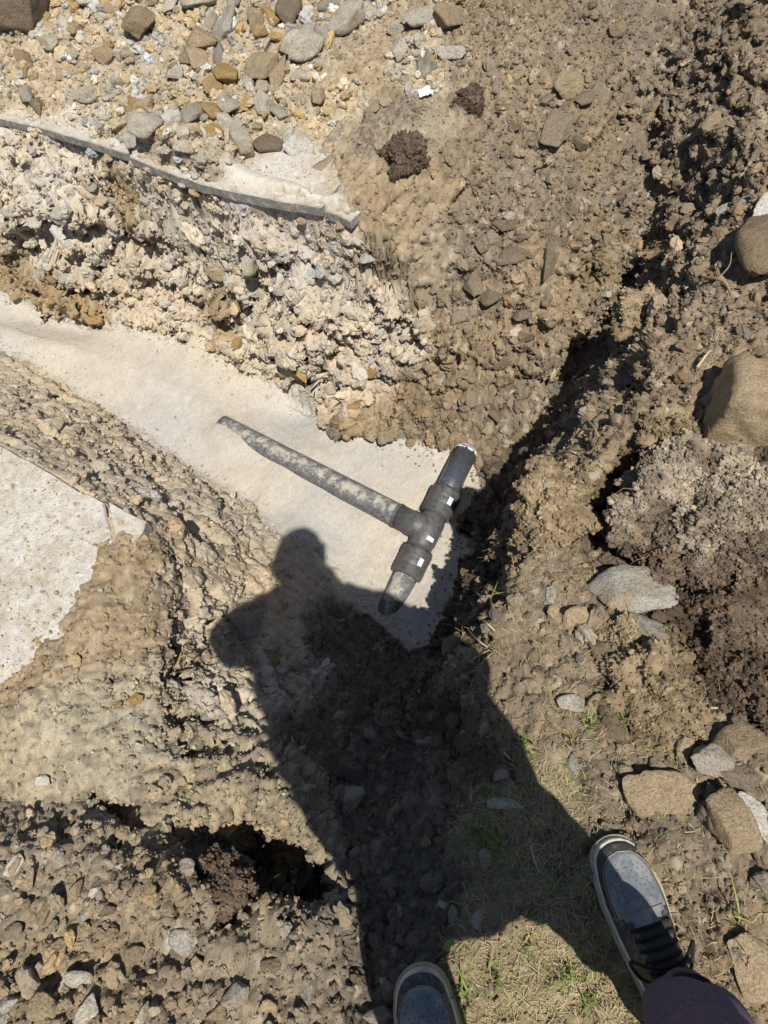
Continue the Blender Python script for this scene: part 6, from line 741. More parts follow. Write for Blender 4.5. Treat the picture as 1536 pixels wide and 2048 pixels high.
(-0.755,0.136,0.080,0.90,0.12,-0.05,0.42,0.0288,0.0133,0.0105,2,'second grey stone from the left in the crumbly spoil at the lower left'),
(-0.663,0.045,0.076,0.99,0.13,0.00,-0.03,0.0204,0.0140,0.0110,3,'fourth tan stone from the right in the crumbly spoil at the lower left'),
(-0.711,0.128,0.086,0.99,0.13,-0.01,0.05,0.0165,0.0110,0.0087,5,'third brown stone from the left in the crumbly spoil at the lower left'),
(-0.605,0.171,0.117,0.99,0.13,0.00,-0.03,0.0197,0.0142,0.0112,5,'third brown stone from the right in the crumbly spoil at the lower left'),
(-0.544,-0.000,0.073,0.95,0.12,0.04,-0.28,0.0180,0.0127,0.0100,3,'third tan stone from the right in the crumbly spoil at the lower left'),
(-0.884,0.220,0.074,0.84,0.11,-0.07,0.53,0.0252,0.0172,0.0135,3,'second tan stone from the left in the crumbly spoil at the lower left'),
(-0.902,0.135,0.090,0.99,0.13,0.00,-0.03,0.0220,0.0143,0.0112,5,'first brown stone from the left in the crumbly spoil at the lower left'),
(-0.915,0.254,0.078,0.88,0.11,-0.06,0.46,0.0208,0.0139,0.0109,3,'first tan stone from the left in the crumbly spoil at the lower left'),
(-0.620,-0.008,0.080,0.99,0.13,-0.01,0.05,0.0189,0.0147,0.0116,5,'second brown stone from the right in the crumbly spoil at the lower left'),
(-0.412,-0.028,0.075,0.97,0.13,0.03,-0.20,0.0209,0.0146,0.0115,5,'first brown stone from the right in the crumbly spoil at the lower left'),
(-0.693,0.016,0.088,0.98,0.13,-0.02,0.13,0.0158,0.0116,0.0091,0,'fourth cream stone from the left in the crumbly spoil at the lower left'),
(-0.519,-0.082,0.084,0.99,0.13,-0.01,0.05,0.0203,0.0152,0.0120,3,'second tan stone from the right in the crumbly spoil at the lower left'),
(-0.642,-0.055,0.101,0.88,0.11,-0.06,0.46,0.0264,0.0132,0.0104,0,'third cream stone from the right in the crumbly spoil at the lower left'),
(-0.891,0.012,0.113,0.92,0.12,-0.05,0.38,0.0227,0.0155,0.0122,2,'first grey stone from the left in the crumbly spoil at the lower left'),
(-0.815,0.262,0.056,0.98,0.13,0.02,-0.12,0.0199,0.0141,0.0111,5,'second brown stone from the left in the crumbly spoil at the lower left'),
(-0.423,-0.089,0.064,0.98,0.13,0.02,-0.12,0.0175,0.0134,0.0105,3,'first tan stone from the right in the crumbly spoil at the lower left')]
for i, (x, y, z, qw, qx, qy, qz, sx, sy, sz, fam, label) in enumerate(ROCKS):
    big = max(sx, sy) > .055
    o = bpy.data.objects.new('boulder' if big and 'boulder' in label else 'stone', rock_data(13 if 'square' in label else (i * 5 + 3) % 13, fam)); C.objects.link(o)
    dz = gz(x, y) - sample(BASE, np.array([x]), np.array([y]))[0]
    o.location = (x, y, z + float(np.clip(dz, -.03, .04)) + sz * .45); o.rotation_mode = 'QUATERNION'; o.rotation_quaternion = (qw, qx, qy, qz); o.scale = (sx, sy, sz)
    tag(o, label, 'boulder' if 'boulder' in label else 'stone', 'stones turned up by the digging')
# small stones filling the heap and the spoil
def scatter_stones(count, zone, rmin, rmax, fams, label, group, seed, box=None, name='stone'):
    g = np.random.default_rng(seed); k = ZONE_NAMES.index(zone); m = GW[..., k].copy(); m[:MARGIN] = 0; m[-MARGIN:] = 0; m[:, :MARGIN] = 0; m[:, -MARGIN:] = 0
    if box: m *= (GP[..., 0] > box[0]) & (GP[..., 0] < box[1]) & (GP[..., 1] > box[2]) & (GP[..., 1] < box[3])
    cs = np.cumsum((m * GA).ravel()); placed = []
    while len(placed) < count:
        q = int(np.searchsorted(cs, g.random() * cs[-1])); r, c = divmod(q, GP.shape[1]); p = GP[r, c]; s = rmin * (rmax / rmin) ** (g.random() ** 1.6)
        if any((p[0] - a) ** 2 + (p[1] - b) ** 2 < (s * .8 + t * .8) ** 2 for a, b, t in placed): continue
        placed.append((p[0], p[1], s)); fam = int(g.choice(fams))
        o = bpy.data.objects.new(name, rock_data(int(g.integers(13)), fam)); C.objects.link(o)
        o.location = (p[0], p[1], p[2] + s * .25); o.rotation_euler = (g.uniform(-.6, .6), g.uniform(-.6, .6), g.uniform(0, 6.28)); o.scale = (s * g.uniform(.85, 1.25), s * g.uniform(.7, 1), s * g.uniform(.5, .85))
        tag(o, label, name, group)
scatter_stones(84, 'rubble', .018, .040, [0, 0, 0, 1, 2, 3, 3, 4, 1], 'small stone chip between the larger stones of the rubble heap', 'small chips of the rubble heap', 11)
scatter_stones(28, 'spoil', .012, .026, [0, 3, 3, 5, 5, 2], 'small stone chip half buried in the lower left spoil', 'small chips of the spoil', 12)

scatter_stones(60, 'brown', .012, .032, [5, 5, 3, 3, 0], 'crumbly clod among the loose clods at the end of the pit', 'loose clods of the pit', 14, (.30, 1.05, 1.45, 2.35), 'clod')

# ================================================================ clumps of sod
SODS = [((0.747,0.661,-0.029),0.213,0.171,0.137,'ash','big pale grey root ball of upturned sod at the right'),
((0.665,0.375,-0.007),0.084,0.096,0.068,'dark','dark sod clump in the hollow below the pale root ball'),
((0.484,0.291,0.022),0.092,0.102,0.050,'brown','brown soil clump left of the dark sod near the grass'),
((0.654,0.240,0.051),0.062,0.083,0.050,'dark','dark sod clump at the right edge above the tan stones'),
((0.415,0.800,-0.002),0.079,0.096,0.055,'brown','soil clump with dry grass on the brink of the trench'),
((0.768,0.890,0.024),0.071,0.064,0.052,'brown','crumbly clump left of the big square boulder'),
((0.986,1.452,-0.180),0.089,0.097,0.053,'brown','crumbly clump at the foot of the thick root'),
((0.382,2.267,0.020),0.068,0.071,0.061,'dark','dark root ball stuck in the smeared clay at the top'),
((0.665,2.451,0.046),0.055,0.066,0.038,'dark','dark hairy root clump beside the rubble heap'),
((0.803,0.495,-0.036),0.071,0.083,0.050,'dark','dark crumbly sod behind the pale root ball at the edge'),
((0.454,0.446,-0.002),0.046,0.039,0.023,'brown','small soil clump between the grey boulder and pinkish stones'),
((-0.523,0.114,0.001),0.062,0.057,0.040,'dark','root filled clump at the rim of the dark hole')]
SOD_P, SOD_N, SOD_C = [], [], []
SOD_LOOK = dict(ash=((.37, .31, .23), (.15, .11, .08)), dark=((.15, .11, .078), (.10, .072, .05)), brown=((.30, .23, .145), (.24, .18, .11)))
for i, (p, rx, ry, rz, look, label) in enumerate(SODS):
    D, F = ico(6 if i == 0 else 5); g = np.random.default_rng(40 + i)
    p = (p[0], p[1], gz(p[0], p[1], 6)); root = thing('sod_clump', p, label, 'sod', 'clumps of sod thrown up beside the trench')
    S = np.array([rx, ry, rz]); B = D * S; r0 = float(S.mean())
    lum = fbm(D * 1.5 + i * 7, 4, 300 + i)[:, None]; B = B * (1 + .55 * lum + .35 * (np.abs(vnoise(D * 2.6 + i, 305))[:, None] - .25))
    _, _, b1 = worley((B + .015 * np.stack([fbm(B * 14 + q, 2, 307) for q in (0, 5, 9)], 1)) / .075 + i, 309); f3, f4, c3 = worley(B / .018 + i, 320); f5, _, c5 = worley(B / .0085 + i, 330)
    h = .034 * (b1 - .5) + .030 * (np.abs(vnoise(B * 17 + i, 311)) - .25) + .016 * (np.abs(vnoise(B * 40 + i, 313)) - .25) + .0085 * (np.sqrt(np.clip(1 - (f3 / .78) ** 2, 0, 1)) - .5) * (.3 + .7 * c3) + .004 * (np.sqrt(np.clip(1 - (f5 / .8) ** 2, 0, 1)) - .5)
    B = B + D * h[:, None]; B[:, 2] += rz * .05
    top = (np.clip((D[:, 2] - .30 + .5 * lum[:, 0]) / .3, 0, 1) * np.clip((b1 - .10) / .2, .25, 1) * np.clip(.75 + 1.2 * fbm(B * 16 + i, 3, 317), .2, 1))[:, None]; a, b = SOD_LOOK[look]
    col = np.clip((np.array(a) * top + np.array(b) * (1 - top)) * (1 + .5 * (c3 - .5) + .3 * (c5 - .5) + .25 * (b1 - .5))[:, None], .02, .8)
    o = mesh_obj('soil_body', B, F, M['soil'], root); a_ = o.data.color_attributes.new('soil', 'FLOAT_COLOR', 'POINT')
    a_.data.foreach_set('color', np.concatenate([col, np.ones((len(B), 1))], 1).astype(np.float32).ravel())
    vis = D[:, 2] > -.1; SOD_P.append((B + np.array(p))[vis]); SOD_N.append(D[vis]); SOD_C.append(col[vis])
    parts = []
    for k in range(170 if i == 0 else 34):
        v = B[int(g.integers(len(B)))]; d = v / (np.linalg.norm(v) + 1e-6); L = r0 * g.uniform(.15, .5); q = [v * .96]
        for s in range(4):
            d = d + g.normal(size=3) * .55; d[2] -= .1; d /= np.linalg.norm(d); q.append(q[-1] + d * L / 4)
        rr = g.uniform(.0005, .0016); parts.append(tube_mesh(q, [rr, rr * .9, rr * .7, rr * .5, rr * .3], 4, False))
    V, Fq = join(parts); mesh_obj('fine_roots', V, Fq, M['root'] if look != 'brown' else M['dry'], root)

SX = (np.concatenate(SOD_P), np.concatenate(SOD_N), np.concatenate(SOD_C))
crumbs('soil_crumbs', 'fine loose soil crumbs strewn over the whole dig', 215000, ALLZ, .0020, .0095, 2.7, 5, (.66, 1.22), 2, (*SX, .12))
crumbs('soil_grains', 'sand sized soil grains dusting the dug surfaces', 190000, dict(ALLZ, bank=.8, chalk=.5, clay=1.1, olive=1.2, sand=.10, litter=.3), .0011, .0032, 1.8, 15, (.62, 1.25), 1)
crumbs('soil_clods', 'loose lumps of soil and stone chips over the dig', 8200, dict(ALLZ, sand=.0, dust=.0, litter=.08, clay=.08, olive=.25, chalk=.3, spoil=1.5), .009, .028, 3.0, 6, (.75, 1.25), 3)
crumbs('rubble_gravel', 'angular gravel filling the rubble heap between the stones', 6500, dict(rubble=1.), .008, .030, 2.0, 8, (.75, 1.2), 3, None, False, None, [(.50, .45, .37), (.56, .53, .47), (.42, .34, .23), (.40, .29, .15), (.36, .34, .30), (.45, .37, .26)])
_r, _c = np.where((FLOOR_D > .002) & (FLOOR_D < .16) & (GP[..., 0] > -2.2)); _w = np.exp(-FLOOR_D[_r, _c] / .028) * GA[_r, _c]; _g = np.random.default_rng(21); _k = _g.choice(len(_r), 3800, p=_w / _w.sum()); _r, _c = _r[_k], _c[_k]
_bank = np.where(GP[_r, _c, 0:1] > .05, np.array([[.27, .205, .135]]), np.array([[.47, .395, .295]])) * _g.uniform(.75, 1.15, (len(_r), 1))
SLAB_P = []
for poly, zt, cnt in ((SD, -.045, 2200), (SB + [tuple(p) for p in back(SB, .42)], 0., 1100), (SA + [tuple(p) for p in back(SA, .3)], 0., 500)):
    q = np.array([p[:2] for p in poly]); lo, hi = q.min(0), q.max(0); lo = np.maximum(lo, [-1.9, -.5])
    while cnt > 0:
        u = lo + _g.random(2) * (hi - lo); ins = False
        for A, B in zip(q, np.roll(q, -1, 0)):
            if (A[1] > u[1]) != (B[1] > u[1]) and u[0] < (B[0] - A[0]) * (u[1] - A[1]) / (B[1] - A[1]) + A[0]: ins = not ins
        if ins: SLAB_P.append((u[0], u[1], zt)); cnt -= 1
SLAB_P = np.array(SLAB_P); _sc = np.array([[.46, .39, .29]]) * _g.uniform(.7, 1.35, (len(SLAB_P), 1))
_gp = np.concatenate([GP[_r, _c], SLAB_P]); _gn = np.tile(np.array([[0., 0., 1.]]), (len(_gp), 1)); _gc = np.concatenate([_bank, _sc])
crumbs('spilled_grit', 'soil grit spilled over the sand edges and the concrete slabs', 40, dict(rubble=1.), .0016, .0080, 2.4, 13, (.8, 1.15), 2, (_gp, _gn, _gc, 170))
crumbs('wall_chunks', 'broken chalky chunks packed in the cut trench faces', 6600, dict(chalk=1., ochre=.9, bank=.28, dark=.5, brown=.12), .006, .040, 2.6, 9, (.80, 1.1), 3, None, True, .3, None, (1.5, 1.15, .75), .12)
crumbs('wall_grit', 'fine chalky grit stuck to the cut trench faces', 26000, dict(chalk=1., ochre=.9, bank=.35, clay=.3), .0022, .008, 2.4, 10, (.75, 1.15), 2, None, True, .3)

# ================================================================ pipe assembly
PA, PT, PB, PC = [Vector(p) for p in [(0.373,1.492,-0.735),(0.141,1.190,-0.735),(-0.148,0.863,-0.835),(-0.593,1.972,-0.803)]]
pipe = thing('pipe_fitting', PT, 'black plastic pipe tee with two couplers laid on the trench sand', 'pipe')
def lathe(name, A, B, prof, mat, parent, n=48):
    """prof: list of (distance along A->B in metres, radius)"""
    t = (B - A).normalized(); a = t.cross(Vector((0, 0, 1))).normalized(); b = a.cross(t); V = []; F = []
    for d, r in prof:
        for k in range(n):
            w = 2 * math.pi * k / n; V.append(A + t * d + (a * math.cos(w) + b * math.sin(w)) * r)
    for i in range(len(prof) - 1):
        for k in range(n): F.append((i * n + k, i * n + (k + 1) % n, (i + 1) * n + (k + 1) % n, (i + 1) * n + k))
    F.append(tuple(range(n))); F.append(tuple(range((len(prof) - 1) * n, len(prof) * n))[::-1])
    o = mesh_obj(name, V, F, mat); bm = bmesh.new(); bm.from_mesh(o.data); bmesh.ops.recalc_face_normals(bm, faces=bm.faces); bm.to_mesh(o.data); bm.free()
    return keep_(o, parent)
def keep_(o, parent):
    o.parent = parent
    base = parent
    while base.parent: base = base.parent
    if parent.type == 'EMPTY': o.matrix_parent_inverse = Matrix.Translation(base.location).inverted()
    return o
R0 = .0465
run_t = (PB - PA).normalized(); LA = (PT - PA).length; LB = (PB - PT).length
def on_run(s): return (PA + (PT - PA) * (1 + s / LA)) if s < 0 else (PT + (PB - PT) * (s / LB))    # s metres from the tee centre, negative towards PA
lathe('run_pipe', PA, on_run(-.09), [(0, R0), (LA - .09, R0)], M['pe_run'], pipe); 
lathe('run_pipe', on_run(.09), PB, [(0, R0), (LB - .09, R0)], M['pe_dusty'], pipe)
cap = lathe('end_cap', PA - run_t * .022, PA + run_t * .006, [(0, .020), (.004, .032), (.011, .042), (.020, R0 + .001), (.028, R0 + .0015)], M['tape'], pipe, 28)
for v in cap.data.vertices: v.co += Vector((random.Random(v.index).uniform(-.002, .002), random.Random(v.index + 99).uniform(-.002, .002), random.Random(v.index + 7).uniform(-.002, .002)))
# tee body with its branch stub
lathe('tee_body', on_run(-.075), on_run(.075), [(0, R0), (.02, R0), (.03, R0 + .004), (.12, R0 + .004), (.13, R0), (.15, R0)], M['pe'], pipe)
bt = (PC - PT).normalized(); LC = (PC - PT).length
lathe('branch_stub', PT, PT + bt * .135, [(0, R0 + .0045), (.075, R0 + .0045), (.082, R0 + .001), (.135, R0 + .001)], M['pe'], pipe)
lathe('weld_bead', PT + bt * .128, PT + bt * .142, [(0, R0), (.002, R0 + .003), (.005, R0 + .0035), (.0068, R0 + .0012), (.009, R0 + .0035), (.012, R0 + .003), (.014, R0)], M['pe'], pipe)
br = lathe('branch_pipe', PT + bt * .137, PC, [(0 + k * (LC - .137) / 30, R0) for k in range(31)], M['pe_dusty'], pipe)
def coupler(c):
    A, B = c - run_t * .058, c + run_t * .058; prof = [(0, R0 + .003), (.001, R0 + .0115)]; r = R0 + .014
    for base in (.010, .078):
        for k in range(5):
            d = base + k * .0062; prof += [(d, r - .0026), (d + .0012, r), (d + .0036, r), (d + .0048, r - .0026)]
        if base < .05: prof += [(.047, r - .001), (.060, r - .001), (.073, r - .001)]
    prof += [(.1145, R0 + .0115), (.116, R0 + .003)]
    o = lathe('coupler', A, B, prof, M['pe'], pipe, 56)
    view = (Vector((0, 0, CAM_H)) - c).normalized(); up = (view - run_t * view.dot(run_t)).normalized(); side = run_t.cross(up)
    def skin_pt(d, ang, h=0): return A + run_t * d + (up * math.cos(ang) + side * math.sin(ang)) * (r + h)
    for d in (.014, .102):                                        # fusion terminals
        ang = .35 if d < .05 else .30; c0 = skin_pt(d, ang, -.002); nrm = (up * math.cos(ang) + side * math.sin(ang))
        V, F = tube_mesh([c0, c0 + nrm * .005, c0 + nrm * .0052, c0 + nrm * .0052], [.0065, .006, .0042, .0042], 16); f2 = tube_mesh([c0 + nrm * .0035, c0 + nrm * .0062], .0022, 10)
        V, F = join([(V, F), f2]); t = mesh_obj('fusion_terminal', V, F, M['leather']); t.parent = o; t.matrix_parent_inverse = Matrix()
    V = []; F = []                                                # curved white sticker
    for i in range(7):
        for j, d in enumerate((.040, .070)): V.append(skin_pt(d, -.62 + i * .05, .0006))
    for i in range(6): F.append((2 * i, 2 * i + 1, 2 * i + 3, 2 * i + 2))
    s = mesh_obj('sticker', V, F, M['sticker']); s.parent = o
    V = []; F = []
    for q in range(6):
        d0 = .044 + q * .0042
        for ang in (-.58, -.36): V += [skin_pt(d0, ang, .0011), skin_pt(d0 + .0013, ang, .0011)]
        n = len(V); F.append((n - 4, n - 3, n - 1, n - 2))
    s2 = mesh_obj('barcode', V, F, M['print']); s2.parent = o
    return o
coupler(on_run(-.095 - .035)); coupler(on_run(.098 + .035))
# sticker on the tee itself
view = (Vector((0, 0, CAM_H)) - PT).normalized(); up = (view - run_t * view.dot(run_t)).normalized(); side = run_t.cross(up); V = []; F = []
for i in range(7):
    for d in (.028, .044): V.append(PT + run_t * d + (up * math.cos(-.75 + i * .1) + side * math.sin(-.75 + i * .1)) * (R0 + .0047))
for i in range(6): F.append((2 * i, 2 * i + 1, 2 * i + 3, 2 * i + 2))
keep_(mesh_obj('sticker', V, F, M['sticker']), pipe)

# ================================================================ grass, roots, straw, leaves, scrap
def blades(n, L, g, lean=.6, w=.0022):
    V = []; F = []
    for k in range(n):
        a = g.uniform(0, 6.283); d = Vector((math.cos(a), math.sin(a), 0)); s = Vector((-d.y, d.x, 0)); ln = L * g.uniform(.45, 1.1); le = g.uniform(.2, 1.2) * lean; p = Vector((g.gauss(0, L * .16), g.gauss(0, L * .16), -.006)); q0 = len(V); ww = w * g.uniform(.6, 1.3)
        for i in range(5):
            t = i / 4; c = p + d * (ln * le * t * t * 1.2) + Vector((0, 0, ln * t * (1 - .45 * le * t))) + s * (math.sin(t * 3 + k) * ln * .05); h = ww * (1 - t) ** .6
            V += [c - s * h, c + s * h + d * h * .3]
        for i in range(4): F.append((q0 + 2 * i, q0 + 2 * i + 1, q0 + 2 * i + 3, q0 + 2 * i + 2))
    return V, F
TUFTS = [((0.228,0.597,-0.019),0.09,'green',7),((0.367,0.257,0.010),0.06,'green',26),((0.319,0.259,0.007),0.04,'green',16),((0.171,0.247,0.000),0.06,'green',16),((0.399,0.310,0.009),0.06,'green',10),((0.091,0.316,-0.004),0.03,'green',8),((0.514,0.409,0.007),0.05,'green',8),((0.439,0.173,0.025),0.04,'green',9),((0.355,0.721,0.012),0.07,'yellow',16),((0.704,1.223,-0.256),0.07,'green',6),((0.159,0.490,-0.014),0.10,'dry',10),((0.130,0.450,-0.020),0.08,'dry',9),((0.249,0.604,-0.001),0.05,'dry',7),((0.349,0.755,-0.022),0.06,'dry',10),((-0.493,0.098,-0.049),0.10,'yellow',26),((0.286,0.645,0.005),0.05,'dry',6),((0.064,0.077,-0.004),0.05,'green',14),((0.033,0.114,-0.013),0.05,'green',14),((0.037,0.074,-0.008),0.04,'green',10),((0.146,-0.212,-0.001),0.06,'green',12),((-0.075,-0.159,-0.000),0.06,'green',12),((-0.014,-0.132,-0.000),0.05,'green',10),((0.115,-0.167,-0.001),0.05,'green',12),((0.069,-0.100,0.001),0.04,'green',10),((0.458,-0.173,0.023),0.11,'yellow',8),((-0.589,0.332,-0.047),0.03,'green',6),((0.497,0.448,-0.003),0.05,'green',7),((0.806,0.821,0.038),0.06,'green',5)]
WHERE = ['on the brink of the shaded trench wall', 'in the bare soil left of the sod clumps', 'just left of the largest green patch', 'at the edge of the shadow above the turf', 'under the brown sod clump', 'at the lower brink beside the shadow', 'under the grey boulder', 'beside the tan stones on the right',
 'on the clump at the trench brink', 'on the bank above the trench', 'hanging over the shaded trench wall', 'lowest on the trench brink', 'between the brink and the small grey stone', 'left of the brink clump', 'sprouting from the rim of the dark hole', 'at the middle of the trench brink', 'in the shaded turf, right one', 'in the shaded turf beside the pale slate', 'in the shaded turf, lowest one',
 'lit, right of the left shoe near the frame bottom', 'lit, touching the left shoe', 'lit, between the shoes on the left', 'lit, between the shoes on the right', 'lit, at the top of the bright patch', 'at the right edge beside the flat round stone', 'on the cracked block above the hole', 'on the grey stone under the boulder', 'below the square boulder']
KW = dict(green='green grass tuft', yellow='yellowing grass tuft', dry='dry straw coloured grass tuft')
for i, (p, L, kind, n) in enumerate(TUFTS):
    g = random.Random(500 + i); V, F = blades(n, L, g, .9 if kind != 'green' else .7, .0016 if kind != 'green' else .0024)
    o = mesh_obj('grass_tuft', V, F, M[kind], None, True, '%s %s' % (KW[kind], WHERE[i]), 'grass', 'tufts of grass'); o.location = (p[0], p[1], gz(p[0], p[1]))
# dead grass thatch on the trodden ground
def thatch():
    g = np.random.default_rng(77); k = ZONE_NAMES.index('litter'); m = GW[..., k].copy(); m[:MARGIN] = 0; m[-MARGIN:] = 0; m[:, :MARGIN] = 0; m[:, -MARGIN:] = 0
    m = m + .10 * GW[..., ZONE_NAMES.index('brown')] * (GP[..., 1] < .9) * (GP[..., 0] > 0) * (m.sum() > 0); m[:MARGIN] = 0; m[-MARGIN:] = 0; m[:, :MARGIN] = 0; m[:, -MARGIN:] = 0
    pt = np.clip(.5 + 1.4 * fbm(np.stack([GP[..., 0].ravel(), GP[..., 1].ravel(), GP[..., 0].ravel() * 0], 1) * 7, 3, 79), .08, 1).reshape(m.shape)
    cs = np.cumsum((m * GA * pt).ravel()); out = {'dry': ([], []), 'yellow': ([], []), 'green': ([], [])}
    for q in np.searchsorted(cs, g.random(10500) * cs[-1]):
        p = Vector(GP.reshape(-1, 3)[q]); kind = ('dry', 'yellow', 'green')[int(np.searchsorted([.60, .86], g.random()))]; V, F = out[kind]
        a = g.uniform(0, 6.283); L = g.uniform(.008, .022) if g.random() < .7 else g.uniform(.022, .05); d = Vector((math.cos(a), math.sin(a), g.uniform(-.05, .5) if g.random() < .7 else g.uniform(.4, 1.6))); s = Vector((-d.y, d.x, 0)).normalized() * g.uniform(.0004, .0010); b = len(V); up = Vector((0, 0, g.uniform(.001, .007)))
        bend = Vector((-d.y, d.x, 0)) * g.uniform(-.7, .7)
        for t in (0, .5, 1): c = p + up + d * L * (t - .3) + bend * L * t * t - Vector((0, 0, L * .3 * t * t)); V += [c - s * (1 - .6 * t), c + s * (1 - .6 * t)]
        F += [(b, b + 1, b + 3, b + 2), (b + 2, b + 3, b + 5, b + 4)]
    for kind, word in (('dry', 'straw coloured'), ('yellow', 'yellow'), ('green', 'short green')):
        mesh_obj('grass_thatch', *out[kind], M[kind], None, True, '%s grass blades trodden flat around the shoes' % word, 'grass', None, 'stuff')
thatch()
TWIGS = [([(1.062,1.362,0.051),(1.070,1.321,0.081),(1.082,1.299,0.083),(1.089,1.253,0.063)],0.0060,'root','thick forked reddish root sticking out left of the tan boulder'),
([(1.070,1.321,0.081),(1.104,1.337,0.103),(1.128,1.378,0.111)],0.0025,'root','thin curled rootlet rising from the thick reddish root'),
([(0.696,1.264,-0.307),(0.615,1.030,-0.042),(0.598,0.956,0.014)],0.0040,'straw','pale bent stalk lying on the bank above the trench'),
([(0.536,1.082,-0.245),(0.530,0.984,-0.070),(0.539,0.947,-0.031)],0.0050,'straw','upper of two pale sticks poking out of the trench brink'),
([(0.518,1.042,-0.200),(0.518,0.971,-0.066),(0.533,0.939,-0.030)],0.0040,'straw','lower of two pale sticks poking out of the trench brink'),
([(0.172,0.635,-0.213),(0.169,0.541,-0.000),(0.183,0.509,0.015)],0.0040,'straw','pale broken stem poking over the shaded trench wall'),
([(0.153,0.664,-0.375),(0.138,0.512,-0.013),(0.156,0.478,0.008)],0.0030,'straw','dry stem hanging over the trench wall below the grass'),
([(0.554,0.227,0.053),(0.569,0.222,0.058),(0.583,0.220,0.058)],0.0030,'straw','short pale straw lying under the dark sod clumps'),
([(0.421,0.270,0.024),(0.432,0.244,0.028),(0.444,0.203,0.034)],0.0020,'root','thin dark rootlet lying beside the sunk flat stone'),
([(0.123,0.064,0.010),(0.122,0.036,0.013),(0.124,0.013,0.012)],0.0020,'straw','single pale straw lying in the shaded turf'),
([(0.894,1.053,0.069),(0.932,1.080,0.084),(0.948,1.087,0.078)],0.0040,'straw','pale stick lying in the dark gap above the square boulder'),
([(1.174,2.197,-0.158),(1.206,2.187,-0.191)],0.0020,'straw','tiny straw on the upper soil slope'),
([(0.670,0.766,-0.047),(0.630,0.783,-0.075),(0.593,0.775,-0.104)],0.0015,'root','fine root reaching left from the pale root ball'),
([(0.133,0.230,0.010),(0.118,0.255,0.016)],0.0025,'straw','white chip of straw at the shadow edge of the crest')]
for path, r, kind, label in TWIGS:
    q = curve_pts(path, 5); n = len(q); V, F = tube_mesh(q, [r * (1 - .55 * i / n) for i in range(n)], 7)
    mesh_obj('root' if kind == 'root' else 'stalk', V, F, M[kind], None, True, label, 'root' if kind == 'root' else 'stalk', 'roots and stalks around the trench')
LEAVES = [((-0.080,-0.068,-0.002),0.028,'small yellow green leaf on the shaded ground near the left shoe'),((-0.557,0.756,-0.278),0.022,'pale green leaf at the left edge of the shadow'),((-0.059,0.608,-0.595),0.022,'green leaf on the shaded soil below the pipe')]
for i, (p, s, label) in enumerate(LEAVES):
    V = []; F = []; a = i * 1.9 + .6; d = Vector((math.cos(a), math.sin(a), .1)); e = Vector((-d.y, d.x, .15)); c0 = Vector((p[0], p[1], gz(p[0], p[1]) + .012))
    for k in range(9):
        t = k / 8; w = s * .32 * math.sin(math.pi * t ** .8) + .0006
        for j in (-1, 0, 1): V.append(c0 + d * s * (t - .5) + e * w * j + Vector((0, 0, abs(j) * w * .35 + s * .2 * t * t)))
    for k in range(8):
        for j in (0, 1): F.append((3 * k + j, 3 * k + j + 1, 3 * k + 4 + j, 3 * k + 3 + j))
    mesh_obj('leaf', V, F, M['leaf'], None, True, label, 'leaf', 'leaves dropped in the dig')
sp = (0.520,2.530,0.065); g = random.Random(9); V = []; F = []
for j in range(6):
    for i in range(6): V.append((sp[0] + (i - 2.5) * .010 + g.uniform(-.004, .004), sp[1] + (j - 2.5) * .010 + g.uniform(-.004, .004), gz(sp[0], sp[1]) + .014 + g.uniform(-.006, .006)))
for j in range(5):
    for i in range(5): F.append((j * 6 + i, j * 6 + i + 1, j * 6 + i + 7, j * 6 + i + 6))
mesh_obj('paper_scrap', V, F, M['sticker'], None, False, 'crumpled white scrap of paper below the white heap stone', 'paper')

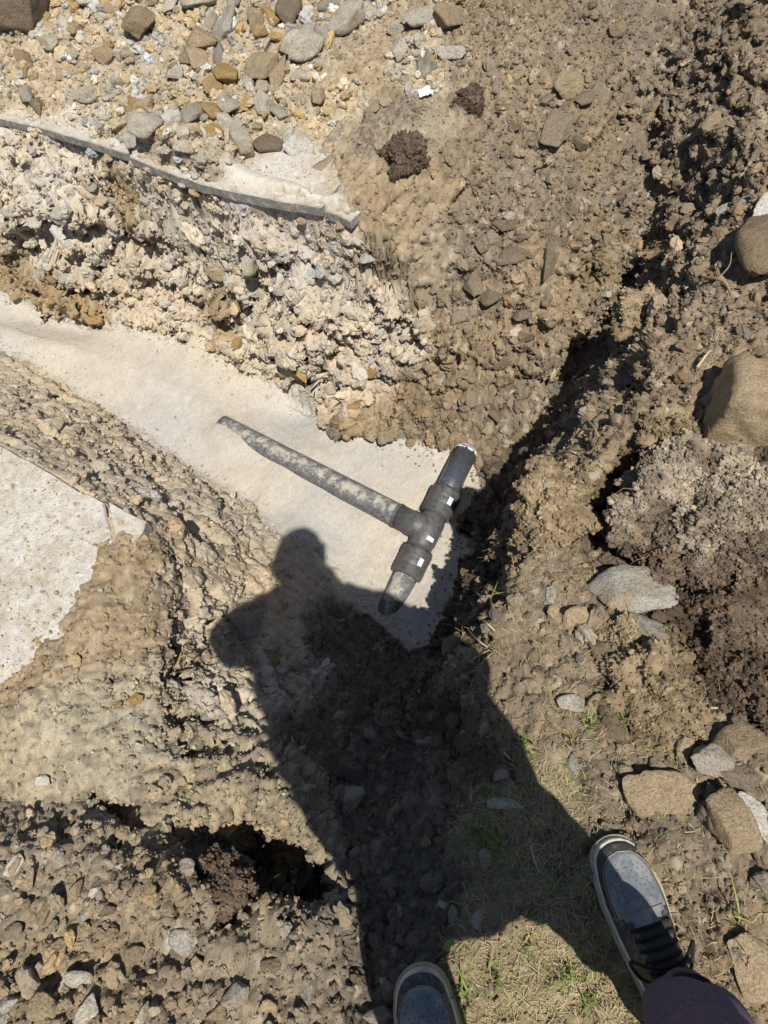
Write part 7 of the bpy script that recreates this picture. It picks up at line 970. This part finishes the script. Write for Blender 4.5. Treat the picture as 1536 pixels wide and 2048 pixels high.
# ================================================================ the photographer
person = thing('person', (.07, -.22, 0), 'person in plum trousers and dark worn sneakers holding up a phone', 'person')
def keep_p(o, parent=person): return keep_(o, parent)
SR, SL = Vector((0.268,0.036,0.020)), Vector((-0.141,-0.094,0.020))
def tab(xs, ys): return lambda s: float(np.interp(s, xs, ys))
sw = tab([0, .003, .009, .018, .032, .06, .10, .14, .18, .22, .26, .285, .298, .305], [.004, .018, .029, .0375, .0445, .0515, .0545, .0515, .046, .0405, .038, .035, .024, .006])
sh = tab([0, .01, .03, .06, .10, .14, .175, .20, .24, .28, .305], [.008, .019, .028, .035, .046, .062, .080, .092, .085, .076, .060])
sc_ = tab([0, .05, .12, .2, .305], [.004, .006, .004, -.001, 0.])
def make_shoe(tip, ang, side):
    fw = Vector((math.sin(ang), math.cos(ang), 0)); rt = Vector((fw.y, -fw.x, 0)); up = Vector((0, 0, 1)); base = Vector((tip.x, tip.y, .004))
    def W(s, x, z): return base - fw * s + rt * (x + sc_(s) * side) + up * z
    def surf(s, a, off=0):                  # a: 0..pi across the upper
        w, h = sw(s) + off, sh(s) + off; ca, sa = math.cos(a), math.sin(a)
        return W(s, w * math.copysign(abs(ca) ** .8, ca), .030 + h * abs(sa) ** .85)
    S = [.305 * (1 - math.cos(math.pi * k / 44)) / 2 for k in range(45)]
    OUT = np.array([(sw(s), -s) for s in S] + [(-sw(s), -s) for s in S[::-1]]); _tg = np.roll(OUT, -1, 0) - np.roll(OUT, 1, 0); _nm = np.stack([-_tg[:, 1], _tg[:, 0]], 1); _nm /= np.linalg.norm(_nm, axis=1, keepdims=True) + 1e-9
    for _ in range(3): _nm = (np.roll(_nm, 1, 0) + _nm * 2 + np.roll(_nm, -1, 0)) / 4
    if _nm[22, 0] < 0: _nm = -_nm
    def band(z0, z1, o0, o1, name, mat, parent):
        V = []; F = []; m = len(OUT); prof = [(z0, o0 - .003), (z0 + .002, o0), (z1 - .002, o1), (z1, o1 - .002)]
        for z, off in prof:
            for (x, ms), nn_ in zip(OUT, _nm):
                toe = max(0, 1 + ms / .05); k = off * (1 + .5 * toe); V.append(W(-(ms + nn_[1] * k), x + nn_[0] * k, z + .006 * toe * toe * (z > .01)))
        for r in range(len(prof) - 1):
            for k in range(m): F.append((r * m + k, r * m + (k + 1) % m, (r + 1) * m + (k + 1) % m, (r + 1) * m + k))
        F.append(tuple(range(m))); F.append(tuple(range((len(prof) - 1) * m, len(prof) * m))[::-1])
        o = mesh_obj(name, V, F, mat); bm = bmesh.new(); bm.from_mesh(o.data); bmesh.ops.recalc_face_normals(bm, faces=bm.faces); bm.to_mesh(o.data); bm.free(); return o
    V = []; F = []; A = [math.pi * k / 24 for k in range(25)]
    for s in S:
        for a in A: V.append(surf(s, a))
    for i in range(44):
        for k in range(24): F.append((i * 25 + k, i * 25 + k + 1, (i + 1) * 25 + k + 1, (i + 1) * 25 + k))
    shoe = keep_p(mesh_obj('shoe', V, F, M['leather']))
    def sub(o): o.parent = shoe; return o
    sub(band(-.004, .023, .0075, .0070, 'outsole', M['sole'], shoe)); sub(band(.0232, .036, .0036, .0012, 'rim', M['rim'], shoe))
    # worn grey vamp panel, set 1 mm proud
    def patch(name, s0, s1, half, off, mat, ns=22, na=16):
        V = []; F = []
        for i in range(ns + 1):
            s = s0 + (s1 - s0) * i / ns; hf = half(i / ns)
            for k in range(na + 1):
                e = off if 0 < k < na and 0 < i < ns else -.0008
                V.append(surf(s, math.pi / 2 + hf * (2 * k / na - 1), e))
        for i in range(ns):
            for k in range(na): F.append((i * (na + 1) + k, i * (na + 1) + k + 1, (i + 1) * (na + 1) + k + 1, (i + 1) * (na + 1) + k))
        return sub(mesh_obj(name, V, F, mat))
    vh = lambda t: 1.02 * math.sqrt(max(0, 1 - (1 - min(1, t / .55)) ** 2)) if t < .55 else 1.02 + .1 * (t - .55)
    patch('vamp', .022, .128, vh, .0013, M['vamp'])
    patch('throat_band', .120, .150, lambda t: .72 + .1 * t, .0032, M['vamp'])
    patch('tongue', .142, .235, lambda t: .42 - .05 * t, .0055, M['tongue'])
    for sd in (-1, 1):                      # eyestays either side of the tongue
        V = []; F = []
        for i in range(13):
            s = .132 + .085 * i / 12
            for k in range(7):
                e = .0042 if 0 < k < 6 else 0; V.append(surf(s, math.pi / 2 + sd * (.36 + .42 * k / 6), e))
        for i in range(12):
            for k in range(6): F.append((i * 7 + k, i * 7 + k + 1, i * 7 + 8 + k, i * 7 + 7 + k))
        sub(mesh_obj('eyestay', V, F, M['leather']))
    for k in range(5):                      # laces
        s = .146 + .016 * k; q = [surf(s, math.pi / 2 + .62 * t, .009 - .004 * abs(t)) for t in (-1, -.7, -.35, 0, .35, .7, 1)]; V, F = tube_mesh(q, .0032, 7); sub(mesh_obj('lace', V, F, M['lace']))
    for lo, hg in ((-.8, .05), (.75, .03)):  # bow
        q = [surf(.205, math.pi / 2, .012), surf(.20, math.pi / 2 + .4 * side * -lo, .03), surf(.185, math.pi / 2 - side * lo * 1.0, .018 + .012), surf(.215, math.pi / 2 - side * lo * 1.25, .012), surf(.222, math.pi / 2 - side * lo * .5, .016), surf(.207, math.pi / 2, .012)]
        V, F = tube_mesh(curve_pts(q, 5), .0032, 7); sub(mesh_obj('lace', V, F, M['lace']))
    V = []; F = []                          # perforations of the vamp
    for row, (s, n) in enumerate([(.042, 3), (.050, 5), (.058, 6), (.067, 7), (.076, 8), (.086, 8), (.095, 6), (.104, 4), (.111, 2)]):
        for k in range(n):
            t = (k - (n - 1) / 2) / 4.2; a = math.pi / 2 + t * .92
            if abs(t) < .12 and row > 4: continue
            c = surf(s, a, .0018); e1 = (surf(s + .002, a, .0018) - c).normalized(); e2 = (surf(s, a + .02, .0018) - c).normalized(); b = len(V)
            for w in range(7): V.append(c + (e1 * math.cos(w * .898) + e2 * math.sin(w * .898)) * .00105)
            F.append(tuple(range(b, b + 7)))
    sub(mesh_obj('perforations', V, F, M['hole']))
    q = [surf(.022 + (.128 - .022) * t, math.pi / 2 + vh(t) * sgn, .0014) for sgn, tt in ((1, [1 - k / 24 for k in range(25)]), (-1, [k / 24 for k in range(1, 25)])) for t in tt]
    V, F = tube_mesh(q, .0007, 5); sub(mesh_obj('seam', V, F, M['sole']))
    V, F = tube_mesh([W(.235, 0, .06), W(.245, 0, .11), W(.25, 0, .17), W(.25, 0, .22)], [.036, .037, .038, .04], 18); sub(mesh_obj('sock', V, F, M['lace']))
    return shoe
make_shoe(SR, -.07, 1); make_shoe(SL, .05, -1)
# trousers: two legs and a seat, creased
def loft(rings, n=40, seed=1, amp=.006, open_first=True):
    V = []; F = []
    for (c, rx, ry) in rings:
        for k in range(n):
            w = 2 * math.pi * k / n; V.append((c[0] + rx * math.cos(w), c[1] + ry * math.sin(w), c[2]))
    m = len(rings)
    for i in range(m - 1):
        for k in range(n): F.append((i * n + k, i * n + (k + 1) % n, (i + 1) * n + (k + 1) % n, (i + 1) * n + k))
    A = np.array(V); ctr = np.repeat(np.array([r[0] for r in rings]), n, 0); d = A - ctr; d[:, 2] = 0; d /= np.linalg.norm(d, axis=1, keepdims=True)
    f = np.abs(fbm(A * np.array([6, 6, 15.]) + seed, 2, 600 + seed)); A = A + d * (amp * (f * 3 - .6))[:, None]
    return A.tolist(), F
def leg(ank, knee, hip, seed):
    rings = []
    for k in range(34):
        t = k / 33
        if t < .5: c = Vector(ank).lerp(Vector(knee), t / .5); r = .058 + .022 * (t / .5) ** .8
        else: c = Vector(knee).lerp(Vector(hip), (t - .5) / .5); r = .080 + (.122 - .080) * (t - .5) / .5
        rings.append(((c.x, c.y, c.z), r, r * (1.16 - .1 * t)))
    c, rx, ry = rings[0]; hem = [((c[0], c[1], c[2] + .02), rx - .006, ry - .006), ((c[0], c[1], c[2] + .001), rx - .004, ry - .004)]
    V, F = loft(hem + rings, 44, seed, .011)
    V = [(v[0], v[1], v[2] - (.03 * max(0, (c[1] - v[1]) / ry) if i < 44 * 5 else 0)) for i, v in enumerate(V)]      # hem drops towards the heel
    return V, F
ANK_R, KNEE_R, HIP_R = (.280,-.240,.105),(.225,-.272,.50),(.150,-.295,.86)
ANK_L, KNEE_L, HIP_L = (-.150,-.345,.105),(-.115,-.31,.50),(-.025,-.285,.86)
seat = loft([((.065, -.275, .80), .13, .10), ((.065, -.28, .86), .175, .125), ((.06, -.285, .94), .185, .135), ((.055, -.285, 1.02), .175, .125), ((.055, -.285, 1.06), .165, .12)], 44, 5, .006)
V, F = join([leg(ANK_R, KNEE_R, HIP_R, 3), leg(ANK_L, KNEE_L, HIP_L, 4), seat])
keep_p(mesh_obj('trousers', V, F, M['trouser']))

def skinned(joints, edges, name, mat, sub=2, rem=0, extra=None):
    """a continuous surface grown round a skeleton"""
    me = bpy.data.meshes.new(name); names = list(joints); me.from_pydata([joints[k][0] for k in names], [(names.index(a), names.index(b)) for a, b in edges], []); me.update()
    o = bpy.data.objects.new(name, me); C.objects.link(o); md = o.modifiers.new('skin', 'SKIN'); md.use_smooth_shade = True
    for i, k in enumerate(names):
        r = joints[k][1]; me.skin_vertices[0].data[i].radius = r if hasattr(r, '__len__') else (r, r); me.skin_vertices[0].data[i].use_root = (i == 0)
    sb = o.modifiers.new('sub', 'SUBSURF'); sb.levels = sub; sb.render_levels = sub
    dg = bpy.context.evaluated_depsgraph_get(); m2 = bpy.data.meshes.new_from_object(o.evaluated_get(dg)); bpy.data.objects.remove(o)
    V = [tuple(v.co) for v in m2.vertices]; F = [tuple(p.vertices) for p in m2.polygons]; bpy.data.meshes.remove(m2)
    if extra: V, F = join([(V, F)] + extra)
    ob = mesh_obj(name, V, F, mat)
    if rem:
        md = ob.modifiers.new('remesh', 'REMESH'); md.mode = 'VOXEL'; md.voxel_size = rem; md.use_smooth_shade = True
        dg = bpy.context.evaluated_depsgraph_get(); m3 = bpy.data.meshes.new_from_object(ob.evaluated_get(dg)); ob.modifiers.clear(); ob.data = m3
        m3.materials.clear(); m3.materials.append(mat)
    return ob
HEAD = Vector((-.075, -.125, 1.735))
CAMP = Vector((0, 0, CAM_H)); PHC = CAMP - CAM_R * .022 - CAM_U * .062 - CAM_F * .008       # phone centre
def ph(r, u, f): return tuple(PHC + CAM_R * r + CAM_U * u + CAM_F * f)
J = {'pelvis': ((.06, -.285, .96), (.13, .10)), 'waist': ((.04, -.29, 1.12), (.125, .095)), 'chest': ((-.02, -.25, 1.32), (.15, .105)), 'neck0': ((-.05, -.22, 1.47), (.07, .07)), 'neck1': ((-.065, -.17, 1.60), (.052, .055)), 'skull': (tuple(HEAD), (.07, .07)),
     'shR': ((.14, -.215, 1.43), .055), 'elR': ((.215, -.195, 1.18), .042), 'wrR': (ph(.085, -.085, -.035), .028), 'shL': ((-.23, -.20, 1.44), .055), 'elL': ((-.335, -.065, 1.29), .042), 'wrL': (ph(-.085, -.085, -.035), .028),
     'hipR': (HIP_R, .085), 'knR': (KNEE_R, .056), 'anR': (ANK_R, .038), 'hipL': (HIP_L, .085), 'knL': (KNEE_L, .056), 'anL': (ANK_L, .038)}
E_ = [('pelvis', 'waist'), ('waist', 'chest'), ('chest', 'neck0'), ('neck0', 'neck1'), ('neck1', 'skull'), ('chest', 'shR'), ('shR', 'elR'), ('elR', 'wrR'), ('chest', 'shL'), ('shL', 'elL'), ('elL', 'wrL'), ('pelvis', 'hipR'), ('hipR', 'knR'), ('knR', 'anR'), ('pelvis', 'hipL'), ('hipL', 'knL'), ('knL', 'anL')]
for sd, nm in ((1, 'R'), (-1, 'L')):        # hands: palm beside the phone, four fingers behind it, thumb on the screen
    J['palm' + nm] = (ph(sd * .060, -.055, .002), (.024, .018)); J['mc' + nm] = (ph(sd * .052, -.035, .010), (.020, .014)); E_ += [('wr' + nm, 'palm' + nm), ('palm' + nm, 'mc' + nm)]
    for k in range(4):
        u = -.070 + .019 * k; ln = (.8, .95, 1.0, .9)[k]
        J['f%d1' % k + nm] = (ph(sd * .050, u, .016), .0095); J['f%d2' % k + nm] = (ph(sd * (.050 - .026 * ln), u + .004, .0175), .0088); J['f%d3' % k + nm] = (ph(sd * (.050 - .045 * ln), u + .006, .0155), .0075)
        E_ += [('palm' + nm if k < 2 else 'mc' + nm, 'f%d1' % k + nm), ('f%d1' % k + nm, 'f%d2' % k + nm), ('f%d2' % k + nm, 'f%d3' % k + nm)]
    J['t1' + nm] = (ph(sd * .058, -.040, -.014), .0115); J['t2' + nm] = (ph(sd * .042, -.018, -.0165), .0100); J['t3' + nm] = (ph(sd * .028, -.002, -.0155), .0085)
    E_ += [('palm' + nm, 't1' + nm), ('t1' + nm, 't2' + nm), ('t2' + nm, 't3' + nm)]
# head: shaped sphere, chin tucked towards the phone
hd, hf = ico(5); hx, hy, hz = hd[:, 0].copy(), hd[:, 1].copy(), hd[:, 2].copy()
low = np.clip(-hz, 0, 1); wx_ = .086 * (1 - .34 * low ** 1.4); X_ = hx * wx_; Y_ = hy * .108 * (1 - .10 * low); Z_ = hz * .124
def gb(cx, cz, s): return np.exp(-(((hx - cx) / s) ** 2 + ((hz - cz) / s) ** 2)) * (hy > 0)
Y_ = Y_ + .022 * np.exp(-((hx / .13) ** 2 + ((hz + .12) / .2) ** 2)) * (hy > 0) - .010 * (gb(.38, .06, .17) + gb(-.38, .06, .17)) + .006 * np.exp(-((hx / .5) ** 2 + ((hz - .24) / .09) ** 2)) * (hy > 0) + .006 * np.exp(-((hx / .26) ** 2 + ((hz + .46) / .06) ** 2)) * (hy > 0) - .004 * np.exp(-((hx / .28) ** 2 + ((hz + .53) / .03) ** 2)) * (hy > 0) + .006 * np.exp(-((hx / .26) ** 2 + ((hz + .59) / .05) ** 2)) * (hy > 0) + .010 * gb(0, -.85, .25)
HM = Matrix.Translation(HEAD) @ Euler((-.95, 0, -.35)).to_matrix().to_4x4()
head = ([tuple(HM @ Vector((a, b, c))) for a, b, c in zip(X_, Y_, Z_)], hf.tolist()); ears = []
for sd in (-1, 1):
    iv, jf = ico(3); ears.append(([tuple(HM @ Vector((sd * .087 + v[0] * .009 + sd * .012 * max(0, -v[1]), -.005 + v[1] * .019, -.005 + v[2] * .033))) for v in iv], jf.tolist()))
body = keep_p(skinned(J, E_, 'body', M['skin'], 2, .006, [head] + ears))
for sd in (-1, 1):
    iv, jf = ico(2); e = keep_p(mesh_obj('eye', [tuple(HM @ Vector((sd * .030 + v[0] * .012, .089 + v[1] * .012, .007 + v[2] * .012))) for v in iv], jf.tolist(), M['eye']))
    i2 = mesh_obj('iris', [tuple(HM @ Vector((sd * .030 + v[0] * .006, .0985 + v[1] * .0035, .004 + v[2] * .006))) for v in iv], jf.tolist(), M['iris']); i2.parent = e
# short hair
hv = []; keepv = ((hz > .28) | ((hy < .12) & (hz > -.42))) & ~((np.abs(hx) > .8) & (hz < .2) & (hy > -.25)); nn = fbm(hd * 6, 3, 701)
for a, b, c, q in zip(X_, Y_, Z_, nn): s_ = 1.09 + .05 * q; hv.append(tuple(HM @ Vector((a * s_, b * s_, c * s_ + .004))))
keep_p(mesh_obj('hair', hv, [f for f in hf.tolist() if all(keepv[k] for k in f)], M['hair']))
torso = loft([((.045,-.325,.70),.195,.125),((.04,-.32,.80),.22,.13),((.03,-.31,.92),.245,.14),((.02,-.29,1.06),.265,.15),((-.005,-.27,1.2),.27,.155),((-.03,-.245,1.33),.265,.155),((-.045,-.22,1.43),.22,.13),((-.055,-.205,1.50),.14,.10),((-.06,-.195,1.56),.09,.085)], 48, 9, .010); n_ = 48; m_ = len(torso[0]) // n_; torso[1].append(tuple(range(n_))[::-1]); torso[1].append(tuple(range((m_ - 1) * n_, m_ * n_)))
def sleeve(sh_, el_, wr_): q = curve_pts([sh_, Vector(sh_).lerp(Vector(el_), .5) + Vector((0, .0, -.01)), el_, Vector(el_).lerp(Vector(wr_), .5), wr_], 5); k = len(q); return tube_mesh(q, [.088 - .038 * i / k + .004 * math.sin(i * 2.1) for i in range(k)], 20)
jk = mesh_obj('jacket', *join([torso, sleeve((.13, -.22, 1.40), (.225,-.20,1.17), ph(.10, -.11, -.045)), sleeve((-.20, -.20, 1.42), (-.338,-.06,1.29), ph(-.10, -.11, -.045))]), M['jacket'])
md = jk.modifiers.new('remesh', 'REMESH'); md.mode = 'VOXEL'; md.voxel_size = .011; md.use_smooth_shade = True
m3 = bpy.data.meshes.new_from_object(jk.evaluated_get(bpy.context.evaluated_depsgraph_get())); jk.modifiers.clear(); jk.data = m3; m3.materials.clear(); m3.materials.append(M['jacket']); keep_p(jk)
# the phone in the hands
phone = thing('phone', tuple(PHC), 'black phone held up in both hands by the photographer', 'phone')
def slab_box(name, c, hr, hu, hf_, rad, mat, parent):
    V = []; F = []; ring = []
    for cx, cy, a0 in ((hr - rad, hu - rad, 0), (-hr + rad, hu - rad, 90), (-hr + rad, -hu + rad, 180), (hr - rad, -hu + rad, 270)):
        for k in range(7): a = math.radians(a0 + 15 * k); ring.append((cx + rad * math.cos(a), cy + rad * math.sin(a)))
    m = len(ring)
    for f_, ins in ((-hf_, .0012), (-hf_ + .0012, 0), (hf_ - .0012, 0), (hf_, .0012)):
        for a, b in ring: V.append(Vector(c) + CAM_R * (a * (1 - ins / hr)) + CAM_U * (b * (1 - ins / hu)) + CAM_F * f_)
    for r in range(3):
        for k in range(m): F.append((r * m + k, r * m + (k + 1) % m, (r + 1) * m + (k + 1) % m, (r + 1) * m + k))
    F.append(tuple(range(m))[::-1]); F.append(tuple(range(3 * m, 4 * m)))
    o = mesh_obj(name, V, F, mat, None, False); bm = bmesh.new(); bm.from_mesh(o.data); bmesh.ops.recalc_face_normals(bm, faces=bm.faces); bm.to_mesh(o.data); bm.free(); o.parent = parent; o.matrix_parent_inverse = Matrix.Translation(parent.location).inverted(); return o
slab_box('phone_body', ph(0, 0, 0), .0375, .0800, .0042, .009, M['phone'], phone)
slab_box('screen', ph(0, 0, -.0046), .0350, .0770, .0003, .007, M['screen'], phone)
for du in (.062, .040, .018):
    c = Vector(ph(.022, du, .0043)); V, F = tube_mesh([c, c + CAM_F * .0012], .0062, 20); o = mesh_obj('lens_ring', V, F, M['lens'], None, False); o.parent = phone; o.matrix_parent_inverse = Matrix.Translation(phone.location).inverted()
